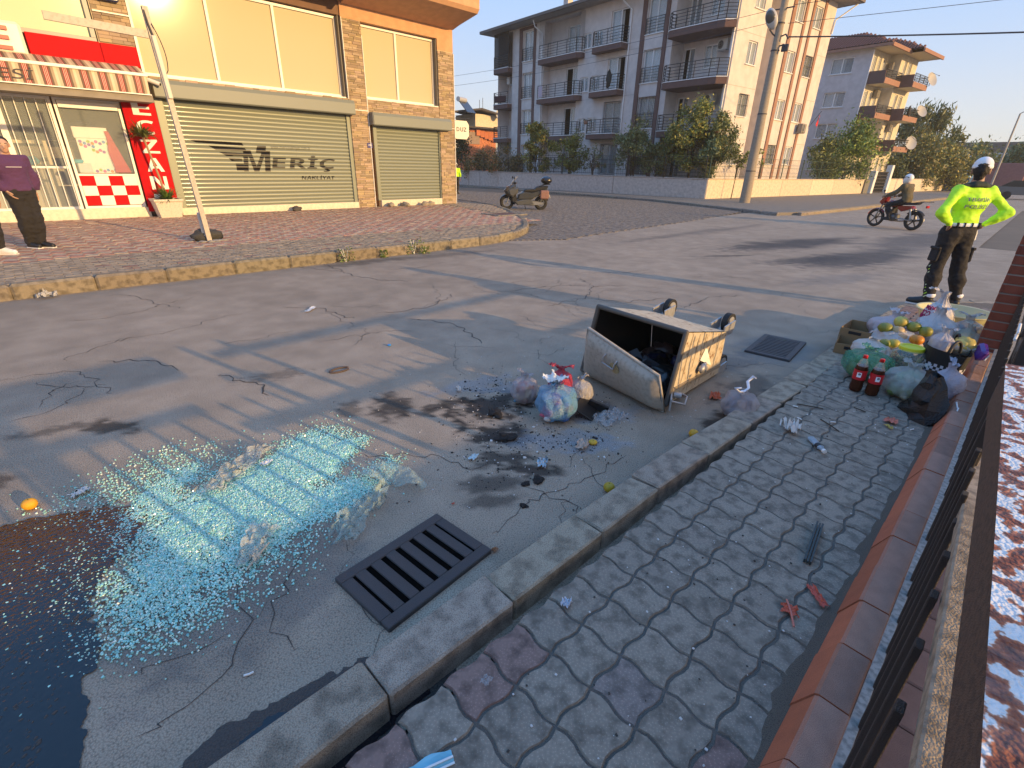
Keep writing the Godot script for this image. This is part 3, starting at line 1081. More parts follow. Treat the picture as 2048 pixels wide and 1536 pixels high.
func build_left_pavement() -> void:
	var kb := structbase("far_kerb")
	var line := [V(15.6, 0, -40), V(15.5, 0, -24), V(15.35, 0, -18.5), V(14.7, 0, -16.0), V(13.5, 0, -13.9), V(12.0, 0, -11.8), V(10.9, 0, -10.5), V(9.9, 0, -9.6), V(8.8, 0, -9.05), V(7.6, 0, -8.85), V(4.0, 0, -8.85), V(-30.0, 0, -8.85)]
	var rev := line.duplicate()
	rev.reverse()
	kerb_run(kb, rev.slice(0, 3), 0.17, LY + 0.03, 0.86, Color(0.44, 0.375, 0.27), 0.0, 0.03)
	kerb_run(kb, rev.slice(2), 0.17, LY + 0.02, 0.7, Color(0.40, 0.345, 0.26), 0.0, 0.03)
	var base := structbase("far_pavement")
	var poly := PackedVector2Array()
	for p: Vector3 in line:
		poly.append(Vector2(p.x - 0.12 if p.x > 9 else p.x, -p.z + 0.12))
	poly.append(Vector2(-30, 17.9))
	poly.append(Vector2(13.84, 17.9))
	poly.append(Vector2(13.84, 40))
	var flat := Transform3D(Basis(V(1, 0, 0), V(0, 0, -1), V(0, 1, 0)), Vector3.ZERO)
	var g := Geo.new()
	g.prism(poly, 0.0, LY - 0.008, flat)
	put("bedding", g, mat(Color(0.20, 0.17, 0.13), 0.95, {tex = "grain", size = 0.5}), base)
	var sm := mat(Color(1, 1, 1), 0.85, {vc = true, tex = "grain", hm = "grainh", hs = 0.2, size = 0.4, det = "grime", detsize = 2.2})
	var tile := wavy_tile(0.2, 0.022, 0.006, 0.012)
	var pink := tinted(tile, Color(0.55, 0.29, 0.21)).mesh(sm)
	var buff := tinted(tile, Color(0.60, 0.47, 0.33)).mesh(sm)
	var sett := Geo.new()
	sett.bev(V(0, -0.012, 0), V(0.192, 0.024, 0.096), 0.005)
	var grey := tinted(sett, Color(0.42, 0.335, 0.235)).mesh(sm)
	var red := tinted(sett, Color(0.36, 0.20, 0.15)).mesh(sm)
	var spots := []
	for j in 33:
		for i in 80:
			var x := -3.0 + i * 0.2
			var z := -11.05 - j * 0.2
			if x > 11.9 - 0.1 * (j % 3) + 0.03 * j or z < -17.62:
				continue
			spots.append([x * x + z * z, pink if (i + j) % 2 == 0 else buff, V(x, LY, z), 0.0])
	for j in 100:
		for i in 110:
			var x := -3.0 + i * 0.2 + 0.1 * (j % 2)
			var z := -9.06 - j * 0.1
			if z > -10.93 or x > 12.05 + 0.03 * (-11.05 - z) / 0.2:
				if z < -18.5 or (z < -17.6 and x < 13.9) or x < -2.5:
					continue
				if not Geometry2D.is_point_in_polygon(Vector2(x + 0.1, -z - 0.08), poly) or not Geometry2D.is_point_in_polygon(Vector2(x, -z), poly):
					continue
				if absf(x - 12.15) < 0.72 and absf(z + 12.9) < 0.5:
					continue
				spots.append([x * x + z * z, red if R.randf() < 0.06 else grey, V(x, LY, z), 0.0])
	spots.sort_custom(func(p, q): return p[0] < q[0])
	var rest := {}
	for i in spots.size():
		var t := Transform3D(Basis.from_euler(V(R.randf_range(-0.02, 0.02), 0, R.randf_range(-0.02, 0.02))), spots[i][2] + V(0, R.randf_range(-0.003, 0.003), 0))
		if i < 300:
			var o := put("paver", spots[i][1], null, base)
			o.transform = t
		else:
			if not rest.has(spots[i][1]): rest[spots[i][1]] = []
			rest[spots[i][1]].append(t)
	for k: ArrayMesh in rest:
		many("pavers", k, rest[k], base, 0.13)
	var t := thing("manhole_cover", "square dark red access cover in a pale frame on the far pavement corner", "manhole cover", V(12.15, LY, -12.9))
	g = Geo.new()
	g.col = Color(0.42, 0.38, 0.31)
	g.bev(V(-0.62, 0.0, 0), V(0.14, 0.06, 0.9), 0.01)
	g.bev(V(0.62, 0.0, 0), V(0.14, 0.05, 0.9), 0.01)
	g.bev(V(0, 0.0, 0.41), V(1.1, 0.05, 0.1), 0.01)
	g.bev(V(0, 0.0, -0.41), V(1.1, 0.05, 0.1), 0.01)
	put("frame", g, M.kerb, t)
	g = Geo.new()
	g.col = Color(0.17, 0.095, 0.075)
	g.bev(V(0, -0.005, 0), V(1.1, 0.04, 0.72), 0.008)
	put("cover", g, M.brick, t)

# ---------------------------------------------------------------- the shop on the corner
const ZF := -17.7

func stone_face(g: Geo, x0: float, x1: float, y0: float, y1: float, z: float) -> void:
	var y := y0
	while y < y1 - 0.01:
		var h := minf(R.randf_range(0.045, 0.085), y1 - y)
		var x := x0 - R.randf_range(0.0, 0.2)
		while x < x1:
			var l := R.randf_range(0.14, 0.38)
			var a := maxf(x, x0)
			var b := minf(x + l, x1)
			if b - a > 0.02:
				var k := R.randf_range(0.62, 1.15)
				g.col = Color(0.50 * k, 0.385 * k * R.randf_range(0.95, 1.03), 0.26 * k * R.randf_range(0.85, 1.1))
				var d := R.randf_range(0.006, 0.032)
				g.bev(V((a + b) / 2, y + h / 2, z + d / 2 - 0.01), V(b - a - 0.004, h - 0.004, d + 0.02), 0.003)
			x += l
		y += h

func wallbox(g: Geo, x0: float, x1: float, y0: float, y1: float, z0: float, z1: float, col: Color) -> void:
	g.col = col
	g.box(V((x0 + x1) / 2, (y0 + y1) / 2, (z0 + z1) / 2), V(x1 - x0, y1 - y0, z1 - z0))

func frame_rect(g: Geo, x0: float, x1: float, y0: float, y1: float, z: float, w: float, d: float, mull := []) -> void:
	g.bev(V((x0 + x1) / 2, y0 + w / 2, z), V(x1 - x0, w, d), 0.004)
	g.bev(V((x0 + x1) / 2, y1 - w / 2, z), V(x1 - x0, w, d), 0.004)
	g.bev(V(x0 + w / 2, (y0 + y1) / 2, z), V(w, y1 - y0 - 2 * w, d - 0.002), 0.004)
	g.bev(V(x1 - w / 2, (y0 + y1) / 2, z), V(w, y1 - y0 - 2 * w, d - 0.002), 0.004)
	for m: float in mull:
		g.bev(V(m, (y0 + y1) / 2, z), V(w, y1 - y0 - 2 * w, d - 0.004), 0.004)

func shutter(t: Node3D, x0: float, x1: float, y0: float, y1: float, z: float, m: Material, uvf: Variant) -> void:
	var pitch := 0.1155
	var nn := int(round((y1 - y0) / pitch))
	pitch = (y1 - y0) / nn
	for i in nn:
		var g := Geo.new()
		var rows := []
		for k in 9:
			var u := k / 8.0
			var d := 0.020 * pow(sin(PI * clampf((u - 0.08) / 0.92, 0, 1)), 0.7)
			var y := y0 + (i + u) * pitch
			rows.append([V(x0, y, z + d), V((x0 + x1) / 2, y, z + d), V(x1, y, z + d)])
		g.grid(rows)
		put("shutter_slat", g.mesh(m, uvf), null, t)

func shutter_print() -> Image:
	var im := Image.create(1380, 360, false, Image.FORMAT_RGB8)
	im.fill(Color.WHITE)
	var ink := Color(0.10, 0.085, 0.075)
	var px := func(x: float, y: float) -> Vector2: return Vector2((x - 4.1) / 4.6 * 1380, (2.28 - y) / 1.2 * 360)
	var quadp := func(a: Array) -> void:
		var q := []
		for p: Array in a: q.append(px.call(p[0], p[1]))
		raster(im, q[0], q[1], q[2], ink)
		raster(im, q[0], q[2], q[3], ink)
	quadp.call([[4.22, 2.20], [5.66, 2.16], [5.70, 2.08], [4.42, 2.12]])
	quadp.call([[4.72, 2.05], [5.72, 2.02], [5.77, 1.93], [4.90, 1.94]])
	quadp.call([[4.98, 1.89], [5.80, 1.87], [5.84, 1.78], [5.16, 1.78]])
	quadp.call([[5.20, 1.73], [5.58, 1.72], [5.58, 1.64], [5.28, 1.64]])
	quadp.call([[5.38, 1.58], [5.60, 1.58], [5.60, 1.38], [5.38, 1.38]])
	quadp.call([[6.10, 2.10], [6.36, 2.10], [6.32, 1.90], [6.02, 1.90]])
	raster_text(im, "M", px.call(5.58, 1.36), Vector2(0.80 / 4.6 * 1380, 0.60 / 1.2 * 360), ink, 0.10)
	raster_text(im, "ERİÇ", px.call(6.42, 1.36), Vector2(2.1 / 4.6 * 1380, 0.50 / 1.2 * 360), ink, 0.06)
	for i in 90:
		var c: Vector2 = px.call(R.randf_range(6.0, 8.3), R.randf_range(1.42, 1.95))
		var a := R.randf() * TAU
		var l := R.randf_range(4, 12)
		raster(im, c, c + Vector2(cos(a), sin(a)) * l, c + Vector2(cos(a + 0.4), sin(a + 0.4)) * l * 0.9, Color(0.75, 0.75, 0.7))
	for i in 3:
		var y: float = px.call(0, 1.80 - i * 0.118).y
		im.fill_rect(Rect2i(370, int(y), 900, 4), Color.WHITE)
	raster_text(im, "NAKLİYAT", px.call(7.35, 1.12), Vector2(1.15 / 4.6 * 1380, 0.14 / 1.2 * 360), ink, 0.03)
	raster_text(im, "www.mericnakliyat.com.tr", px.call(6.5, 2.0), Vector2(1.28 / 4.6 * 1380, 0.13 / 1.2 * 360), Color(0.2, 0.18, 0.16), 0.0, false)
	return im

func build_shop() -> void:
	var t := thing("corner_shop", "corner shop with roller shutters and stone cladding under salmon upper storey", "building")
	var salmon := Color(0.62, 0.36, 0.20)
	var cream := Color(0.66, 0.55, 0.36)
	var g := Geo.new()
	wallbox(g, 3.5, 13.84, 0.0, 9.4, -30.0, -18.0, salmon)
	wallbox(g, -9.0, 3.5, 3.15, 9.4, -30.0, -18.0, salmon)
	wallbox(g, -9.0, 3.5, 0.0, 3.15, -30.0, -21.4, Color(0.22, 0.20, 0.18))
	wallbox(g, -9.0, -0.6, 0.0, 3.15, -21.4, -18.0, Color(0.35, 0.32, 0.28))
	wallbox(g, -0.6, 3.5, 0.0, 0.30, -21.4, -17.95, Color(0.30, 0.27, 0.23))
	wallbox(g, 9.3, 10.0, 0.1, 5.95, -18.0, ZF - 0.02, cream)
	wallbox(g, 13.1, 13.84, 0.0, 5.6, -18.0, ZF - 0.02, cream)
	wallbox(g, 10.0, 13.1, 3.2, 3.72, -18.0, ZF - 0.02, cream)
	wallbox(g, 3.5, 9.3, 3.2, 3.68, -18.0, ZF - 0.02, cream)
	wallbox(g, 2.72, 3.5, 3.2, 6.0, -18.0, ZF - 0.02, cream)
	wallbox(g, 9.3, 13.1, 5.95, 6.6, -18.0, ZF - 0.01, salmon)
	wallbox(g, 13.1, 13.84, 5.6, 6.6, -18.0, ZF - 0.01, salmon)
	wallbox(g, -9.0, 9.3, 6.0, 6.6, -18.0, ZF - 0.06, Color(0.20, 0.12, 0.08))
	put("wall", g, M.plaster, t)
	g = Geo.new()
	stone_face(g, 9.3, 9.99, 0.16, 5.94, ZF)
	stone_face(g, 13.1, 13.84, 0.1, 5.58, ZF)
	stone_face(g, 10.0, 13.09, 3.3, 3.71, ZF)
	stone_face(g, 3.6, 9.29, 3.6, 3.68, ZF)
	stone_face(g, 2.74, 3.48, 4.31, 6.0, ZF)
	var cl := put("stone_cladding", g, M.vcmatte, t)
	cl.set_meta("kind", "stuff")
	g = Geo.new()
	for x: float in [9.985, 13.83]:
		g.box(V(x, 2.8, ZF + 0.015), V(0.02, 5.5, 0.05))
	g.box(V(9.3, 4.8, ZF + 0.012), V(0.02, 2.3, 0.05))
	g.box(V(3.5, 4.8, ZF + 0.012), V(0.03, 2.3, 0.06))
	g.box(V(9.64, 3.34, ZF + 0.018), V(0.68, 0.025, 0.05))
	g.box(V(13.46, 3.0, ZF + 0.018), V(0.7, 0.02, 0.05))
	g.box(V(3.12, 4.95, ZF + 0.018), V(0.74, 0.03, 0.05))
	put("trim", g, M.white, t).set_meta("kind", "stuff")
	var blind := mat(Color(0.50, 0.43, 0.28), 0.6, {coat = 0.12})
	for w: Array in [[3.52, 9.22, [5.4, 7.23], 3.70, 5.98], [10.02, 13.06, [11.42], 3.74, 5.93]]:
		var f := Geo.new()
		frame_rect(f, w[0], w[1], w[3], w[4], -17.93, 0.075, 0.07, w[2])
		f.bev(V((w[0] + w[1]) / 2, w[3] - 0.02, -17.83), V(w[1] - w[0], 0.04, 0.3), 0.006)
		var win := put("window", f, mat(Color(0.83, 0.80, 0.72), 0.4), t)
		var xs: Array = [w[0]] + w[2] + [w[1]]
		for i in xs.size() - 1:
			var p := Geo.new()
			p.box(V((xs[i] + xs[i + 1]) / 2, (w[3] + w[4]) / 2, -17.96), V(xs[i + 1] - xs[i] - 0.06, w[4] - w[3] - 0.1, 0.012))
			put("pane", p, blind, win)
		f = Geo.new()
		f.box(V(w[1] - 0.01, (w[3] + w[4]) / 2, -17.83), V(0.025, w[4] - w[3], 0.22))
		put("reveal", f, mat(Color(0.13, 0.12, 0.11), 0.5), win)
	var steel := mat(Color(0.20, 0.225, 0.18), 0.42, {metal = 0.1, coat = 0.15})
	var im := shutter_print()
	var pm := mat(Color(0.20, 0.225, 0.18), 0.42, {metal = 0.1, coat = 0.15})
	pm.albedo_texture = ImageTexture.create_from_image(im)
	pm.texture_repeat = false
	var sh := Node3D.new()
	sh.name = "roller_shutter"
	t.add_child(sh)
	sh.set_meta("label", "wide roller shutter printed with the removal firm's lettering")
	shutter(sh, 3.80, 9.17, 0.36, 3.17, -17.80, pm, func(v: Vector3) -> Vector2: return Vector2((v.x - 4.1) / 4.6, (2.28 - v.y) / 1.2))
	var sh2 := Node3D.new()
	sh2.name = "roller_shutter_001"
	t.add_child(sh2)
	sh2.set_meta("label", "narrow plain roller shutter")
	shutter(sh2, 10.30, 13.06, 0.40, 2.92, -17.80, steel, null)
	var dark := mat(Color(0.20, 0.225, 0.205), 0.5)
	for q: Array in [[sh, 3.6, 9.38, 3.17, 3.60], [sh2, 10.06, 13.5, 2.90, 3.31]]:
		g = Geo.new()
		var poly := PackedVector2Array([Vector2(0, q[3]), Vector2(0.24, q[3]), Vector2(0.27, q[3] + 0.03), Vector2(0.27, q[4] - 0.10), Vector2(0.20, q[4]), Vector2(0, q[4])])
		g.prism(poly, q[1], q[2], Transform3D(Basis(V(0, 0, 1), V(0, 1, 0), V(1, 0, 0)), V(0, 0, ZF + 0.002)))
		put("shutter_box", g, dark, q[0])
	for q: Array in [[sh, 3.6, 0.2, 0.36, 3.17], [sh, 9.17, 0.13, 0.36, 3.17], [sh2, 10.16, 0.14, 0.38, 2.9], [sh2, 13.06, 0.14, 0.38, 2.9]]:
		g = Geo.new()
		g.bev(V(q[1] + q[2] / 2, (q[3] + q[4]) / 2, -17.78), V(q[2], q[4] - q[3], 0.10), 0.006)
		put("guide_rail", g, steel, q[0])
	g = Geo.new()
	g.bev(V(10.03, 3.11, ZF + 0.14), V(0.05, 0.40, 0.29), 0.02)
	g.tube([V(10.0, 3.12, ZF + 0.15), V(10.02, 3.12, ZF + 0.15)], 0.1, 14)
	put("end_cap", g, mat(Color(0.16, 0.17, 0.16), 0.5), sh2)
	g = Geo.new()
	g.bev(V(6.46, 0.25, -17.79), V(5.66, 0.225, 0.30), 0.008)
	g.bev(V(11.67, 0.27, -17.79), V(2.84, 0.25, 0.24), 0.008)
	put("plinth", g, mat(Color(0.72, 0.65, 0.52), 0.35, {tex = "cloud", size = 0.8}), t)
	g = Geo.new()
	wallbox(g, -4.0, 2.86, 0.08, 0.42, -18.0, -17.62, Color(1, 1, 1))
	put("step", g, mat(Color(0.74, 0.67, 0.53), 0.35, {tex = "cloud", size = 0.8}), t)
	g = Geo.new()
	var br := Color(0.17, 0.095, 0.06)
	g.col = Color(0.40, 0.27, 0.17)
	g.box(V(0.2, 6.62, -17.2), V(18.2, 0.04, 1.42))
	wallbox(g, -9, 9.32, 6.6, 6.98, -16.55, -16.42, salmon)
	wallbox(g, 9.2, 9.36, 6.40, 6.62, -17.7, -16.42, br)
	wallbox(g, -9, 9.2, 6.45, 6.6, -16.56, -16.43, br)
	put("bay", g, M.plaster, t)
	g = Geo.new()
	var soff := Color(0.62, 0.50, 0.34)
	g.col = soff
	g.prism(PackedVector2Array([Vector2(0.0, 6.32), Vector2(0.42, 6.42), Vector2(1.45, 6.60), Vector2(1.55, 6.72), Vector2(1.55, 9.4), Vector2(0, 9.4)]), 9.37, 13.86, Transform3D(Basis(V(0, 0, 1), V(0, 1, 0), V(1, 0, 0)), V(0, 0, ZF)))
	for i in g.n.size():
		if g.n[i].y > -0.5: g.c[i] = salmon
	put("bay", g, M.plaster, t)
	build_pharmacy(t)
	g = Geo.new()
	g.col = Color(0.05, 0.05, 0.20)
	g.bev(V(9.95, 2.25, ZF + 0.03), V(0.2, 0.17, 0.012), 0.003)
	g.col = Color(0.85, 0.85, 0.85)
	for i in 4:
		g.box(V(9.90 + 0.033 * i, 2.262 + 0.004 * (i % 2), ZF + 0.038), V(0.018, 0.035, 0.004))
	one("number_plate", g, M.vcgloss, "small blue number plate on the stone pillar between the shutters", "plaque")
	var cam := thing("security_camera", "white security camera fixed beside the striped awning end", "security camera", V(3.62, 3.52, ZF + 0.32))
	g = Geo.new()
	g.tube([V(-0.1, 0.03, -0.05), V(0.12, -0.06, 0.09)], 0.055, 10)
	put("body", g, M.white, cam)
	g = Geo.new()
	g.tube([V(-0.06, 0.02, -0.04), V(-0.05, 0.08, -0.3)], 0.016, 6)
	put("bracket", g, M.white, cam)
	g = Geo.new()
	g.tube([V(0.121, -0.06, 0.091), V(0.128, -0.063, 0.096)], 0.035, 10)
	put("lens", g, M.black, cam)
	var al := thing("alarm_siren", "dark blue and white alarm box high on the stone pillar", "alarm box", V(3.12, 5.35, ZF + 0.1))
	g = Geo.new()
	g.bev(V(0, 0, 0), V(0.42, 0.34, 0.12), 0.03)
	put("housing", g, mat(Color(0.02, 0.03, 0.10), 0.3), al)
	g = Geo.new()
	g.bev(V(0.08, 0.03, 0.062), V(0.22, 0.2, 0.02), 0.01)
	put("panel", g, M.white, al)
	var sg := thing("hanging_sign", "white eight-sided sign hanging from the shop corner over the side street", "sign", V(14.35, 3.0, -17.95))
	g = Geo.new()
	g.prism(PackedVector2Array([Vector2(-0.28, -0.34), Vector2(0.28, -0.34), Vector2(0.40, -0.2), Vector2(0.40, 0.2), Vector2(0.28, 0.34), Vector2(-0.28, 0.34), Vector2(-0.40, 0.2), Vector2(-0.40, -0.2)]), -0.05, 0.05)
	put("panel", g, mat(Color(0.75, 0.72, 0.62), 0.4), sg)
	g = Geo.new()
	g.col = Color(0.1, 0.1, 0.1)
	text_on(g, "DUZ", V(-0.26, -0.06, 0.053), V(0.52, 0, 0), V(0, 0.16, 0))
	put("lettering", g, M.vc, sg)
	g = Geo.new()
	g.tube([V(-0.55, 0.42, 0), V(0.5, 0.42, 0)], 0.02, 6)
	g.tube([V(-0.2, 0.42, 0), V(-0.2, 0.33, 0)], 0.012, 6)
	g.tube([V(0.2, 0.42, 0), V(0.2, 0.33, 0)], 0.012, 6)
	put("bracket", g, M.black, sg)

func build_pharmacy(t: Node3D) -> void:
	var red := mat(Color(0.48, 0.006, 0.010), 0.6, {spec = 0.2})
	var white := mat(Color(0.82, 0.80, 0.74), 0.4)
	var g := Geo.new()
	frame_rect(g, -4.0, 2.70, 4.28, 6.3, -17.8, 0.1, 0.1, [-1.0])
	var w := put("window", g, mat(Color(0.26, 0.27, 0.27), 0.4), t)
	g = Geo.new()
	g.box(V(0.82, 5.29, -17.86), V(3.58, 1.9, 0.02))
	g.box(V(-2.5, 5.29, -17.86), V(2.9, 1.9, 0.02))
	put("pane", g, mat(Color(0.56, 0.62, 0.44), 0.12), w)
	g = Geo.new()
	g.bev(V(2.03, 4.06, ZF - 0.03), V(1.385, 0.47, 0.12), 0.01)
	put("sign_panel", g, red, t)
	g = Geo.new()
	g.bev(V(3.11, 4.06, ZF - 0.03), V(0.76, 0.46, 0.118), 0.01)
	put("sign_panel", g, red, t)
	g = Geo.new()
	g.bev(V(-1.8, 4.12, ZF + 0.03), V(6.2, 0.66, 0.2), 0.06)
	var sb := put("sign_box", g, white, t)
	g = Geo.new()
	var tr := text_tris("ECZANE")
	for i in range(0, tr.size(), 3):
		var q: Array[Vector3] = []
		for k in 3:
			q.append(V(-3.0 + tr[i + k].x * 4.05, 3.87 + tr[i + k].y * 0.46, ZF + 0.19))
		if (q[1] - q[0]).cross(q[2] - q[0]).z < 0: q.reverse()
		g.tri(q[0], q[1], q[2])
		for k in 3:
			var a := q[k]
			var b := q[(k + 1) % 3]
			g.quad(a - V(0, 0, 0.06), b - V(0, 0, 0.06), b, a)
	put("letter", g, mat(Color(0.45, 0.012, 0.015), 0.3), sb)
	var aw := Node3D.new()
	aw.name = "awning"
	t.add_child(aw)
	g = Geo.new()
	var cols := [Color(0.56, 0.46, 0.33), Color(0.17, 0.115, 0.085), Color(0.36, 0.02, 0.03), Color(0.62, 0.52, 0.42), Color(0.36, 0.02, 0.03), Color(0.62, 0.52, 0.42), Color(0.36, 0.02, 0.03), Color(0.62, 0.52, 0.42), Color(0.36, 0.02, 0.03), Color(0.17, 0.115, 0.085), Color(0.40, 0.32, 0.22), Color(0.66, 0.58, 0.42)]
	var wid := [0.055, 0.045, 0.016, 0.012, 0.016, 0.012, 0.016, 0.012, 0.016, 0.045, 0.05, 0.055]
	var x := -3.6
	var k := 0
	var v := Geo.new()
	while x < 3.40:
		var x1 := minf(x + wid[k], 3.40)
		g.col = cols[k]
		g.quad(V(x, 3.62, -16.98), V(x1, 3.62, -16.98), V(x1, 3.86, -17.68), V(x, 3.86, -17.68))
		v.col = cols[k]
		for s in 4:
			var ya := 3.57 - s * 0.1
			var za := -16.96 + 0.012 * sin(s * 1.1 + x * 2.0)
			var zb := -16.96 + 0.012 * sin((s + 1) * 1.1 + x * 2.0)
			v.quad(V(x, ya - 0.1, zb), V(x1, ya - 0.1, zb), V(x1, ya, za), V(x, ya, za))
		x = x1
		k = (k + 1) % 12
	var cloth := mat(Color(1, 1, 1), 0.9, {vc = true, back = Color(0.2, 0.2, 0.2)})
	put("canopy", g, cloth, aw)
	put("valance", v, cloth, aw)
	g = Geo.new()
	g.bev(V(-0.1, 3.60, -16.96), V(7.06, 0.07, 0.06), 0.01)
	g.bev(V(-0.1, 3.165, -16.955), V(7.06, 0.025, 0.02), 0.004)
	put("front_bar", g, white, aw)
	g = Geo.new()
	g.col = Color(0.07, 0.06, 0.055)
	text_on(g, "ECZANESİ", V(-0.75, 3.255, -16.935), V(1.93, 0, 0), V(0, 0.24, 0), 0.03, false)
	put("lettering", g, M.vc, aw)
	g = Geo.new()
	wallbox(g, -4.0, 3.45, 3.0, 3.16, -17.9, -17.0, Color(0.30, 0.27, 0.22))
	put("awning_box", g, M.plaster, t)
	g = Geo.new()
	var rows := []
	for j in 12:
		var y := 0.30 + j * 0.26
		rows.append([V(2.82, y, -17.60), V(3.02, y, -17.555), V(3.25, y, -17.545), V(3.57, y, -17.60)])
	g.grid(rows)
	var bn := put("banner", g, red, t)
	g = Geo.new()
	g.col = Color(0.85, 0.82, 0.78)
	var yy := 2.72
	for ch: String in ["E", "C", "Z", "A", "N", "E"]:
		text_on(g, ch, V(3.02, yy, -17.535), V(0.40, 0, 0), V(0, 0.34, 0), 0.0)
		yy -= 0.46
	put("lettering", g, M.vc, bn)
	g = Geo.new()
	frame_rect(g, 0.42, 1.42, 0.42, 3.0, -17.72, 0.06, 0.06)
	frame_rect(g, -0.55, 0.42, 0.42, 3.0, -17.72, 0.06, 0.06)
	g.box(V(0.92, 1.42, -17.72), V(0.9, 0.05, 0.04))
	var door := put("door", g, white, t)
	for i in 10:
		g = Geo.new()
		g.bev(V(-0.42 + i * 0.195, 1.71, -17.67), V(0.018, 2.5, 0.018), 0.003)
		put("bar", g, white, door)
	g = Geo.new()
	g.box(V(0.92, 1.71, -17.75), V(0.9, 2.5, 0.006))
	g.box(V(-0.07, 1.71, -17.75), V(0.9, 2.5, 0.006))
	put("pane", g, M.glass, door)
	g = Geo.new()
	frame_rect(g, 1.46, 2.80, 0.42, 3.0, -17.74, 0.06, 0.07)
	g.box(V(2.13, 1.25, -17.74), V(1.24, 0.05, 0.06))
	g.bev(V(2.13, 2.86, -17.68), V(1.2, 0.16, 0.05), 0.01)
	var win := put("window", g, white, t)
	g = Geo.new()
	g.box(V(2.13, 2.05, -17.77), V(1.22, 1.5, 0.006))
	put("pane", g, M.glass, win)
	for j in 3:
		for i in 4:
			g = Geo.new()
			var cw := 0.305
			g.bev(V(1.525 + (i + 0.5) * cw, 0.49 + (j + 0.5) * 0.245, -17.735), V(cw - 0.004, 0.241, 0.02), 0.003)
			put("panel", g, red if (i + j) % 2 == 0 else white, win)
	var disp := thing("display_board", "white display board with coloured hexagons in the pharmacy window", "display board", V(2.06, 1.28, -17.95))
	g = Geo.new()
	g.bev(V(0, 0.42, 0), V(0.70, 0.84, 0.03), 0.005)
	g.bev(V(-0.02, 0.97, 0.01), V(0.72, 0.26, 0.06), 0.008)
	put("panel", g, white, disp)
	g = Geo.new()
	var hc := [Color(0.25, 0.12, 0.45), Color(0.1, 0.3, 0.6), Color(0.3, 0.5, 0.1), Color(0.6, 0.25, 0.1), Color(0.55, 0.1, 0.35)]
	for i in 16:
		g.col = hc[i % 5]
		var hp := PackedVector2Array()
		var ctr := Vector2(-0.28 + 0.095 * (i % 8) * 0.85, 0.76 - 0.075 * (i / 8) - 0.04 * (i % 2)) if i < 12 else Vector2(-0.05 + 0.07 * (i - 12), 0.56 - 0.04 * (i % 2))
		for a in 6:
			hp.append(ctr + Vector2.from_angle(a * PI / 3) * 0.042)
		g.prism(hp, 0.017, 0.017)
	for i in 6:
		g.col = hc[(i * 2) % 5]
		var hp := PackedVector2Array()
		for a in 6:
			hp.append(Vector2(-0.1 + 0.08 * i, 0.05 + 0.03 * (i % 2)) + Vector2.from_angle(a * PI / 3) * 0.04)
		g.prism(hp, 0.017, 0.017)
	put("print", g, M.vc, disp).set_meta("kind", "stuff")
	g = Geo.new()
	rows = []
	for i in 10:
		var u := i / 9.0
		rows.append([V(2.33 + 0.02 * sin(i), 2.3 - u * 1.0, -17.88 + 0.02 * sin(i * 2.0)), V(2.38 + 0.06 * u, 2.3 - u, -17.86), V(2.42 + 0.28 * u, 2.3 - u, -17.9 + 0.02 * sin(i * 1.7))])
	g.grid(rows)
	one("drape", g, mat(Color(0.45, 0.01, 0.03), 0.8), "red cloth drape hanging at the right of the display board", "cloth")
	g = Geo.new()
	g.col = Color(0.55, 0.60, 0.58)
	g.bev(V(0, 0.12, 0), V(0.28, 0.24, 0.2), 0.01)
	g.col = Color(0.05, 0.45, 0.6)
	g.ell(V(-0.1, 0.28, 0.03), V(0.12, 0.06, 0.1), Basis.IDENTITY, 10, 6, NZ, 0.4)
	one("window_box", g, M.vcgloss, "clear box with a turquoise bag on it behind the checked panels", "box", "", V(1.72, 1.28, -17.93))
	var desk := thing("counter", "pale counter with a framed screen inside the pharmacy door", "counter", V(0.7, 0.3, -19.6))
	g = Geo.new()
	g.bev(V(0, 0.55, 0), V(2.2, 1.1, 0.5), 0.02)
	put("front", g, mat(Color(0.45, 0.43, 0.38), 0.5), desk)
	g = Geo.new()
	frame_rect(g, -0.5, 0.5, 1.15, 1.75, 0.1, 0.08, 0.06)
	put("screen_frame", g, mat(Color(0.60, 0.52, 0.36), 0.5), desk)
	g = Geo.new()
	g.ell(V(0.1, 1.25, 0.2), V(0.14, 0.12, 0.1), Basis.IDENTITY, 10, 6, NZ, 0.4)
	put("bag", g, mat(Color(0.05, 0.42, 0.62), 0.5), desk)
	g = Geo.new()
	for i in 5:
		g.box(V(0.6, 0.6 + i * 0.5, -20.9), V(3.6, 0.04, 0.4))
	one("shelf_unit", g, mat(Color(0.10, 0.09, 0.08), 0.6), "dark wall shelves at the back of the pharmacy", "shelf")

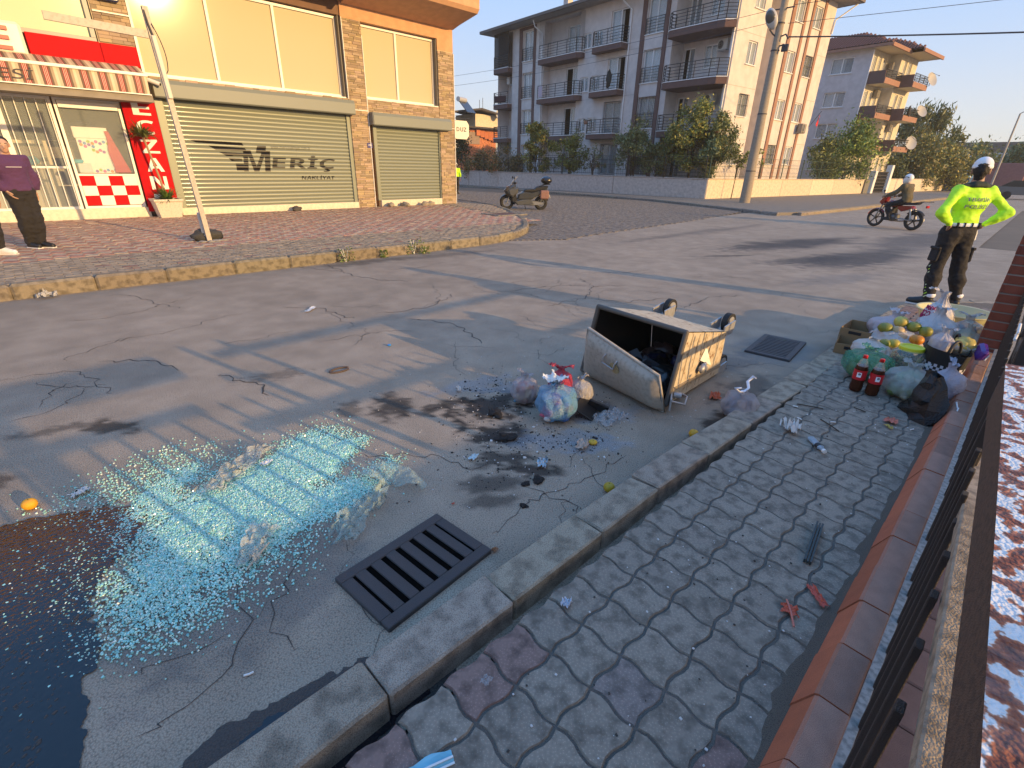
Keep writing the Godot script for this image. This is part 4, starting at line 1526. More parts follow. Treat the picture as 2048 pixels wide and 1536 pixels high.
# ---------------------------------------------------------------- apartment buildings
# a wall in a facade frame (u right, v up, w outward) with openings [u0, u1, v0, v1, depth]
func wall_holes(g: Geo, xf: Transform3D, u0: float, u1: float, v0: float, v1: float, holes: Array) -> void:
	var us := [u0, u1]
	var vs := [v0, v1]
	for h: Array in holes:
		us.append_array([h[0], h[1]])
		vs.append_array([h[2], h[3]])
	us.sort()
	vs.sort()
	for i in us.size() - 1:
		if us[i + 1] - us[i] < 1e-4: continue
		var run := -1.0
		for j in vs.size():
			var solid := false
			if j < vs.size() - 1:
				var c := Vector2((us[i] + us[i + 1]) / 2, (vs[j] + vs[j + 1]) / 2)
				solid = true
				for h: Array in holes:
					if c.x > h[0] and c.x < h[1] and c.y > h[2] and c.y < h[3]: solid = false
			if solid and run < -0.5 and run == -1.0:
				run = vs[j]
			elif not solid and run != -1.0:
				g.quad(xf * V(us[i], run, 0), xf * V(us[i + 1], run, 0), xf * V(us[i + 1], vs[j], 0), xf * V(us[i], vs[j], 0))
				run = -1.0
	for h: Array in holes:
		var d: float = -h[4]
		var p := [Vector2(h[0], h[2]), Vector2(h[1], h[2]), Vector2(h[1], h[3]), Vector2(h[0], h[3])]
		for k in 4:
			var a: Vector2 = p[k]
			var b: Vector2 = p[(k + 1) % 4]
			g.quad(xf * V(a.x, a.y, 0), xf * V(a.x, a.y, d), xf * V(b.x, b.y, d), xf * V(b.x, b.y, 0))

# glazed opening set back in the wall: frame, panes, curtain
func glazing(t: Node3D, xf: Transform3D, u0: float, u1: float, v0: float, v1: float, depth: float, mull: float, open := 0, curtain := 1, sill := true, called := "window") -> void:
	var g := Geo.new()
	var w := 0.06
	var z := -depth + 0.03
	for q: Array in [[u0, u1, v0, v0 + w], [u0, u1, v1 - w, v1], [u0, u0 + w, v0 + w, v1 - w], [u1 - w, u1, v0 + w, v1 - w], [mull - w * 0.6, mull + w * 0.6, v0 + w, v1 - w]]:
		g.box(xf * V((q[0] + q[1]) / 2, (q[2] + q[3]) / 2, z), V(q[1] - q[0], q[3] - q[2], 0.06), xf.basis)
	if sill:
		g.box(xf * V((u0 + u1) / 2, v0 - 0.02, 0.02 - depth / 2), V(u1 - u0 + 0.12, 0.04, depth + 0.12), xf.basis)
	var f := put(called, g, M.upvc, t)
	for k in 2:
		var a := u0 + w if k == 0 else mull + w * 0.6
		var b := mull - w * 0.6 if k == 0 else u1 - w
		if open == k + 1:
			continue
		g = Geo.new()
		g.box(xf * V((a + b) / 2, (v0 + v1) / 2, z - 0.01), V(b - a, v1 - v0 - 2 * w, 0.01), xf.basis)
		put("pane", g, M.pane, f)
	if curtain > 0:
		g = Geo.new()
		var rows := [[], []]
		var a0 := u0 + w
		var a1 := u1 - w
		if curtain == 2: a1 = lerpf(u0, u1, 0.6)
		if curtain == 3: a0 = lerpf(u0, u1, 0.45)
		var nn := int((a1 - a0) / 0.045) + 2
		for i in nn:
			var u := lerpf(a0, a1, float(i) / (nn - 1))
			var d := -depth - 0.14 + 0.028 * sin(i * 1.9)
			rows[0].append(xf * V(u, v0 + w, d))
			rows[1].append(xf * V(u, v1 - w, d))
		g.grid(rows)
		put("curtain", g, M.net, f)

func slab_poly(u0: float, u1: float, out: float, inn: float, cl: float, cr: float) -> PackedVector2Array:
	var p := PackedVector2Array()
	p.append(Vector2(u0, -inn))
	p.append(Vector2(u1, -inn))
	p.append(Vector2(u1, out - cr))
	p.append(Vector2(u1 - cr, out))
	if cl > 0: p.append(Vector2(u0 + cl, out))
	else: p.append(Vector2(u0, out))
	if cl > 0: p.append(Vector2(u0, out - cl))
	return p

func balcony(t: Node3D, xf: Transform3D, poly: PackedVector2Array, top: float, thick: float, m: Material) -> void:
	var g := Geo.new()
	var fl := xf * Transform3D(Basis(V(1, 0, 0), V(0, 0, 1), V(0, -1, 0)), V(0, top, 0))
	g.prism(poly, 0.0, thick, fl)
	var b := put("balcony", g, m, t)
	g = Geo.new()
	var big := PackedVector2Array()
	for p in poly: big.append(Vector2(p.x, p.y + (0.03 if p.y > 0.1 else 0.0)))
	g.prism(big, -0.04, 0.0, fl)
	put("balcony_edge", g, M.upvc, b)

func railing(t: Node3D, xf: Transform3D, path: Array, v0: float, h: float, bars: int, r := 0.018) -> void:
	var g := Geo.new()
	for i in path.size() - 1:
		var a: Vector2 = path[i]
		var b: Vector2 = path[i + 1]
		var n := maxi(1, int(round(a.distance_to(b) / 1.1)))
		for k in bars + 1:
			var v := v0 + 0.1 + (h - 0.1) * k / bars
			g.bar(xf * V(a.x, v, a.y), xf * V(b.x, v, b.y), r * 1.6, r * (2.2 if k == bars else 1.5), xf.basis.y)
		for k in n + 1:
			var p := a.lerp(b, float(k) / n)
			g.bar(xf * V(p.x, v0, p.y), xf * V(p.x, v0 + h, p.y), r * 2.0, r * 2.0)
	put("railing", g, M.black, t).set_meta("kind", "stuff")

func downpipe(t: Node3D, pts: Array) -> void:
	var g := Geo.new()
	g.tube(pts, 0.05, 6)
	put("downpipe", g, M.upvc, t)

func build_apartment() -> void:
	M.upvc = mat(Color(0.80, 0.79, 0.77), 0.4)
	M.pane = mat(Color(0.55, 0.62, 0.65), 0.04, {a = 0.30})
	M.net = mat(Color(0.62, 0.62, 0.60), 0.9, {back = Color(0.3, 0.3, 0.3)})
	M.brownband = mat(Color(0.15, 0.088, 0.075), 0.85, {tex = "cloud", size = 3.0})
	M.salmonband = mat(Color(0.34, 0.18, 0.125), 0.85, {tex = "cloud", size = 3.0})
	M.wallpaint = mat(Color(0.66, 0.60, 0.56), 0.9, {tex = "cloud", hm = "grainh", hs = 0.1, size = 5.0})
	M.room = mat(Color(0.02, 0.018, 0.017), 0.95)
	M.terracotta = mat(Color(0.17, 0.065, 0.045), 0.8, {tex = "grain", size = 0.4})
	var t := thing("apartment_block", "four-storey pale apartment block with dark railed balconies and brown window bands", "apartment building", V(32.43, 0, -15.38), -deg_to_rad(6.4))
	var F := Transform3D(Basis(V(0, 0, 1), V(0, 1, 0), V(-1, 0, 0)), Vector3.ZERO)
	var S := Transform3D.IDENTITY
	var fl := [1.2, 3.94, 6.68, 9.43]
	var holes := []
	for i in 4:
		var y: float = fl[i]
		holes.append([-19.45, -18.1, y + (0.27 if i else 0.05), y + (2.35 if i == 3 else 2.18), 0.2])
		holes.append([-6.55, -5.12, y + (0.27 if i else 0.05), y + (2.35 if i == 3 else 2.18), 0.2])
		holes.append([-9.7, -8.1, y, y + 2.1, 0.15])
		if i:
			holes.append([-12.4, -11.55, y + 0.22, y + 1.17, 0.12])
			holes.append([-11.25, -10.4, y + 0.22, y + 1.17, 0.12])
	holes.append([-16.75, -12.75, 1.2, 12.05, 0.7])
	holes.append([-4.35, -0.3, 1.2, 12.05, 1.25])
	holes.append([-22.95, -20.9, 1.2, 12.05, 1.25])
	var g := Geo.new()
	wall_holes(g, F, -23.0, 0.0, 0.0, 12.15, holes)
	var inner := []
	for i in 4:
		var y: float = fl[i]
		inner.append([-14.75, -13.25, y, y + 2.1, 0.12])
	wall_holes(g, F * Transform3D(Basis(), V(0, 0, -0.7)), -16.75, -12.75, 1.2, 12.05, inner)
	inner = []
	for i in 4:
		var y: float = fl[i]
		inner.append([-4.25, -3.45, y, y + 2.1, 0.12])
		inner.append([-2.75, -1.85, y + 0.85, y + 2.1, 0.12])
	wall_holes(g, F * Transform3D(Basis(), V(0, 0, -1.25)), -4.35, -0.3, 1.2, 12.05, inner)
	wall_holes(g, F * Transform3D(Basis(), V(0, 0, -1.25)), -23.0, -20.9, 1.2, 12.05, [])
	holes = []
	for i in 4:
		var y: float = fl[i]
		holes.append([1.45, 2.5, y + 0.86, y + 2.05, 0.14])
		holes.append([6.15, 7.25, y + 0.96, y + 2.15, 0.14])
		holes.append([8.65, 9.72, y + 0.96, y + 2.15, 0.14])
	holes.append([3.2, 4.4, 0.0, 12.05, 0.9])
	wall_holes(g, S, 0.0, 11.6, 0.0, 12.15, holes)
	wall_holes(g, S * Transform3D(Basis(), V(0, 0, -0.9)), 3.2, 4.4, 0.0, 12.05, [])
	g.quad(V(11.6, 0, 0), V(11.6, 0, -23), V(11.6, 12.15, -23), V(11.6, 12.15, 0))
	g.quad(V(11.6, 0, -23), V(0, 0, -23), V(0, 12.15, -23), V(11.6, 12.15, -23))
	put("wall", g, M.wallpaint, t)
	g = Geo.new()
	g.box(V(6.0, 6.1, -11.5), V(8.6, 11.9, 20.0))
	put("interior", g, M.room, t)
	g = Geo.new()
	for y: float in [3.55, 6.35, 9.05]:
		for q: Array in [[-20.85, -19.95], [-17.75, -16.8], [-12.7, -9.8], [-8.0, -6.95], [-4.75, -4.4]]:
			g.box(F * V((q[0] + q[1]) / 2, y, 0.002), V(0.006, 0.025, q[1] - q[0]))
		for q: Array in [[0.02, 3.18], [4.42, 5.6], [10.1, 11.58]]:
			g.box(S * V((q[0] + q[1]) / 2, y, 0.002), V(q[1] - q[0], 0.025, 0.006))
	put("score_lines", g, mat(Color(0.42, 0.38, 0.35), 0.9), t).set_meta("kind", "stuff")
	for q: Array in [[-19.9, -19.52], [-18.05, -17.78], [-6.95, -6.62], [-5.08, -4.80]]:
		g = Geo.new()
		g.box(F * V((q[0] + q[1]) / 2, 6.2, 0.03), V(0.08, 11.7, q[1] - q[0]))
		put("band", g, M.brownband, t)
	for q: Array in [[-19.9, -17.78], [-6.95, -4.8]]:
		g = Geo.new()
		g.box(F * V((q[0] + q[1]) / 2, 11.97, 0.034), V(0.076, 0.2, q[1] - q[0]))
		put("band", g, M.brownband, t)
	for q: Array in [[5.72, 6.08], [7.35, 7.62], [8.28, 8.55], [9.82, 10.1]]:
		g = Geo.new()
		g.box(S * V((q[0] + q[1]) / 2, 6.2, 0.03), V(q[1] - q[0], 11.7, 0.08))
		put("band", g, M.salmonband, t)
	for i in 4:
		var y: float = fl[i]
		var hi := y + (2.35 if i == 3 else 2.18)
		var lo := y + (0.27 if i else 0.05)
		glazing(t, F, -19.45, -18.1, lo, hi, 0.2, -18.75, 0, 1)
		glazing(t, F, -6.55, -5.12, lo, hi, 0.2, -5.85, 0, 1)
		railing(t, F, [Vector2(-19.45, 0.03), Vector2(-18.1, 0.03)], lo, 0.88, 5)
		railing(t, F, [Vector2(-6.55, 0.03), Vector2(-5.12, 0.03)], lo, 0.88, 5)
		glazing(t, F, -9.7, -8.1, y + 0.02, y + 2.1, 0.15, -8.85, [0, 0, 2, 2][i], [1, 1, 2, 2][i], false, "balcony_door")
		if i:
			glazing(t, F, -12.4, -11.55, y + 0.22, y + 1.17, 0.12, -11.97, 0, 0)
			glazing(t, F, -11.25, -10.4, y + 0.22, y + 1.17, 0.12, -10.82, 0, 0)
		glazing(t, F * Transform3D(Basis(), V(0, 0, -0.7)), -14.75, -13.25, y + 0.02, y + 2.1, 0.12, -14.0, [0, 1, 1, 0][i], [1, 3, 3, 1][i], false, "balcony_door")
		var B := F * Transform3D(Basis(), V(0, 0, -1.25))
		glazing(t, B, -4.25, -3.45, y + 0.02, y + 2.1, 0.12, -3.85, 1 if i < 3 else 0, 0, false, "balcony_door")
		glazing(t, B, -2.75, -1.85, y + 0.85, y + 2.1, 0.12, -2.3, 0, 1)
		glazing(t, S, 1.45, 2.5, y + 0.86, y + 2.05, 0.14, 1.97, 0, 1 if i % 2 else 0)
		glazing(t, S, 6.15, 7.25, y + 0.96, y + 2.15, 0.14, 6.7, 0, 1)
		glazing(t, S, 8.65, 9.72, y + 0.96, y + 2.15, 0.14, 9.18, 0, 0 if i % 2 else 1)
	g = Geo.new()
	for q: Array in [[S, 1.45, 2.5, 4.80, 5.99], [S, 8.65, 9.72, 7.64, 8.83], [S, 1.45, 2.5, 2.06, 3.25], [S, 6.15, 7.25, 2.16, 3.35], [F, -6.55, -5.12, 4.21, 6.12], [F, -9.7, -8.1, 3.96, 6.04], [F, -9.7, -8.1, 1.22, 3.3], [F, -6.55, -5.12, 1.25, 3.38]]:
		var n := int((q[2] - q[1]) / 0.11)
		for k in n + 1:
			var u := lerpf(q[1], q[2], float(k) / n)
			g.bar(q[0] * V(u, q[3], 0.06), q[0] * V(u, q[4], 0.06), 0.018, 0.018)
		for v: float in [q[3], (q[3] + q[4]) / 2, q[4]]:
			g.bar(q[0] * V(q[1], v, 0.06), q[0] * V(q[2], v, 0.06), 0.02, 0.025)
	put("window_guards", g, M.black, t).set_meta("kind", "stuff")
	for i in range(1, 4):
		var y: float = fl[i]
		balcony(t, F, slab_poly(-16.75, -12.1, 0.62, 0.68, 0.0, 0.3), y, 0.34, M.brownband)
		railing(t, F, [Vector2(-16.7, 0.56), Vector2(-12.45, 0.56), Vector2(-12.16, 0.28), Vector2(-12.16, 0.0)], y, 0.95, 5)
		balcony(t, F, slab_poly(-10.9, -7.95, 0.75, 0.0, 0.25, 0.0), y, 0.32, M.brownband)
		railing(t, F, [Vector2(-10.84, 0.0), Vector2(-10.84, 0.5), Vector2(-10.62, 0.69), Vector2(-8.0, 0.69), Vector2(-8.0, 0.0)], y, 0.95, 5)
		var p := PackedVector2Array([Vector2(-4.3, -1.24), Vector2(-0.32, -1.24), Vector2(-0.32, 0.0), Vector2(0.1, 0.3), Vector2(-0.35, 0.75), Vector2(-0.8, 0.85), Vector2(-4.0, 0.85), Vector2(-4.3, 0.6)])
		balcony(t, F, p, y, 0.35, M.brownband)
		railing(t, F, [Vector2(-4.25, 0.0), Vector2(-4.25, 0.6), Vector2(-3.98, 0.79), Vector2(-0.85, 0.79), Vector2(-0.38, 0.68), Vector2(0.02, 0.3)], y, 0.95, 5)
		p = PackedVector2Array([Vector2(-23.3, -1.2), Vector2(-20.9, -1.2), Vector2(-20.9, 0.5), Vector2(-23.0, 0.5), Vector2(-23.3, 0.2)])
		balcony(t, F, p, y, 0.34, M.brownband)
		railing(t, F, [Vector2(-20.95, 0.44), Vector2(-23.0, 0.44), Vector2(-23.24, 0.2), Vector2(-23.24, -1.2)], y, 0.95, 5)
	railing(t, F, [Vector2(-16.7, 0.1), Vector2(-12.8, 0.1)], 1.2, 1.15, 5)
	railing(t, F, [Vector2(-4.25, 0.1), Vector2(-0.4, 0.1)], 1.2, 1.15, 5)
	g = Geo.new()
	for k in 42:
		var u := -16.7 + k * 0.105
		g.bar(F * V(u, 10.3, 0.56), F * V(u, 12.05, 0.56), 0.012, 0.012)
	for k in 8:
		g.bar(F * V(-12.3, 10.3, 0.56 - k * 0.08), F * V(-12.3, 12.05, 0.56 - k * 0.08), 0.012, 0.012)
	put("balcony_cage", g, M.black, t).set_meta("kind", "stuff")
	g = Geo.new()
	g.box(F * V(-21.95, 10.75, 0.42), V(0.02, 2.6, 2.1))
	put("balcony_screen", g, mat(Color(0.03, 0.026, 0.025), 0.9, {a = 0.8}), t)
	g = Geo.new()
	var ov := 1.15
	var e0 := V(-ov, 12.16, ov)
	var e1 := V(11.6 + ov, 12.16, ov)
	var e2 := V(11.6 + ov, 12.16, -23 - ov)
	var e3 := V(-ov, 12.16, -23 - ov)
	g.quad(e0, e3, e2, e1)
	put("soffit", g, mat(Color(0.36, 0.33, 0.31), 0.9, {tex = "cloud", size = 3.0}), t)
	g = Geo.new()
	var r0 := V(5.8, 14.2, -6)
	var r1 := V(5.8, 14.2, -17)
	var up := V(0, 0.18, 0)
	g.quad(e0 + up, e1 + up, r0, r0)
	g.tri(e0 + up, e1 + up, r0)
	g.quad(e1 + up, e2 + up, r1, r0)
	g.tri(e2 + up, e3 + up, r1)
	g.quad(e3 + up, e0 + up, r0, r1)
	put("roof", g, M.terracotta, t)
	g = Geo.new()
	for q: Array in [[e0, e1], [e1, e2], [e2, e3], [e3, e0]]:
		g.bar(q[0] + up / 2, q[1] + up / 2, 0.14, 0.19)
	put("gutter", g, mat(Color(0.14, 0.115, 0.10), 0.7), t)
	g = Geo.new()
	g.box(V(0.9, 12.9, -15.2), V(0.5, 1.0, 0.5))
	var ch := put("chimney", g, M.wallpaint, t)
	g = Geo.new()
	g.box(V(0.9, 13.5, -15.2), V(0.8, 0.12, 0.8))
	put("chimney_cap", g, M.brownband, ch)
	for u: float in [-16.9, -7.87]:
		downpipe(t, [F * V(u - 0.25, 12.1, 0.9), F * V(u - 0.2, 11.7, 0.75), F * V(u, 11.3, 0.07), F * V(u, 0.3, 0.07)])
	downpipe(t, [F * V(-0.12, 12.1, 0.07), F * V(-0.12, 0.3, 0.07)])
	downpipe(t, [V(12.5, 12.1, 0.9), V(11.6, 11.2, 0.08), V(11.5, 10.4, 0.07)])
	var base := t.transform
	ac_unit(base * (F * V(-1.15, 8.55, -0.75)), -0.4, "white air conditioner under the top corner balcony of the pale block")
	ac_unit(base * (F * V(-1.5, 5.75, -0.75)), -0.4, "white air conditioner under the middle corner balcony of the pale block")
	ac_unit(base * (F * V(-22.1, 8.6, -0.7)), -1.2, "silvery air conditioner under the far left shaded balcony of the pale block")
	ac_unit(base * (S * V(9.95, 4.55, 0.28)), 0.0, "air conditioner on the sunlit side wall of the pale block near the flag", true)
	var cl := Geo.new()
	cl.ell(V(0, 0, 0), V(0.09, 0.55, 0.22), Basis.IDENTITY, 10, 8, NZ, 0.35)
	one("hanging_coat", cl, mat(Color(0.015, 0.02, 0.02), 0.9), "dark coat hung over a second floor balcony railing of the pale block", "coat", "", base * (F * V(-8.75, 7.35, 0.78)))
	cl = Geo.new()
	cl.bev(Vector3.ZERO, V(0.05, 0.75, 0.42), 0.02)
	one("towel", cl, mat(Color(0.5, 0.42, 0.48), 0.9), "pale towel hung over the left end of a balcony railing", "towel", "", base * (F * V(-16.3, 7.2, 0.62)))
	cl = Geo.new()
	cl.bev(Vector3.ZERO, V(0.1, 0.5, 1.5), 0.05, Basis.IDENTITY, 0.02, R)
	one("carpet", cl, mat(Color(0.05, 0.02, 0.025), 0.95), "dark red carpet draped on the far left balcony railing", "carpet", "", base * (F * V(-22.0, 7.1, 0.47)))
	var pt := thing("balcony_plant", "potted spiky plant hanging at the end of the lowest railed balcony", "plant", base * (F * V(-10.95, 4.75, 0.55)))
	g = Geo.new()
	g.lathe([Vector2(0, -0.1), Vector2(0.12, -0.1), Vector2(0.16, 0.14), Vector2(0, 0.14)], 10)
	put("pot", g, M.salmonband, pt)
	g = Geo.new()
	spikes(g, V(0, 0.12, 0), 26, 0.4, 0.03, Color(0.08, 0.10, 0.03))
	put("leaves", g, M.leaf, pt).set_meta("kind", "stuff")
	var fg := thing("flag", "small red flag on a slanting staff at the edge of the pale block", "flag", base * (S * V(11.5, 4.75, 0.05)))
	g = Geo.new()
	g.tube([V(0, 0, 0), V(0.3, 1.0, 0.5)], 0.02, 6)
	put("staff", g, M.black, fg)
	g = Geo.new()
	var rows := []
	for i in 6:
		var line := []
		for j in 5:
			line.append(V(0.25 - 0.03 * i + 0.06 * j * 0.5, 0.75 - i * 0.13 - j * 0.05, 0.42 + 0.05 * sin(i + j * 1.3)))
		rows.append(line)
	g.grid(rows)
	put("cloth", g, mat(Color(0.55, 0.02, 0.03), 0.8), fg)

func ac_unit(at: Vector3, turn: float, label: String, dark := false) -> void:
	var t := thing("air_conditioner", label, "air conditioner", at, turn - PI / 2 if not dark else 0.0)
	var g := Geo.new()
	g.bev(Vector3.ZERO, V(0.82, 0.56, 0.30), 0.025)
	put("casing", g, mat(Color(0.55, 0.54, 0.50) if not dark else Color(0.25, 0.22, 0.18), 0.45), t)
	g = Geo.new()
	g.tube([V(-0.12, 0, 0.14), V(-0.12, 0, 0.158)], 0.225, 20)
	put("fan_guard", g, mat(Color(0.035, 0.035, 0.035), 0.6), t)
	g = Geo.new()
	for k in 3:
		var pts := []
		for i in 21:
			pts.append(V(-0.12 + cos(i * TAU / 20) * (0.07 + 0.065 * k), sin(i * TAU / 20) * (0.07 + 0.065 * k), 0.163))
		g.tube(pts, 0.007, 4, false)
	put("fan_rings", g, mat(Color(0.5, 0.5, 0.47), 0.5), t).set_meta("kind", "stuff")
	g = Geo.new()
	for s: int in [-1, 1]:
		g.bar(V(0.3 * s, -0.3, 0.15), V(0.3 * s, -0.3, -0.3), 0.04, 0.04)
	put("bracket", g, mat(Color(0.45, 0.44, 0.42), 0.6), t)

func spikes(g: Geo, at: Vector3, n: int, len: float, w: float, col: Color, lift := 0.5, droop := 0.35) -> void:
	for i in n:
		var a := R.randf() * TAU
		var e := R.randf_range(-0.15, 1.0) * lift + 0.25
		var d := V(cos(a) * cos(e), sin(e), sin(a) * cos(e))
		var l := len * R.randf_range(0.6, 1.1)
		var s := d.cross(Vector3.UP).normalized() * w * 0.5
		var m := at + d * l * 0.55
		var tip := at + d * l - V(0, l * droop * R.randf_range(0.2, 1.0), 0)
		g.col = col * R.randf_range(0.6, 1.5)
		g.quad(at - s * 0.5, at + s * 0.5, m + s, m - s)
		g.tri(m - s, m + s, tip)

func dish(at: Vector3, r: float, face: Vector3, label: String) -> void:
	var t := thing("satellite_dish", label, "satellite dish", at)
	var f := face.normalized()
	var x := Vector3.UP.cross(f).normalized()
	var b := Basis(x, f, x.cross(f))
	var g := Geo.new()
	var prof := []
	for i in 7:
		var q := i / 6.0
		prof.append(Vector2(r * q + 0.002, 0.22 * r * q * q))
	g.lathe(prof, 18, Transform3D(b, V(0, 0.5, 0)))
	put("reflector", g, mat(Color(0.42, 0.41, 0.39), 0.6), t)
	g = Geo.new()
	g.tube([V(0, 0, 0), V(0, 0.5, 0) - f * 0.05], 0.03, 6)
	g.tube([V(0, 0.5, 0) - b.z * r * 0.9 + f * 0.15, V(0, 0.5, 0) + f * r * 1.1], 0.015, 5)
	g.ell(V(0, 0.5, 0) + f * r * 1.1, V(0.05, 0.05, 0.05), Basis.IDENTITY, 8, 6)
	put("mount", g, mat(Color(0.14, 0.13, 0.12), 0.6), t)

func build_second_building() -> void:
	var t := thing("corner_building", "four-storey grey walled building with brown balconies and red tiled roof", "apartment building", V(55.9, 0, -14.26), -deg_to_rad(6.4))
	var F := Transform3D(Basis(V(0, 0, 1), V(0, 1, 0), V(-1, 0, 0)), Vector3.ZERO)
	var S := Transform3D.IDENTITY
	var fl := [1.0, 3.7, 6.2, 8.8]
	var holes := []
	for i in 4:
		holes.append([-3.15, -1.35, fl[i] + 0.9, fl[i] + 2.1, 0.14])
		holes.append([-9.5, -7.7, fl[i] + 0.9, fl[i] + 2.1, 0.14])
	var g := Geo.new()
	wall_holes(g, F, -13.0, 0.0, 0.0, 11.3, holes)
	var gw := mat(Color(0.56, 0.53, 0.53), 0.9, {tex = "cloud", hm = "grainh", hs = 0.1, size = 4.0})
	put("wall", g, gw, t)
	for h: Array in holes:
		glazing(t, F, h[0], h[1], h[2], h[3], 0.14, (h[0] + h[1]) / 2, 0, R.randi_range(1, 3))
	g = Geo.new()
	holes = []
	for i in 4:
		for s: Array in [[0.35, 1.15], [1.5, 2.2], [2.6, 3.3], [4.9, 5.6], [6.0, 6.9]]:
			holes.append([s[0], s[1], fl[i] + (0.05 if s[0] < 1 or s[0] == 4.9 else 0.75), fl[i] + 2.1, 0.14])
	wall_holes(g, S, 0.0, 4.0, 0.0, 11.3, holes.filter(func(h): return h[0] < 4))
	var S2 := Transform3D(Basis(), V(0, 0, 0.9))
	wall_holes(g, S2, 4.0, 8.2, 0.0, 11.3, holes.filter(func(h): return h[0] > 4))
	g.quad(V(4.0, 0, 0), V(4.0, 0, 0.9), V(4.0, 11.3, 0.9), V(4.0, 11.3, 0))
	g.quad(V(8.2, 0, 0.9), V(8.2, 0, -13), V(8.2, 11.3, -13), V(8.2, 11.3, 0.9))
	g.quad(V(8.2, 0, -13), V(0, 0, -13), V(0, 11.3, -13), V(8.2, 11.3, -13))
	put("wall", g, mat(Color(0.66, 0.60, 0.47), 0.9, {tex = "cloud", size = 4.0}), t)
	for h: Array in holes:
		glazing(t, S if h[0] < 4 else S2, h[0], h[1], h[2], h[3], 0.14, (h[0] + h[1]) / 2, 0, 1, false)
	g = Geo.new()
	g.box(V(4.1, 5.6, -6.6), V(6.6, 11.0, 11.0))
	put("interior", g, M.room, t)
	for i in range(1, 4):
		var y: float = fl[i]
		for c: Array in [[S, 0.1, 3.6, 1.35], [S2, 4.0, 7.7, 1.35]]:
			g = Geo.new()
			g.box(c[0] * V((c[1] + c[2]) / 2, y - 0.02, c[3] / 2), V(c[2] - c[1], 0.10, c[3]))
			var b := put("balcony", g, mat(Color(0.60, 0.54, 0.42), 0.9), t)
			g = Geo.new()
			g.box(c[0] * V((c[1] + c[2]) / 2, y + 0.12, c[3] + 0.03), V(c[2] - c[1] + 0.1, 0.42, 0.07))
			put("balcony_edge", g, M.salmonband, b)
			g = Geo.new()
			g.box(c[0] * V(c[1] - 0.02, y + 0.38, c[3] / 2), V(0.08, 0.95, c[3] - 0.012))
			put("balcony_side", g, M.brownband, b)
			railing(t, c[0], [Vector2(c[1] + 0.05, c[3] + 0.03), Vector2(c[2], c[3] + 0.03), Vector2(c[2], 0.0)], y + 0.33, 0.62, 3)
			g = Geo.new()
			var k := 0
			while c[1] + 0.2 + k * 0.24 < c[2]:
				var u: float = c[1] + 0.2 + k * 0.24
				g.bar(c[0] * V(u, y + 0.36, c[3] + 0.03), c[0] * V(u, y + 0.92, c[3] + 0.03), 0.02, 0.02)
				k += 1
			put("balusters", g, M.black, t).set_meta("kind", "stuff")
	g = Geo.new()
	g.quad(V(-0.5, 11.3, 1.4), V(-0.5, 11.3, -13.6), V(3.9, 11.3, -13.6), V(3.9, 11.3, 1.4))
	g.quad(V(3.9, 11.3, 2.4), V(3.9, 11.3, -13.6), V(8.9, 11.3, -13.6), V(8.9, 11.3, 2.4))
	put("soffit", g, mat(Color(0.58, 0.50, 0.38), 0.9), t)
	g = Geo.new()
	var hp := 12.9
	for q: Array in [[-0.6, 4.0, 1.5, 2.0], [3.6, 9.0, 2.5, 6.0]]:
		g.tri(V(q[0], 11.5, q[2]), V(q[1], 11.5, q[2]), V(q[3], hp, q[2] - 3.5))
		g.quad(V(q[1], 11.5, q[2]), V(q[1], 11.5, -13.7), V(q[3], hp, -10), V(q[3], hp, q[2] - 3.5))
		g.quad(V(q[0], 11.5, -13.7), V(q[0], 11.5, q[2]), V(q[3], hp, q[2] - 3.5), V(q[3], hp, -10))
	var rf := put("roof", g, M.terracotta, t)
	g = Geo.new()
	g.tube([V(0, 0, 0), V(0, 0, 0.4)], 0.1, 6, false)
	var tm := g.mesh(M.terracotta)
	var at := []
	for q: Array in [[-0.6, 1.5, 2.0], [3.6, 2.5, 6.0]]:
		for i in 64:
			for k in 8:
				var z: float = q[1] - 0.15 - i * 0.235
				var u := k / 8.0
				if z > q[1] - 3.5 * u or z < -13.7 + 3.7 * u: continue
				var d := V(q[2] - q[0], hp - 11.5, 0).normalized()
				at.append(Transform3D(Basis(V(0, 0, 1), d.cross(V(0, 0, 1)), d), V(q[0], 11.5, z) + d * u * Vector2(q[2] - q[0], hp - 11.5).length()))
	many("roof_tiles", tm, at, t)
	g = Geo.new()
	g.bar(V(-0.6, 11.4, -13.7), V(-0.6, 11.4, 1.5), 0.12, 0.2)
	g.bar(V(-0.6, 11.38, 1.5), V(4.0, 11.38, 1.5), 0.12, 0.26)
	g.bar(V(3.6, 11.385, 2.5), V(9.0, 11.385, 2.5), 0.12, 0.26)
	put("fascia", g, M.salmonband, t).set_meta("kind", "stuff")
	downpipe(t, [V(-0.06, 11.2, 0.06), V(-0.06, 0.3, 0.06)])
	var b := t.transform
	dish(b * V(7.8, 6.55, 2.4), 0.55, V(-0.5, 0.5, 0.8), "satellite dish at the right end of a middle balcony of the grey building")
	dish(b * V(7.8, 9.1, 2.4), 0.6, V(-0.4, 0.4, 0.9), "satellite dish at the right end of the top balcony of the grey building")
	dish(b * V(7.6, 3.9, 2.4), 0.6, V(-0.6, 0.3, 0.8), "satellite dish at the right end of the lowest balcony of the grey building")
	dish(b * V(0.9, 11.9, -5.6), 0.6, V(-0.3, 0.4, 0.8), "satellite dish on the red tiled roof, right one of the pair")
	dish(b * V(0.9, 12.0, -7.0), 0.6, V(-0.5, 0.4, 0.8), "satellite dish on the red tiled roof, left one of the pair")
	var cl := Geo.new()
	cl.ell(Vector3.ZERO, V(0.6, 0.35, 0.1), Basis(V(0, 0, 1), -0.5), 10, 8, NZ, 0.5)
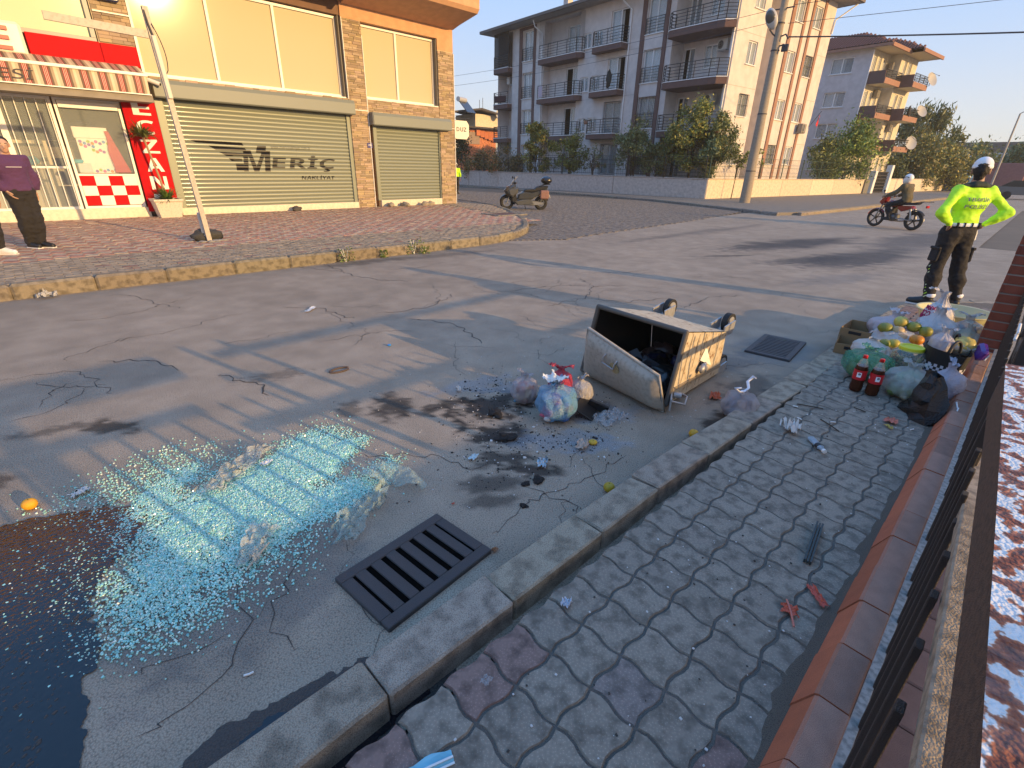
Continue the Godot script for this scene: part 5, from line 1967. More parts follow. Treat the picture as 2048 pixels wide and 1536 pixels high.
	one("hanging_laundry", cl, mat(Color(0.012, 0.012, 0.012), 0.9), "dark laundry hung over a middle balcony of the grey building", "laundry", "", b * V(5.0, 6.9, 2.35))
	for q: Array in [[3.85, 10.4, 0.35, "under the projecting eaves"], [2.6, 8.2, 0.2, "under the top balcony"], [5.2, 5.6, 1.1, "under a middle balcony"]]:
		ac_unit(b * V(q[0], q[1], q[2]), 0.0, "dark air conditioner %s of the grey building" % q[3], true)

# ---------------------------------------------------------------- trees
# a tapered trunk with limbs, and a crown of leaf-sized faces gathered in clumps
func tree(called: String, label: String, at: Vector3, h: float, r: Vector3, cols: Array, leaves: int, size: float, sd: int, o := {}) -> void:
	var t := thing(called, label, o.get("cat", "tree"), at, 0.0, o.get("group", ""))
	R.seed = sd
	var g := Geo.new()
	var ch: float = o.get("base", 0.35) * h
	var cy: float = (h + ch) / 2
	var tr: float = o.get("trunk", 0.06)
	var clumps := []
	var nc: int = o.get("clumps", 26)
	for i in nc:
		var d := V(R.randf_range(-1, 1), R.randf_range(-1, 1), R.randf_range(-1, 1))
		while d.length() > 1.0 or d.length() < 0.25:
			d = V(R.randf_range(-1, 1), R.randf_range(-1, 1), R.randf_range(-1, 1))
		var taper: float = o.get("taper", 0.35)
		var k := 1.0 - taper * maxf(d.y, 0.0)
		var c := V(d.x * r.x * k, cy + d.y * (h - ch) / 2, d.z * r.z * k)
		clumps.append([c, R.randf_range(0.16, 0.36) * r.x * o.get("clump", 1.0), R.randf_range(0.7, 1.25)])
	var lean := V(R.randf_range(-0.1, 0.1), 0, R.randf_range(-0.1, 0.1)) * h
	var stems: int = o.get("stems", 1)
	for s in stems:
		var off := V(R.randf_range(-0.5, 0.5), 0, R.randf_range(-0.5, 0.5)) * (0.3 if stems > 1 else 0.0)
		g.tube([V(off.x * 0.3, -0.1, off.z * 0.3), V(off.x, ch * 0.6, off.z) + lean * 0.3, V(off.x * 1.6, cy, off.z * 1.6) + lean], [tr, tr * 0.75, tr * 0.4], 7)
	put("trunk", g, M.bark, t)
	g = Geo.new()
	for i in mini(nc, 16):
		var c: Vector3 = clumps[i][0]
		var s := V(0, lerpf(ch * 0.7, cy, R.randf()), 0) + lean * 0.4
		g.tube([s, s.lerp(c, 0.5) + V(0, 0.05 * h, 0), c], [tr * 0.42, tr * 0.26, tr * 0.1], 5, false)
	put("limbs", g, M.bark, t).set_meta("kind", "stuff")
	g = Geo.new()
	var shape: float = o.get("long", 1.0)
	for i in leaves:
		var c: Array = clumps[R.randi() % nc]
		var d := V(R.randfn(), R.randfn(), R.randfn()) * 0.55
		var p: Vector3 = c[0] + d * c[1]
		if p.y < 0.05: continue
		var s := size * R.randf_range(0.6, 1.35)
		var a := V(R.randfn(), R.randfn() + o.get("upright", 0.0), R.randfn()).normalized()
		var b := a.cross(V(R.randfn(), R.randfn(), R.randfn())).normalized()
		var col: Color = cols[R.randi() % cols.size()]
		g.col = col * (1.7 * c[2] * R.randf_range(0.65, 1.35))
		var e := a * s * shape
		var w := b * s * 0.42
		var nn := e.cross(w).normalized()
		var n2 := (nn + d.normalized() * 0.7).normalized()
		g.trin(p - e, p - w, p + e, n2, n2, n2)
		g.trin(p - e, p + e, p + w, n2, n2, n2)
	put("crown", g, M.leaf, t)

func wall_run(called: String, label: String, a: Vector3, b: Vector3, h: float, th: float, col: Color, seams: Array) -> Node3D:
	var d := b - a
	var t := thing(called, label, "wall", a, -atan2(d.z, d.x))
	var l := d.length()
	var g := Geo.new()
	var cuts: Array = [0.0] + seams + [l]
	for i in cuts.size() - 1:
		g = Geo.new()
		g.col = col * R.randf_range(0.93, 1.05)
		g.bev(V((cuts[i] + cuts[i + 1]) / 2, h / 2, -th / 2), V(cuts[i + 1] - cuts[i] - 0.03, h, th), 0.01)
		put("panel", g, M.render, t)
	g = Geo.new()
	g.col = col * 0.85
	g.bev(V(l / 2, h + 0.025, -th / 2), V(l + 0.04, 0.05, th + 0.08), 0.01)
	put("coping", g, M.render, t)
	return t

func fence_run(called: String, label: String, a: Vector3, b: Vector3, h: float, rails: int, step: float, col: Color) -> void:
	var d := b - a
	var t := thing(called, label, "fence", a, -atan2(d.z, d.x))
	var l := d.length()
	var m := mat(col, 0.5)
	var n := int(l / step)
	for i in n + 1:
		var g := Geo.new()
		g.bev(V(l * i / n, h / 2, 0), V(0.05, h, 0.05), 0.004)
		put("post", g, m, t)
	var g := Geo.new()
	for k in rails:
		g.bar(V(0, h * (0.12 + 0.84 * k / maxf(1, rails - 1)), 0), V(l, h * (0.12 + 0.84 * k / maxf(1, rails - 1)), 0), 0.012, 0.02)
	var i := 0.0
	while i < l:
		g.bar(V(i, 0.1, 0), V(i, h * 0.96, 0), 0.008, 0.008)
		i += 0.16
	put("mesh", g, m, t).set_meta("kind", "stuff")

func build_background() -> void:
	M.render = mat(Color(1, 1, 1), 0.9, {vc = true, tex = "streak", hm = "grainh", hs = 0.2, size = 2.2, det = "cloud", detsize = 1.2})
	var kb := structbase("opposite_kerb")
	kerb_run(kb, [V(150, 0, -2.6), V(60.0, 0, -5.55), V(46.3, 0, -6.15), V(30.6, 0, -6.96), V(24.2, 0, -7.4)], 0.18, 0.13, 0.72, Color(0.50, 0.42, 0.31))
	kerb_run(kb, [V(23.2, 0, -7.75), V(24.9, 0, -11.6), V(26.3, 0, -15.5), V(26.75, 0, -19.5), V(26.8, 0, -24), V(27.3, 0, -30), V(28.6, 0, -45), V(32, 0, -75)], 0.18, 0.13, 0.95, Color(0.40, 0.365, 0.31))
	var g := Geo.new()
	var poly := PackedVector2Array([Vector2(150, 2.75), Vector2(60, 5.7), Vector2(46.3, 6.3), Vector2(30.6, 7.1), Vector2(24.2, 7.55), Vector2(23.4, 7.9), Vector2(25.05, 11.7), Vector2(26.45, 15.5), Vector2(26.9, 19.5), Vector2(26.95, 24), Vector2(27.45, 30), Vector2(28.8, 45), Vector2(34, 78), Vector2(150, 78)])
	g.prism(poly, 0.0, 0.12, Transform3D(Basis(V(1, 0, 0), V(0, 0, -1), V(0, 1, 0)), Vector3.ZERO))
	struct("opposite_pavement", g, mat(Color(0.36, 0.32, 0.265), 0.9, {tex = "aggr", hm = "aggrh", hs = 0.3, size = 0.8, det = "cloud", detsize = 4.0}))
	var W := V(29.8, 0.12, -14.34)
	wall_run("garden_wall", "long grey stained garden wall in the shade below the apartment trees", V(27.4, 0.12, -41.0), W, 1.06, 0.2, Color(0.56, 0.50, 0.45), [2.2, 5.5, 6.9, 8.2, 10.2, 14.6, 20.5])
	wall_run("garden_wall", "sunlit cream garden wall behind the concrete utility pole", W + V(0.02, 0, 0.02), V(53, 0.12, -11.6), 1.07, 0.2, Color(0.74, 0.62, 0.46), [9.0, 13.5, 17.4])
	wall_run("garden_wall", "cream garden wall beyond the gate behind the motorcycle rider", V(58.2, 0.12, -10.9), V(76, 0.12, -9.0), 1.15, 0.2, Color(0.72, 0.62, 0.48), [6.0, 12.0])
	fence_run("wall_fence", "thin black fence standing on the shaded garden wall", V(27.5, 1.2, -40.0), W + V(-0.05, 1.1, -0.2), 1.25, 5, 2.4, Color(0.02, 0.022, 0.022))
	fence_run("wall_fence", "thin green fence posts on the sunlit garden wall", W + V(0.2, 1.1, -0.08), V(53, 1.2, -11.7), 1.25, 3, 2.6, Color(0.025, 0.06, 0.045))
	var gt := thing("garden_gate", "dark metal gate between two white posts beyond the sunlit wall", "gate", V(53.4, 0.12, -11.5), -0.14)
	g = Geo.new()
	g.bev(V(0.1, 0.55, 0), V(0.9, 1.1, 0.12), 0.01)
	put("side_panel", g, mat(Color(0.16, 0.15, 0.13), 0.6), gt)
	for x: float in [1.0, 4.3]:
		g = Geo.new()
		g.bev(V(x, 1.15 if x > 2 else 0.9, 0), V(0.45, 2.3 if x > 2 else 1.8, 0.45), 0.02)
		put("gate_post", g, M.white, gt)
	g = Geo.new()
	for k in 20:
		g.bar(V(1.3 + k * 0.147, 0.1, 0), V(1.3 + k * 0.147, 1.75, 0), 0.04, 0.03)
	for k in 7:
		g.bar(V(1.25, 0.1 + k * 0.27, 0.02), V(4.1, 0.1 + k * 0.27, 0.02), 0.03, 0.06)
	put("leaf", g, mat(Color(0.03, 0.025, 0.022), 0.5), gt).set_meta("kind", "stuff")
	var olive := [Color(0.10, 0.12, 0.05), Color(0.14, 0.155, 0.075), Color(0.075, 0.095, 0.04)]
	var green := [Color(0.10, 0.125, 0.03), Color(0.15, 0.165, 0.045), Color(0.07, 0.085, 0.025)]
	var yell := [Color(0.20, 0.19, 0.05), Color(0.13, 0.13, 0.035), Color(0.27, 0.22, 0.07)]
	var dark := [Color(0.022, 0.035, 0.016), Color(0.04, 0.05, 0.02)]
	var rusty := [Color(0.13, 0.10, 0.04), Color(0.09, 0.09, 0.035), Color(0.19, 0.12, 0.05)]
	tree("garden_tree", "dark dense tree at the left end of the shaded garden wall", V(28.9, 0.1, -37.5), 4.9, V(1.8, 1, 1.8), dark, 5200, 0.10, 11, {base = 0.2})
	tree("shrub", "rusty leaved shrub behind the garden wall beside the dark tree", V(29.3, 0.1, -34.2), 3.0, V(1.5, 1, 1.6), rusty, 3400, 0.085, 12, {base = 0.15, cat = "shrub"})
	tree("shrub", "brownish shrub behind the garden wall in front of the brick house", V(29.5, 0.1, -31.2), 2.9, V(1.5, 1, 1.8), rusty, 3600, 0.085, 13, {base = 0.15, cat = "shrub"})
	tree("garden_tree", "tall yellow green tree left of the scooter behind the garden wall", V(30.0, 0.1, -28.3), 4.6, V(1.15, 1, 1.35), yell + green, 5600, 0.09, 14, {base = 0.2, taper = 0.2})
	tree("garden_tree", "pale green forked tree behind the top box of the scooter", V(30.2, 0.1, -25.3), 3.9, V(1.2, 1, 1.5), green, 3200, 0.09, 15, {base = 0.35, taper = 0.6, stems = 2})
	tree("shrub", "thin half bare shrub before the ground floor railings", V(30.4, 0.1, -23.2), 2.9, V(0.8, 1, 1.0), rusty + olive, 500, 0.08, 16, {base = 0.45, cat = "shrub", clumps = 14})
	tree("olive_tree", "bushy grey green olive tree with a crooked trunk behind the wall", V(30.7, 0.1, -20.1), 4.5, V(1.35, 1, 1.5), olive, 5000, 0.075, 17, {base = 0.32, taper = 0.65, stems = 2, long = 1.4})
	tree("olive_tree", "smaller low branch olive leaning right beside the crooked olive", V(30.8, 0.1, -18.4), 3.1, V(0.9, 1, 1.0), olive, 2400, 0.075, 18, {base = 0.4, long = 1.4})
	tree("garden_tree", "big yellow green tree before the corner balconies", V(31.2, 0.1, -16.3), 5.4, V(1.5, 1, 1.75), yell + green + green, 9500, 0.085, 19, {base = 0.22, taper = 0.35, clumps = 40, trunk = 0.09})
	tree("olive_tree", "grey green willowy tree at the wall corner right of the big tree", V(31.3, 0.1, -14.75), 4.6, V(1.15, 1, 1.0), olive, 5200, 0.075, 20, {base = 0.25, long = 1.6, upright = 0.8})
	tree("sapling", "thin sapling with sparse leaves beside the utility pole", V(31.6, 0.1, -13.55), 3.0, V(0.7, 1, 0.7), green, 520, 0.08, 21, {base = 0.55, clumps = 12, trunk = 0.03})
	tree("sapling", "small sparse sapling behind the utility pole", V(34.2, 0.1, -13.6), 3.0, V(0.6, 1, 0.6), green, 330, 0.08, 22, {base = 0.6, clumps = 9, trunk = 0.03})
	tree("garden_tree", "small dull green tree before the grey walled building", V(47.6, 0.1, -13.6), 4.2, V(1.6, 1, 1.6), green + olive, 3400, 0.11, 23, {base = 0.2})
	tree("garden_tree", "broad bright green tree before the brown balconies", V(51.4, 0.1, -12.9), 5.4, V(2.6, 1, 2.2), [Color(0.12, 0.17, 0.035), Color(0.17, 0.21, 0.05), Color(0.08, 0.11, 0.03)], 7500, 0.13, 24, {base = 0.15, clumps = 40})
	var bush := [Color(0.10, 0.11, 0.04), Color(0.14, 0.14, 0.05), Color(0.17, 0.14, 0.06)]
	tree("roadside_tree", "dark bushy tree in the shade right of the brown balconies", V(66, 0, -12.6), 5.0, V(2.6, 1, 2.4), dark + olive, 5200, 0.16, 25, {base = 0.08})
	tree("roadside_tree", "rounded dull green tree beyond the second garden wall", V(70, 0, -10.9), 5.4, V(2.4, 1, 2.2), bush, 6400, 0.16, 26, {base = 0.08, clumps = 36})
	tree("roadside_tree", "tall feathery tree rising over the rounded trees", V(76, 0, -12.2), 8.4, V(3.0, 1, 2.8), [Color(0.09, 0.10, 0.04), Color(0.13, 0.13, 0.06)], 5200, 0.17, 27, {base = 0.3, long = 1.9, upright = 1.6, taper = 0.1, clumps = 40})
	tree("roadside_tree", "yellow green tree at the right of the rounded tree", V(74, 0, -8.6), 5.6, V(2.2, 1, 2.0), yell + bush, 5600, 0.16, 28, {base = 0.08, clumps = 34})
	tree("roadside_tree", "dusty olive tree behind the policeman's cap", V(88, 0, -9.2), 5.6, V(3.0, 1, 3.0), bush + olive, 5600, 0.2, 29, {base = 0.08, clumps = 36})
	tree("roadside_tree", "broad grey green tree at the right edge behind the leaning lamp post", V(92, 0, -2.9), 5.8, V(3.6, 1, 3.4), olive, 7000, 0.2, 30, {base = 0.08, clumps = 44})
	tree("roadside_tree", "grey green tree farther along the road at the right edge", V(120, 0, -3.2), 6.5, V(5.0, 1, 5.0), olive, 6000, 0.28, 31, {base = 0.05, clumps = 40})
	R.seed = 99
	var bc := thing("blue_container", "blue painted waste container by the road behind the policeman", "container", V(77.5, 0.12, -7.9), -0.1)
	g = Geo.new()
	g.col = Color(0.02, 0.09, 0.22)
	g.bev(V(2.0, 0.7, 0), V(5.4, 1.4, 2.0), 0.04)
	put("body", g, M.vc, bc)
	g = Geo.new()
	for k in 5:
		g.col = Color(0.10, 0.30, 0.55) if k % 2 == 0 else Color(0.7, 0.7, 0.7)
		g.bev(V(0.2 + k * 0.8, 1.7, 0), V(0.6, 0.9, 1.4), 0.03, Basis(V(0, 0, 1), -0.2))
	put("load", g, M.vc, bc).set_meta("kind", "stuff")
	g = Geo.new()
	g.col = Color(0.30, 0.13, 0.12)
	g.bev(V(0, 1.6, 0), V(2.4, 3.2, 5.0), 0.05)
	g.col = Color(0.5, 0.36, 0.28)
	g.bev(V(2.3, 1.2, 0.3), V(1.6, 2.4, 3.0), 0.05)
	one("kiosk", g, M.plaster, "dusty red kiosk by the road beside the policeman's head", "kiosk", "", V(88, 0, -5.6))
	var lb := thing("long_building", "long low factory building with white bays on the rise far right", "building", V(150, 0, -26), -1.62)
	g = Geo.new()
	g.col = Color(0.30, 0.25, 0.21)
	g.box(V(18, 3.2, 0), V(46, 6.4, 10))
	put("wall", g, M.plaster, lb)
	g = Geo.new()
	g.prism(PackedVector2Array([Vector2(-6, 6.4), Vector2(42, 6.4), Vector2(42, 6.8), Vector2(20, 7.9), Vector2(8, 7.9), Vector2(-6, 6.9)]), -5.5, 5.5)
	put("roof", g, mat(Color(0.13, 0.11, 0.10), 0.9), lb)
	for k in 8:
		g = Geo.new()
		g.box(V(2 + k * 4.6, 4.9, 5.06), V(2.6 if k % 3 else 3.6, 2.2, 0.14))
		put("bay_panel", g, mat(Color(0.62, 0.60, 0.57), 0.8), lb)
	g = Geo.new()
	g.col = Color(0.16, 0.15, 0.09)
	var rows := []
	for i in 12:
		var line := []
		for j in 16:
			var u := i / 11.0
			line.append(V(104 + 60 * u, 4.3 * ss(0.0, 0.8, u) * (1.0 if j > 2 else j / 3.0) + 0.25 * NZ.get_noise_2d(i, j), 5.0 - j * 4.5))
		rows.append(line)
	g.grid(rows)
	g.facing(Vector3.UP)
	struct("hillside", g, mat(Color(0.15, 0.13, 0.075), 0.95, {tex = "cloud", size = 6.0}))
	var lp := thing("lamp_post", "thin grey lamp post leaning beside the road at the far right", "lamp post", V(62, 0, -4.1))
	g = Geo.new()
	g.tube([V(0, 0, 0), V(0.15, 6.5, 0.1)], [0.09, 0.06], 8)
	put("pole", g, mat(Color(0.35, 0.33, 0.29), 0.6), lp)
	g = Geo.new()
	g.tube([V(0.15, 6.5, 0.1), V(0.2, 6.8, 0.6), V(0.2, 6.85, 1.2)], 0.04, 6)
	g.ell(V(0.2, 6.83, 1.35), V(0.12, 0.07, 0.3))
	put("lamp_arm", g, mat(Color(0.35, 0.33, 0.29), 0.6), lp)
	car(V(60.5, 0, -1.6), -PI / 2 + 0.1)
	var bh := thing("brick_house", "unfinished red brick house with flat dark roof left of the apartments", "house", V(47, 0, -62), -0.06)
	var F := Transform3D.IDENTITY
	g = Geo.new()
	wall_holes(g, F, 0.0, 12.6, 0.0, 6.4, [[8.9, 10.5, 3.2, 5.0, 0.15], [1.2, 2.2, 3.4, 4.8, 0.15]])
	g.quad(V(0, 0, 0), V(0, 6.4, 0), V(0, 6.4, -9), V(0, 0, -9))
	g.quad(V(12.6, 0, 0), V(12.6, 0, -9), V(12.6, 6.4, -9), V(12.6, 6.4, 0))
	put("wall", g, mat(Color(0.52, 0.19, 0.085), 0.9, {tex = "grime", hm = "grainh", hs = 0.4, size = 3.0}), bh)
	glazing(bh, F, 8.9, 10.5, 3.2, 5.0, 0.15, 9.7, 0, 1)
	glazing(bh, F, 1.2, 2.2, 3.4, 4.8, 0.15, 1.7, 0, 1)
	g = Geo.new()
	g.col = Color(0.30, 0.22, 0.17)
	g.box(V(4.2, 5.2, 0.05), V(3.2, 1.6, 0.09))
	put("render_patch", g, M.plaster, bh)
	g = Geo.new()
	for i in 5:
		g.col = Color(0.50, 0.16, 0.07) * R.randf_range(0.85, 1.15)
		g.box(V(5.4 + i * 0.75, 5.95 - 0.16 * i, 0.2), V(0.72, 0.8 + 0.05 * i, 0.3))
	put("brickwork", g, M.plaster, bh).set_meta("kind", "stuff")
	g = Geo.new()
	g.box(V(6.2, 6.55, -4.2), V(13.6, 0.22, 10.6))
	put("roof", g, mat(Color(0.05, 0.045, 0.042), 0.8), bh)
	g = Geo.new()
	g.col = Color(0.72, 0.62, 0.46)
	g.box(V(8.4, 7.5, -3.2), V(5.6, 1.9, 5.0))
	put("roof_room", g, M.plaster, bh)
	g = Geo.new()
	g.prism(PackedVector2Array([Vector2(-1.2, 7.9), Vector2(6.0, 8.9), Vector2(12.6, 8.0), Vector2(12.6, 8.2), Vector2(6.0, 9.15), Vector2(-1.2, 8.1)]), -6.5, 0.4)
	put("upper_roof", g, mat(Color(0.06, 0.05, 0.046), 0.8), bh)
	g = Geo.new()
	g.bar(V(6.6, 8.9, -1.0), V(6.6, 10.3, -1.0), 0.05, 0.05)
	g.bar(V(7.2, 8.8, -1.0), V(7.2, 10.6, -1.0), 0.05, 0.05)
	put("rods", g, M.black, bh).set_meta("kind", "stuff")
	dish(V(56.3, 8.0, -61.2), 0.62, V(-0.3, 0.3, 0.9), "satellite dish on the brick house roof left of the apartments")
	var wh := thing("solar_heater", "rooftop solar water heater on the brick house by the shop corner", "solar heater", V(49.7, 8.3, -61.0), 0.3)
	g = Geo.new()
	g.tube([V(-0.9, 1.6, -0.6), V(0.9, 1.6, -0.6)], 0.32, 12)
	put("tank", g, mat(Color(0.4, 0.4, 0.4), 0.4), wh)
	g = Geo.new()
	g.bev(V(0.3, 0.7, 0.1), V(2.2, 0.1, 2.1), 0.01, Basis(V(1, 0, 0), 0.8))
	put("collector", g, mat(Color(0.03, 0.035, 0.05), 0.2), wh)

func car(at: Vector3, turn: float) -> void:
	var t := thing("car", "dark grey car far down the road at the right edge", "car", at, turn)
	var g := Geo.new()
	var paint := mat(Color(0.10, 0.11, 0.12), 0.25, {coat = 0.6})
	var prof := PackedVector2Array([Vector2(-2.0, 0.35), Vector2(2.0, 0.35), Vector2(2.05, 0.6), Vector2(1.95, 0.82), Vector2(1.1, 0.95), Vector2(-1.9, 0.98), Vector2(-2.05, 0.7)])
	g.prism(prof, -0.85, 0.85)
	put("body", g, paint, t)
	g = Geo.new()
	g.prism(PackedVector2Array([Vector2(1.15, 0.95), Vector2(0.45, 1.42), Vector2(-1.1, 1.45), Vector2(-1.75, 0.98)]), -0.70, 0.70)
	put("cabin", g, mat(Color(0.02, 0.025, 0.03), 0.1), t)
	for x: float in [-1.25, 1.25]:
		for z: float in [-0.8, 0.8]:
			g = Geo.new()
			g.tube([V(x, 0.31, z - 0.1), V(x, 0.31, z + 0.1)], 0.31, 16)
			put("wheel", g, M.rubber, t)
	for z: float in [-0.6, 0.6]:
		g = Geo.new()
		g.bev(V(2.03, 0.68, z), V(0.06, 0.14, 0.34), 0.02)
		put("headlight", g, M.white, t)

# ---------------------------------------------------------------- pole, wires, sign frame, planter
func wire(called: String, label: String, a: Vector3, b: Vector3, sag: float, r: float) -> void:
	var pts := []
	for i in 25:
		var u := i / 24.0
		pts.append(a.lerp(b, u) - V(0, sag * 4.0 * u * (1.0 - u), 0) - a)
	var g := Geo.new()
	g.tube(pts, r, 5)
	one(called, g, M.wire, label, "wire", "overhead wires", a)

func build_poles() -> void:
	M.wire = mat(Color(0.045, 0.043, 0.05), 0.6)
	var P := V(28.75, 0.12, -11.55)
	var t := thing("utility_pole", "tall tapered concrete utility pole on the opposite street corner", "utility pole", P)
	var g := Geo.new()
	g.tube([V(0, -0.1, 0), V(0, 3, 0), V(0, 6, 0), V(0.02, 11.0, 0)], [0.27, 0.225, 0.185, 0.13], 14)
	put("shaft", g, mat(Color(0.34, 0.285, 0.215), 0.9, {tex = "streak", hm = "grainh", hs = 0.4, size = 1.0}), t)
	g = Geo.new()
	for y: float in [1.55, 4.2, 6.9, 8.0]:
		g.tube([V(0, y, 0), V(0, y + 0.05, 0)], 0.262 - y * 0.009, 14)
	put("band", g, M.wire, t).set_meta("kind", "stuff")
	g = Geo.new()
	for y: float in [7.5, 7.1]:
		g.tube([V(0.05, y, 0.15), V(0.0, y + 0.05, 0.35), V(0.02, y - 0.15, 0.5)], 0.035, 6)
	g.bev(V(0.05, 7.0, 0.42), V(0.12, 0.3, 0.3), 0.02)
	g.bar(V(0, 8.6, -0.5), V(0, 8.6, 0.5), 0.05, 0.05)
	put("fittings", g, M.wire, t).set_meta("kind", "stuff")
	var lm := thing("street_light", "grey oval street light head bracketed to the utility pole", "street light", P + V(-0.28, 8.2, -0.35))
	g = Geo.new()
	var bs := Basis(V(0, 0, 1), 0.25) * Basis(V(1, 0, 0), -0.35)
	g.ell(Vector3.ZERO, V(0.16, 0.46, 0.28), bs, 16, 10)
	put("housing", g, mat(Color(0.52, 0.50, 0.46), 0.4), lm)
	g = Geo.new()
	g.ell(bs * V(-0.09, 0.08, 0), V(0.10, 0.30, 0.22), bs, 14, 8)
	put("lens", g, mat(Color(0.10, 0.095, 0.08), 0.15), lm)
	g = Geo.new()
	g.tube([V(0.0, -0.4, 0), V(0.08, -0.6, 0.15), V(0.26, -0.75, 0.33)], 0.035, 6)
	put("bracket", g, M.wire, lm)
	wire("thick_cable", "thick black cable running right from the utility pole", P + V(0.12, 7.45, 0.45), V(36.0, 6.6, 14.0), 0.25, 0.032)
	wire("overhead_wire", "thin wire from the pole top, lower of the upper pair", P + V(0.1, 8.7, 0.45), V(36.5, 9.7, 16.0), 0.1, 0.012)
	wire("overhead_wire", "thin wire from the pole top, upper of the upper pair", P + V(0.05, 9.0, 0.4), V(37.5, 10.8, 17.0), 0.1, 0.012)
	wire("overhead_wire", "thin wire crossing from the pole over the red tiled roof", P + V(0.1, 8.0, 0.3), V(44.0, 10.4, 12.0), 0.1, 0.012)
	wire("overhead_wire", "thin wire from the pole across the apartment front, upper one", P + V(-0.1, 8.6, -0.5), V(29.3, 8.7, -50), 0.5, 0.010)
	wire("overhead_wire", "thin wire from the pole across the apartment front, lower one", P + V(-0.1, 8.1, -0.4), V(29.0, 8.0, -50), 0.6, 0.010)
	for k in 3:
		wire("distant_wire", "faint distant wire in the sky left of the apartments, %s" % ["lowest", "middle one", "highest"][k], V(38, 14.5 + k * 2.2, -95), V(70, 17.3 + k * 2.6, -95), 0.6, 0.03)
	var sf := thing("sign_frame", "leaning grey steel post with a bare side arm on the far pavement", "sign post", V(2.75, LY, -11.65))
	var steel := mat(Color(0.47, 0.42, 0.36), 0.5, {tex = "streak", size = 0.6})
	g = Geo.new()
	g.bar(V(0, -0.02, 0), V(-0.20, 3.86, 0), 0.085, 0.085, V(0, 0, 1))
	put("post", g, steel, sf)
	g = Geo.new()
	g.bar(V(-0.235, 3.46, 0.0), V(-1.58, 3.50, 0.02), 0.05, 0.115, Vector3.UP)
	put("arm", g, steel, sf)
	g = Geo.new()
	g.bev(V(-0.145, 2.98, 0.055), V(0.075, 0.95, 0.05), 0.012, Basis(V(0, 0, 1), 0.052))
	put("cable_box", g, mat(Color(0.60, 0.55, 0.47), 0.45), sf)
	g = Geo.new()
	var pts := []
	for i in 14:
		pts.append(V(-0.16 + 0.11 * sin(i * 0.24) * (1 if i < 10 else 0.6), 3.62 - i * 0.075, 0.06))
	g.tube(pts, 0.008, 5)
	g.tube([V(-0.23, 3.86, 0.02), V(-0.21, 3.6, 0.05), V(-0.17, 3.4, 0.06)], 0.02, 5)
	put("loose_cable", g, M.wire, sf)
	g = Geo.new()
	g.tube([V(-0.03, -0.02, -0.09), V(-0.05, 0.55, -0.09)], 0.05, 10)
	put("sleeve", g, mat(Color(0.55, 0.53, 0.47), 0.5), sf)
	g = Geo.new()
	g.ell(Vector3.ZERO, V(0.30, 0.13, 0.2), Basis.IDENTITY, 16, 9, NZ, 0.35)
	one("boulder", g, mat(Color(0.07, 0.068, 0.062), 0.8, {tex = "grain", hm = "grainh", hs = 0.6, size = 0.3}), "dark grey boulder at the foot of the leaning sign post", "stone", "", V(2.78, LY + 0.09, -11.86))
	g = Geo.new()
	for i in 7:
		g.ell(V(R.randf_range(-0.22, 0.3), 0.01, R.randf_range(-0.02, 0.12)), V(0.07, 0.025, 0.05), Basis.IDENTITY, 8, 5, NZ, 0.5)
	one("mortar_lump", g, M.mortar, "broken mortar round the foot of the leaning sign post", "mortar", "", V(2.75, LY, -11.62)).set_meta("kind", "stuff")
	var pl := thing("planter", "pale marble box planter with a tall dracaena before the red banner", "planter", V(3.22, LY, -17.25))
	g = Geo.new()
	var rows := []
	for q: Array in [[0.0, 0.25], [0.40, 0.32], [0.44, 0.35], [0.48, 0.35], [0.48, 0.28], [0.42, 0.27]]:
		var s: float = q[1]
		var y: float = q[0]
		g.col = Color(1, 1, 1)
		rows.append([V(-s, y, s), V(s, y, s), V(s, y, -s), V(-s, y, -s)])
	for i in rows.size() - 1:
		for k in 4:
			g.quad(rows[i][k], rows[i][(k + 1) % 4], rows[i + 1][(k + 1) % 4], rows[i + 1][k])
	put("box", g, mat(Color(0.66, 0.60, 0.50), 0.6, {tex = "streak", size = 0.5}), pl)
	g = Geo.new()
	g.box(V(0, 0.41, 0), V(0.54, 0.02, 0.54))
	put("soil", g, M.soil, pl)
	g = Geo.new()
	g.tube([V(0.02, 0.4, 0), V(-0.02, 1.0, 0.02), V(-0.10, 1.55, 0.03), V(-0.17, 2.05, 0.02)], [0.03, 0.028, 0.025, 0.03], 7)
	put("stem", g, mat(Color(0.36, 0.24, 0.14), 0.9), pl)
	g = Geo.new()
	spikes(g, V(-0.17, 2.0, 0.02), 110, 0.62, 0.035, Color(0.13, 0.15, 0.035), 0.75, 0.5)
	put("crown", g, M.leaf, pl)
	g = Geo.new()
	spikes(g, V(0.02, 0.42, 0.05), 150, 0.52, 0.035, Color(0.10, 0.17, 0.03), 1.0, 0.25)
	put("leaves", g, M.leaf, pl).set_meta("kind", "stuff")
	for q: Array in [[11.1, -17.4, 0.26, "pale stone before the narrow shutter, largest of the row"], [10.5, -17.45, 0.2, "stone at the left end of the row before the narrow shutter"], [12.0, -17.35, 0.17, "stone right of the middle before the narrow shutter"], [12.35, -17.45, 0.15, "small stone at the right end of the row"], [6.9, -17.4, 0.2, "dark stone lying before the wide printed shutter"]]:
		g = Geo.new()
		g.ell(Vector3.ZERO, V(q[2], 0.1, 0.13), Basis(Vector3.UP, q[0]), 12, 7, NZ, 0.5)
		one("stone", g, mat(Color(0.40, 0.35, 0.27) if q[0] > 8 else Color(0.10, 0.09, 0.08), 0.9, {tex = "grain", hm = "grainh", hs = 0.5, size = 0.3}), q[3], "stone", "stones before the shutters", V(q[0], LY + 0.05, q[1]))
	var k := 0
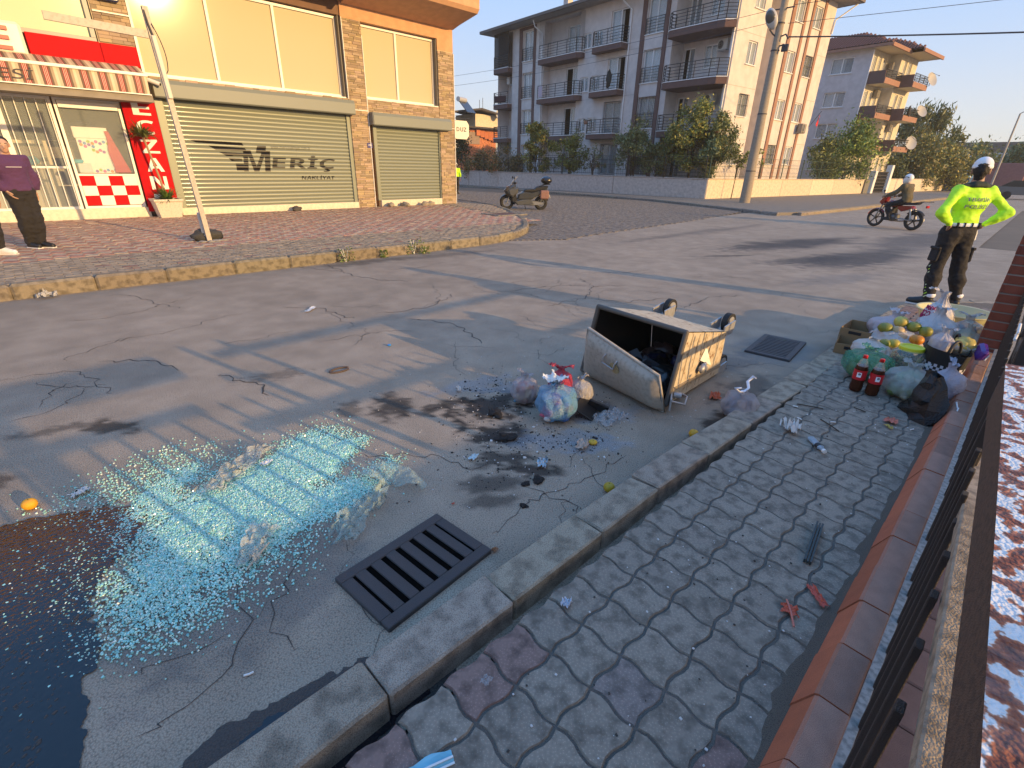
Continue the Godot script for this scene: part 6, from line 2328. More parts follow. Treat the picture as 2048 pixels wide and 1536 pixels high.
	for q: Array in [[4.25, -8.80, 0.26], [5.05, -8.82, 0.14], [5.75, -8.80, 0.34], [5.95, -8.72, 0.16]]:
		var w := thing("weed", ["leafy weed growing at the foot of the far kerb, left one", "low weed in the gap under the far kerb", "tall weed at the shaded mark on the far kerb", "spreading weed beside the tall weed at the far kerb"][k], "weed", V(q[0], 0.0, q[1]))
		g = Geo.new()
		for i in 5:
			g.tube([Vector3.ZERO, V(R.randf_range(-0.5, 0.5) * q[2], q[2] * R.randf_range(0.5, 1.0), R.randf_range(-0.1, 0.4) * q[2])], 0.004, 4, false)
		put("stem", g, M.leaf, w)
		g = Geo.new()
		for i in 70:
			var p := V(R.randf_range(-0.55, 0.55), R.randf_range(0.05, 1.0), R.randf_range(-0.1, 0.5)) * V(q[2], q[2], q[2])
			g.col = Color(0.11, 0.16, 0.035) * R.randf_range(0.6, 1.4)
			var a := V(R.randfn(), R.randfn(), R.randfn()).normalized() * 0.028
			var b := a.cross(V(R.randfn(), R.randfn(), R.randfn())).normalized() * 0.012
			g.quad(p - a, p - b, p + a, p + b)
		put("leaves", g, M.leaf, w).set_meta("kind", "stuff")
		k += 1

# ---------------------------------------------------------------- the overturned skip
func build_dumpster() -> void:
	var t := thing("waste_skip", "overturned cream steel waste skip lying in the road with its lid hanging open", "waste container", V(3.32, 0, -2.05), 0.0)
	t.transform = Transform3D(Basis.IDENTITY, Vector3.ZERO)
	var paint := mat(Color(0.62, 0.52, 0.37), 0.55, {tex = "rust2", hm = "grainh", hs = 0.15, size = 0.7})
	var lidm := mat(Color(0.43, 0.38, 0.31), 0.5, {tex = "streak2", hm = "grainh", hs = 0.12, size = 0.55})
	var galv := mat(Color(0.42, 0.42, 0.42), 0.45, {tex = "streak", size = 0.5, metal = 0.4})
	var burnt := mat(Color(0.020, 0.018, 0.017), 0.8, {tex = "grain", hm = "grainh", hs = 0.4, size = 0.2})
	var c := skip_points()
	var A: Vector3 = c[0]; var B: Vector3 = c[1]; var C: Vector3 = c[2]; var D: Vector3 = c[3]
	var E: Vector3 = c[4]; var F: Vector3 = c[5]; var G: Vector3 = c[6]; var K: Vector3 = c[7]
	var ctr := (A + B + C + D + E + F + G + K) / 8.0
	var back := (E + F + G + K) / 4.0 - (A + B + C + D) / 4.0
	for q: Array in [["top_panel", A, B, F, E], ["side_panel", B, C, G, F], ["bottom_panel", C, D, K, G], ["side_panel", D, A, E, K], ["floor_panel", F, G, K, E]]:
		var g := panel(q[1], q[2], q[3], q[4], 0.006, ctr, q[0] == "side_panel")
		put(q[0], g, paint, t)
		g = panel(q[1].lerp(ctr, 0.015), q[2].lerp(ctr, 0.015), q[3].lerp(ctr, 0.015), q[4].lerp(ctr, 0.015), 0.002, ctr, false)
		put("lining", g, burnt, t)
	var g := Geo.new()
	for q: Array in [[A, B], [B, C], [C, D], [D, A]]:
		g.tube([q[0], q[1]], 0.021, 8)
		g.ell(q[0], V(0.021, 0.021, 0.021), Basis.IDENTITY, 8, 6)
	put("rim", g, mat(Color(0.10, 0.085, 0.07), 0.6), t)
	for q: Array in [[E.lerp(F, 0.10), "castor"], [E.lerp(F, 0.90), "castor"], [K.lerp(G, 0.9), "castor"]]:
		var o: Vector3 = q[0]
		var up := (E - K).normalized()
		var bk := back.normalized()
		var cs := Node3D.new()
		cs.name = numbered("castor", t)
		t.add_child(cs)
		g = Geo.new()
		var x := (F - E).normalized()
		g.bar(o - bk * 0.05 - up * 0.04, o + bk * 0.16 - up * 0.02, 0.13, 0.02, up)
		g.bar(o - bk * 0.02 + x * 0.065, o + bk * 0.17 + x * 0.065 + up * 0.05, 0.012, 0.10, up)
		g.bar(o - bk * 0.02 - x * 0.065, o + bk * 0.17 - x * 0.065 + up * 0.05, 0.012, 0.10, up)
		put("fork", g, galv, cs)
		g = Geo.new()
		g.tube([o + bk * 0.19 + up * 0.05 - x * 0.025 + up * 0.01, o + bk * 0.19 + up * 0.05 + x * 0.025 + up * 0.01], 0.085, 18)
		put("tyre", g, M.rubber, cs)
		g = Geo.new()
		g.tube([o + bk * 0.19 + up * 0.05 - x * 0.028 + up * 0.01, o + bk * 0.19 + up * 0.05 + x * 0.028 + up * 0.01], 0.058, 14)
		put("hub", g, galv, cs)
	var sx := (C - B)
	var sy := (F - B)
	var hc := B + sx * 0.47 + sy * 0.62
	var nrm := sy.cross(sx).normalized()
	if nrm.dot(hc - ctr) < 0: nrm = -nrm
	g = Geo.new()
	var poly := []
	for k in 12:
		var a := TAU * k / 12
		poly.append(hc + nrm * 0.009 + sx.normalized() * cos(a) * (0.062 + 0.02 * sin(k * 2.3)) + sy.normalized() * sin(a) * (0.075 + 0.025 * sin(k * 3.1)))
	for k in 12:
		g.tri(hc + nrm * 0.009, poly[k], poly[(k + 1) % 12])
	put("torn_hole", g, M.dark, t)
	g = Geo.new()
	g.tri(hc - sx.normalized() * 0.03 - sy.normalized() * 0.08, hc - sx.normalized() * 0.15 - sy.normalized() * 0.05 + nrm * 0.01, hc + sy.normalized() * 0.02 + nrm * 0.06)
	g.ell(hc - sy.normalized() * 0.05 + sx.normalized() * 0.03 + nrm * 0.03, V(0.06, 0.045, 0.03), Basis.IDENTITY, 8, 6, NZ, 0.5)
	put("torn_flap", g, galv, t)
	g = Geo.new()
	for k in 5:
		var u := 0.16 + 0.16 * k
		g.bar(B + sy * u + sx * 0.02 + nrm * 0.004, C + (G - C) * u - sx * 0.05 + nrm * 0.004, 0.012, 0.006, nrm)
	g.bar(C + (B - C) * 0.20 + nrm * 0.008, G + (F - G) * 0.20 + nrm * 0.008, 0.03, 0.012, nrm)
	put("ribs", g, mat(Color(0.30, 0.24, 0.16), 0.6), t).set_meta("kind", "stuff")
	var L0: Vector3 = c[8]; var L1: Vector3 = c[9]; var L2: Vector3 = c[10]; var L3: Vector3 = c[11]
	g = Geo.new()
	var rows := []
	var ln := (L1 - L0).cross(L3 - L0).normalized()
	if ln.x > 0: ln = -ln
	for i in 15:
		var v := i / 14.0
		var line := []
		for j in 21:
			var u := j / 20.0
			var e := minf(minf(u, 1.0 - u) * 9.0, minf(v, 1.0 - v) * 6.0)
			var r := 1.0 - pow(1.0 - clampf(e, 0.0, 1.0), 2.0)
			line.append(L0.lerp(L1, u).lerp(L3.lerp(L2, u), v) + ln * (0.055 * r + 0.02 * sin(PI * v) + 0.004 * NZ.get_noise_2d(u * 5, v * 5)))
		rows.append(line)
	g.grid(rows)
	g.facing(ln)
	var lid := put("lid", g, lidm, t)
	g = Geo.new()
	g.tube([L0, L1, L2, L3, L0], 0.014, 6)
	put("lid_rim", g, lidm, lid)
	g = Geo.new()
	var h0 := L0.lerp(L1, 0.36).lerp(L3.lerp(L2, 0.36), 0.14) + ln * 0.06
	var h1 := L0.lerp(L1, 0.52).lerp(L3.lerp(L2, 0.52), 0.14) + ln * 0.06
	var dn := (L3 - L0).normalized()
	g.tube([h0, h0 + ln * 0.03 + dn * 0.02, h0 + ln * 0.035 + dn * 0.075, h1 + ln * 0.035 + dn * 0.075, h1 + ln * 0.03 + dn * 0.02, h1], 0.007, 6)
	put("lid_handle", g, galv, lid)
	g = Geo.new()
	var bc := L0.lerp(L1, 0.5).lerp(L3.lerp(L2, 0.5), 0.30) + ln * 0.077
	g.tube([bc, bc + ln * 0.004], 0.05, 14)
	put("rust_patch", g, mat(Color(0.42, 0.33, 0.17), 0.8, {tex = "grime", size = 0.1}), lid)
	g = Geo.new()
	g.bar(C + V(-0.05, 0.03, 0.06), C + V(0.16, 0.05, -0.05), 0.012, 0.10, Vector3.UP)
	g.tube([C + V(0.1, 0.05, 0.0), C + V(0.13, 0.05, 0.05)], 0.025, 8)
	put("hinge_bracket", g, galv, t)
	g = Geo.new()
	g.tube([C + V(0.04, 0.02, 0.02), C + V(0.10, 0.0, 0.10), C + V(0.21, 0.02, 0.06), C + V(0.20, 0.04, -0.02)], 0.009, 6)
	put("loop_handle", g, galv, t)
	g = Geo.new()
	for i in 26:
		var p := D.lerp(C, R.randf_range(0.12, 0.95)).lerp(K.lerp(G, R.randf_range(0.1, 0.9)), R.randf_range(0.05, 0.8)) + V(0, R.randf_range(0.03, 0.12), 0)
		g.col = [Color(0.02, 0.02, 0.022), Color(0.05, 0.055, 0.065), Color(0.03, 0.03, 0.07), Color(0.09, 0.05, 0.04)][i % 4]
		g.ell(p, V(R.randf_range(0.05, 0.13), R.randf_range(0.04, 0.09), R.randf_range(0.05, 0.12)), Basis(Vector3.UP, R.randf() * 6), 10, 7, NZ, 0.8)
	for i in 8:
		var p := D.lerp(C, R.randf_range(0.25, 0.6)).lerp(K.lerp(G, 0.5), R.randf_range(0.0, 0.4)) + V(0, 0.12, 0)
		g.col = Color(0.14, 0.15, 0.17)
		g.bev(p, V(0.18, 0.006, 0.09), 0.002, Basis.from_euler(V(R.randf_range(-1, 1), R.randf() * 6, R.randf_range(-1, 1))))
	one("charred_rubbish", g, M.vcgloss, "charred black rubbish inside the overturned skip", "rubbish").set_meta("kind", "stuff")

func panel(a: Vector3, b: Vector3, d: Vector3, e: Vector3, th: float, ctr: Vector3, dent: bool) -> Geo:
	var g := Geo.new()
	var nrm := (b - a).cross(e - a).normalized()
	if nrm.dot((a + b + d + e) / 4.0 - ctr) < 0:
		nrm = -nrm
	var rows := []
	for i in 9:
		var line := []
		for j in 13:
			var p := a.lerp(b, j / 12.0).lerp(e.lerp(d, j / 12.0), i / 8.0)
			var edge := minf(minf(i, 8 - i) / 2.0, minf(j, 12 - j) / 2.0)
			line.append(p + nrm * (th + (0.012 if dent else 0.006) * NZ.get_noise_3dv(p * 4.0) * clampf(edge, 0, 1)))
		rows.append(line)
	g.grid(rows)
	g.facing(nrm)
	return g

func skip_points() -> Array:
	return [V(3.42, 0.625, -2.43), V(3.40, 0.60, -1.60), V(3.235, 0.06, -1.585), V(3.36, 0.03, -2.50),
		V(4.22, 0.445, -2.36), V(4.17, 0.44, -1.61), V(4.26, 0.02, -1.645), V(4.36, 0.02, -2.40),
		V(3.14, 0.515, -2.31), V(3.06, 0.345, -1.59), V(3.21, 0.01, -1.575), V(3.36, 0.01, -2.48)]

# ---------------------------------------------------------------- bags, fruit and rubbish
# a filled carrier bag: slumped body, gathered neck, creases running up to it
func bag_geo(r: Vector3, sd: int, neck := 0.25, lump := 0.12, nu := 40, nv := 20) -> Geo:
	var g := Geo.new()
	var rows := []
	for i in nv + 1:
		var v := float(i) / nv
		var line := []
		for k in nu:
			var a := -TAU * k / nu
			var pr := pow(sin(PI * clampf(v * 0.86 + 0.02, 0.0, 1.0)), 0.62) * (1.0 - 0.30 * v)
			if v > 1.0 - neck:
				var q := (v - (1.0 - neck)) / neck
				pr = lerpf(pr, 0.13 + 0.10 * q * q, ss(0.0, 0.75, q))
			var y := v * v * (1.2 - 0.2 * v) if v < 0.5 else 0.0
			y = lerpf(0.0, 1.0, pow(v, 1.15))
			var d := V(cos(a), 0, sin(a))
			var nzv := NZ.get_noise_3d(cos(a) * 1.6 + sd * 3.7, v * 2.0, sin(a) * 1.6)
			var fold := 0.045 * sin(a * 9.0 + 5.0 * NZ.get_noise_2d(a + sd, v * 2.0)) * ss(0.25, 0.9, v)
			fold += 0.02 * sin(a * 17.0 + v * 6.0 + sd)
			var k2 := pr * (1.0 + lump * 1.6 * nzv) + fold * (0.3 + pr)
			line.append(V(d.x * r.x * k2, (y + 0.04 * nzv * sin(PI * v)) * r.y, d.z * r.z * k2))
		rows.append(line)
	rows[0].fill(V(0, 0.004, 0))
	g.grid(rows, true)
	return g

func ear(g: Geo, at: Vector3, dir: Vector3, l: float, w: float, curl := 0.4) -> void:
	var side := dir.cross(Vector3.UP).normalized()
	if side.length() < 0.1: side = Vector3.RIGHT
	var rows := []
	for i in 9:
		var u := i / 8.0
		var p := at + dir * l * u + V(0, -curl * l * u * u, 0)
		var ww := w * (0.35 + 0.9 * u) * (1.0 if i < 8 else 0.75)
		var line := []
		for j in 5:
			var t := j / 4.0 - 0.5
			line.append(p + side * ww * t + V(0, 0.012 * sin(j * 2.4 + i), 0.01 * cos(j * 2.0 + i * 0.7)))
		rows.append(line)
	g.grid(rows)

func film(col: Color, a: float, rough := 0.3) -> StandardMaterial3D:
	return mat(col, rough, {a = a, hm = "crink", hs = 1.6, size = 0.22, spec = 0.6})

# things seen through the thin plastic: lumps packed inside the bag
func filling(r: Vector3, cols: Array, n: int, size: float, sd: int) -> Geo:
	var g := Geo.new()
	var rg := RandomNumberGenerator.new()
	rg.seed = sd
	for i in n:
		var a := rg.randf() * TAU
		var v := rg.randf_range(0.06, 0.62)
		var k := sqrt(rg.randf()) * (0.80 - 0.75 * maxf(0.0, v - 0.3))
		g.col = cols[rg.randi() % cols.size()] * rg.randf_range(0.7, 1.25)
		var s := size * rg.randf_range(0.7, 1.3)
		g.ell(V(cos(a) * maxf(0.0, r.x - s * 1.3) * k, clampf(v * r.y, s * 1.1, r.y * 0.55), sin(a) * maxf(0.0, r.z - s * 1.3) * k), V(s, s * rg.randf_range(0.6, 1.0), s * rg.randf_range(0.7, 1.2)), Basis.from_euler(V(rg.randf() * 6, rg.randf() * 6, 0)), 10, 7, NZ, 0.35)
	return g

func bag(called: String, label: String, at: Vector3, r: Vector3, turn: float, sd: int, m: Material, cols := [], n := 0, size := 0.05, ears := 2, neck := 0.25, cat := "plastic bag", group := "") -> Node3D:
	var t := thing(called, label, cat, at, turn, group)
	put("film", bag_geo(r, sd, neck), m, t)
	if n:
		put("contents", filling(r, cols, n, size, sd), M.vcgloss, t).set_meta("kind", "stuff")
	if ears:
		var g := Geo.new()
		for i in ears:
			var a := sd * 1.7 + i * TAU / ears
			ear(g, V(0, r.y * 0.94, 0), V(cos(a), 0.9, sin(a)).normalized(), r.y * 0.42, r.x * 0.32)
		put("handle", g, m, t)
	return t

func fruit(called: String, label: String, cat: String, at: Vector3, r: float, col: Color, squash := 0.92, group := "") -> void:
	var t := thing(called, label, cat, at, R.randf() * 6, group)
	var g := Geo.new()
	var rows := []
	for i in 13:
		var th := PI * i / 12 - PI / 2
		var line := []
		for k in 20:
			var a := -TAU * k / 20
			var k2 := 1.0 - 0.10 * pow(absf(sin(th)), 8.0) + 0.02 * NZ.get_noise_3d(cos(a) * 2, th, sin(a) * 2 + at.x)
			line.append(V(cos(th) * cos(a) * r * k2, sin(th) * r * squash * k2, cos(th) * sin(a) * r * k2))
		rows.append(line)
	g.grid(rows, true)
	for i in g.v.size():
		var k := clampf(0.5 + 1.4 * NZ.get_noise_3dv(g.v[i] * 9.0 + at), 0, 1)
		g.c[i] = col.lerp(Color(0.45, 0.20, 0.01) if col.r > 0.3 else Color(0.30, 0.22, 0.02), 0.4 * k)
	put("skin", g, M.peel, t)
	g = Geo.new()
	g.tube([V(0, r * squash * 0.86, 0), V(0.002, r * squash * 0.93, 0)], r * 0.09, 6)
	put("stalk", g, mat(Color(0.10, 0.09, 0.03), 0.8), t)

func sheet_geo(w: float, l: float, nw: int, nl: int, height: float, sd: int, ragged := 0.2) -> Geo:
	var g := Geo.new()
	var rows := []
	for i in nl + 1:
		var line := []
		for j in nw + 1:
			var u := float(j) / nw - 0.5
			var v := float(i) / nl - 0.5
			var x := u * w * (1.0 + ragged * NZ.get_noise_2d(v * 3.0 + sd, 1.0)) + 0.12 * w * NZ.get_noise_2d(u * 3 + sd, v * 3)
			var z := v * l * (1.0 + ragged * NZ.get_noise_2d(u * 3.0, sd + 5.0)) + 0.12 * l * NZ.get_noise_2d(u * 3 + 40, v * 3 + sd)
			var y := height * absf(NZ.get_noise_3d(u * 2.2, v * 2.2, sd)) * 2.2 + height * 0.45 * absf(NZ.get_noise_3d(u * 7, v * 7, sd + 8.0)) + height * 0.25 * absf(NZ.get_noise_3d(u * 17, v * 17, sd + 18.0))
			line.append(V(x, y + 0.004, z))
		rows.append(line)
	g.grid(rows)
	g.facing(Vector3.UP)
	return g

func build_rubbish() -> void:
	M.peel = mat(Color(1, 1, 1), 0.42, {vc = true, hm = "grainh", hs = 0.06, size = 0.05, spec = 0.5})
	bag("rubbish_bag", "clear rubbish bag of cartons and fruit left of the blue bag", V(2.52, 0, -2.42), V(0.125, 0.25, 0.12), 0.3, 3, film(Color(0.62, 0.58, 0.62), 0.42), [Color(0.10, 0.28, 0.42), Color(0.45, 0.40, 0.38), Color(0.30, 0.08, 0.06), Color(0.05, 0.05, 0.06), Color(0.40, 0.28, 0.12)], 34, 0.035, 2)
	bag("rubbish_bag", "pale blue rubbish bag with silvery crinkled front", V(2.52, 0, -2.08), V(0.19, 0.29, 0.18), 1.2, 8, film(Color(0.22, 0.48, 0.72), 0.62, 0.28), [Color(0.05, 0.12, 0.30), Color(0.45, 0.10, 0.16), Color(0.5, 0.5, 0.5), Color(0.10, 0.25, 0.45)], 34, 0.05, 2, 0.2)
	bag("rubbish_bag", "crumpled red plastic bag behind the pale blue bag", V(2.74, 0, -2.24), V(0.13, 0.30, 0.12), 0.5, 12, film(Color(0.55, 0.05, 0.09), 0.85), [], 0, 0.05, 2, 0.2)
	bag("rubbish_bag", "whitish bag with dark print behind the pale blue bag", V(2.84, 0, -2.12), V(0.12, 0.22, 0.11), 1.9, 16, film(Color(0.55, 0.52, 0.50), 0.8), [Color(0.05, 0.05, 0.05), Color(0.3, 0.28, 0.26)], 14, 0.04, 1, 0.2)
	var g := sheet_geo(0.13, 0.15, 10, 12, 0.03, 4)
	for i in g.v.size(): g.v[i] += V(0, 0.02 + 0.3 * absf(g.v[i].z), 0)
	one("paper_cup", g, M.white, "crushed white paper on top of the pale blue bag", "paper", "", V(2.50, 0.27, -2.10))
	g = Geo.new()
	g.bev(V(0, 0.05, 0), V(0.26, 0.012, 0.16), 0.003, Basis.from_euler(V(0.5, 0.5, 0.1)))
	g.bev(V(0.07, 0.045, 0.05), V(0.02, 0.07, 0.16), 0.003, Basis.from_euler(V(0.3, 0.5, 0.1)))
	one("black_tray", g, mat(Color(0.015, 0.014, 0.014), 0.3), "broken black plastic tray right of the pale blue bag", "tray", "", V(2.76, 0.0, -1.98))
	one("clear_sheet", sheet_geo(0.24, 0.16, 20, 14, 0.05, 6), film(Color(0.75, 0.75, 0.75), 0.32, 0.27), "crumpled clear plastic sheet before the overturned skip's lid", "plastic sheet", "", V(2.79, 0, -1.79))
	bag("kerb_bag", "knotted white carrier bag of dark waste standing against the kerb", V(3.55, 0, -1.16), V(0.155, 0.235, 0.15), 0.2, 21, film(Color(0.66, 0.60, 0.62), 0.40), [Color(0.08, 0.05, 0.05), Color(0.30, 0.14, 0.10), Color(0.12, 0.10, 0.14), Color(0.34, 0.22, 0.16)], 46, 0.04, 0, 0.16)
	var t := thing("bag_knot", "white knotted handles of the carrier bag against the kerb", "bag handles", V(3.55, 0.21, -1.16))
	g = Geo.new()
	for s: int in [-1, 1]:
		var pts := [V(0, 0, 0), V(0.05 * s, 0.03, 0.02), V(0.12 * s, 0.05, -0.02 * s), V(0.16 * s, 0.085, 0.0), V(0.13 * s, 0.09, 0.03)]
		g.tube(pts, [0.012, 0.011, 0.012, 0.011, 0.006], 6, true, 0.5)
	g.ell(Vector3.ZERO, V(0.022, 0.02, 0.02), Basis.IDENTITY, 8, 6)
	put("knot", g, mat(Color(0.75, 0.75, 0.80), 0.4), t)
	for q: Array in [[-0.345, -3.26, 0.034, Color(0.80, 0.38, 0.012), "bright orange on the road beside the brown puddle at the left", "orange"], [2.06, -1.27, 0.033, Color(0.36, 0.28, 0.015), "green and yellow tangerine on the road nearest the drain grate", "tangerine"], [3.02, -1.24, 0.034, Color(0.62, 0.32, 0.012), "dull orange fruit in the gutter before the knotted bag", "orange"]]:
		fruit(q[5], q[4], "fruit", V(q[0], q[2] * 0.9, q[1]), q[2], q[3])
	fruit("tangerine", "flat yellow half fruit in the pale ash patch", "fruit", V(2.42, 0.014, -1.66), 0.03, Color(0.62, 0.40, 0.02), 0.5)

# ---------------------------------------------------------------- shattered tempered glass and torn film
func glass_density(x: float, z: float) -> float:
	var d := 0.0
	for q: Array in [[0.75, -2.62, 0.55, 0.25, 0.75, 1.3], [0.42, -2.62, 0.38, 0.27, 0.4, 1.0], [1.03, -2.66, 0.30, 0.10, 0.35, 0.9], [0.98, -2.28, 0.34, 0.12, 0.3, 0.8], [0.62, -2.28, 0.34, 0.13, 0.5, 0.6], [0.20, -2.95, 0.30, 0.14, 0.8, 0.35], [0.15, -2.35, 0.30, 0.22, 0.5, 0.28], [0.05, -2.1, 0.32, 0.28, 0.4, 0.2], [0.30, -2.55, 0.75, 0.62, 0.3, 0.07], [0.1, -3.2, 0.5, 0.30, 0.3, 0.05], [0.35, -2.1, 0.5, 0.3, 0.2, 0.05]]:
		var c := cos(q[4])
		var s := sin(q[4])
		var dx: float = x - q[0]
		var dz: float = z - q[1]
		var u: float = (dx * c - dz * s) / q[2]
		var w: float = (dx * s + dz * c) / q[3]
		d += q[5] * exp(-2.0 * pow(u * u + w * w, 1.5))
	for q: Array in [[1.13, -2.36, 0.12], [0.86, -2.44, 0.07], [0.30, -2.9, 0.07]]:
		d *= 1.0 - 0.85 * exp(-pow(Vector2(x - q[0], z - q[1]).length() / q[2], 4.0))
	return d * (0.55 + 0.9 * (NZ.get_noise_2d(x * 7.0, z * 7.0) + 0.45))

func build_glass() -> void:
	var variants := []
	var cols := [Color(0.30, 0.62, 0.56), Color(0.42, 0.72, 0.62), Color(0.20, 0.50, 0.47), Color(0.70, 0.84, 0.74)]
	for k in 6:
		var g := Geo.new()
		var poly := PackedVector2Array()
		var n := 4 + k % 3
		for i in n:
			poly.append(Vector2.from_angle(TAU * i / n + R.randf_range(-0.3, 0.3)) * R.randf_range(0.6, 1.1) * 0.5)
		g.col = cols[k % 4]
		g.prism(poly, -0.3, 0.3)
		variants.append(g.mesh(mat(Color(1, 1, 1), 0.08, {vc = true, spec = 0.7})))
	var spots := []
	for k in 6: spots.append([])
	var tries := 0
	var made := 0
	while tries < 600000 and made < 64000:
		tries += 1
		var x := R.randf_range(-0.55, 1.6)
		var z := R.randf_range(-3.6, -1.45)
		var d := glass_density(x, z)
		if R.randf() > d: continue
		made += 1
		var s := R.randf_range(0.006, 0.0125)
		var y := 0.003 + minf(d, 1.0) * R.randf() * 0.014
		var b := Basis.from_euler(V(-PI / 2 + R.randf_range(-0.9, 0.9), R.randf() * TAU, R.randf_range(-0.9, 0.9))).scaled(V(s, s, s))
		spots[R.randi() % 6].append(Transform3D(b, V(x, y, z)))
	var t := thing("broken_glass", "wide spill of small turquoise shards of shattered glass on the road", "broken glass")
	t.set_meta("kind", "stuff")
	for k in 6:
		many("shards", variants[k], spots[k], t, 0.25)
	var aqua := film(Color(0.62, 0.80, 0.72), 0.36, 0.27)
	var pale := film(Color(0.80, 0.80, 0.70), 0.42, 0.27)
	var g := Geo.new()
	var rows := []
	for i in 31:
		var u := i / 30.0
		var a := lerpf(-0.9, 2.5, u)
		var line := []
		for j in 13:
			var v := j / 12.0
			var rr := lerpf(0.015, 0.245, v) * (1.0 + 0.18 * NZ.get_noise_2d(u * 6, 3.0))
			var fold := 0.030 * absf(NZ.get_noise_2d(u * 5.0 + v, v * 4.0)) + 0.022 * absf(sin(u * 26.0 + v * 5.0)) * v
			line.append(V(1.16 + cos(a) * rr * 0.62, 0.008 + fold + 0.085 * sin(PI * v) * v, -2.14 - sin(a) * rr))
		rows.append(line)
	g.grid(rows)
	g.facing(Vector3.UP)
	one("plastic_film", g, aqua, "large crumpled sheet of clear film at the right edge of the broken glass", "plastic film")
	g = sheet_geo(0.42, 0.13, 30, 12, 0.055, 14, 0.5)
	one("plastic_film", g, aqua, "twisted strip of film trailing left from the large film sheet", "plastic film", "", V(0.90, 0.012, -2.02)).rotation.y = 0.55
	g = sheet_geo(0.46, 0.13, 30, 12, 0.05, 22, 0.5)
	one("plastic_film", g, pale, "long crumpled film across the upper middle of the broken glass", "plastic film", "", V(0.56, 0.015, -2.87)).rotation.y = 0.62
	g = sheet_geo(0.26, 0.12, 20, 12, 0.035, 33, 0.5)
	one("plastic_film", g, pale, "small torn film at the lower edge of the broken glass", "plastic film", "", V(0.42, 0.012, -2.16)).rotation.y = 0.9
	g = Geo.new()
	g.tube([V(0.33, 0.02, -2.02), V(0.40, 0.03, -2.07), V(0.47, 0.022, -2.13)], [0.003, 0.009, 0.004], 6, true, 0.4)
	one("film_strip", g, mat(Color(0.55, 0.45, 0.32), 0.4), "thin tan strip of twisted film below the small torn film", "plastic film")

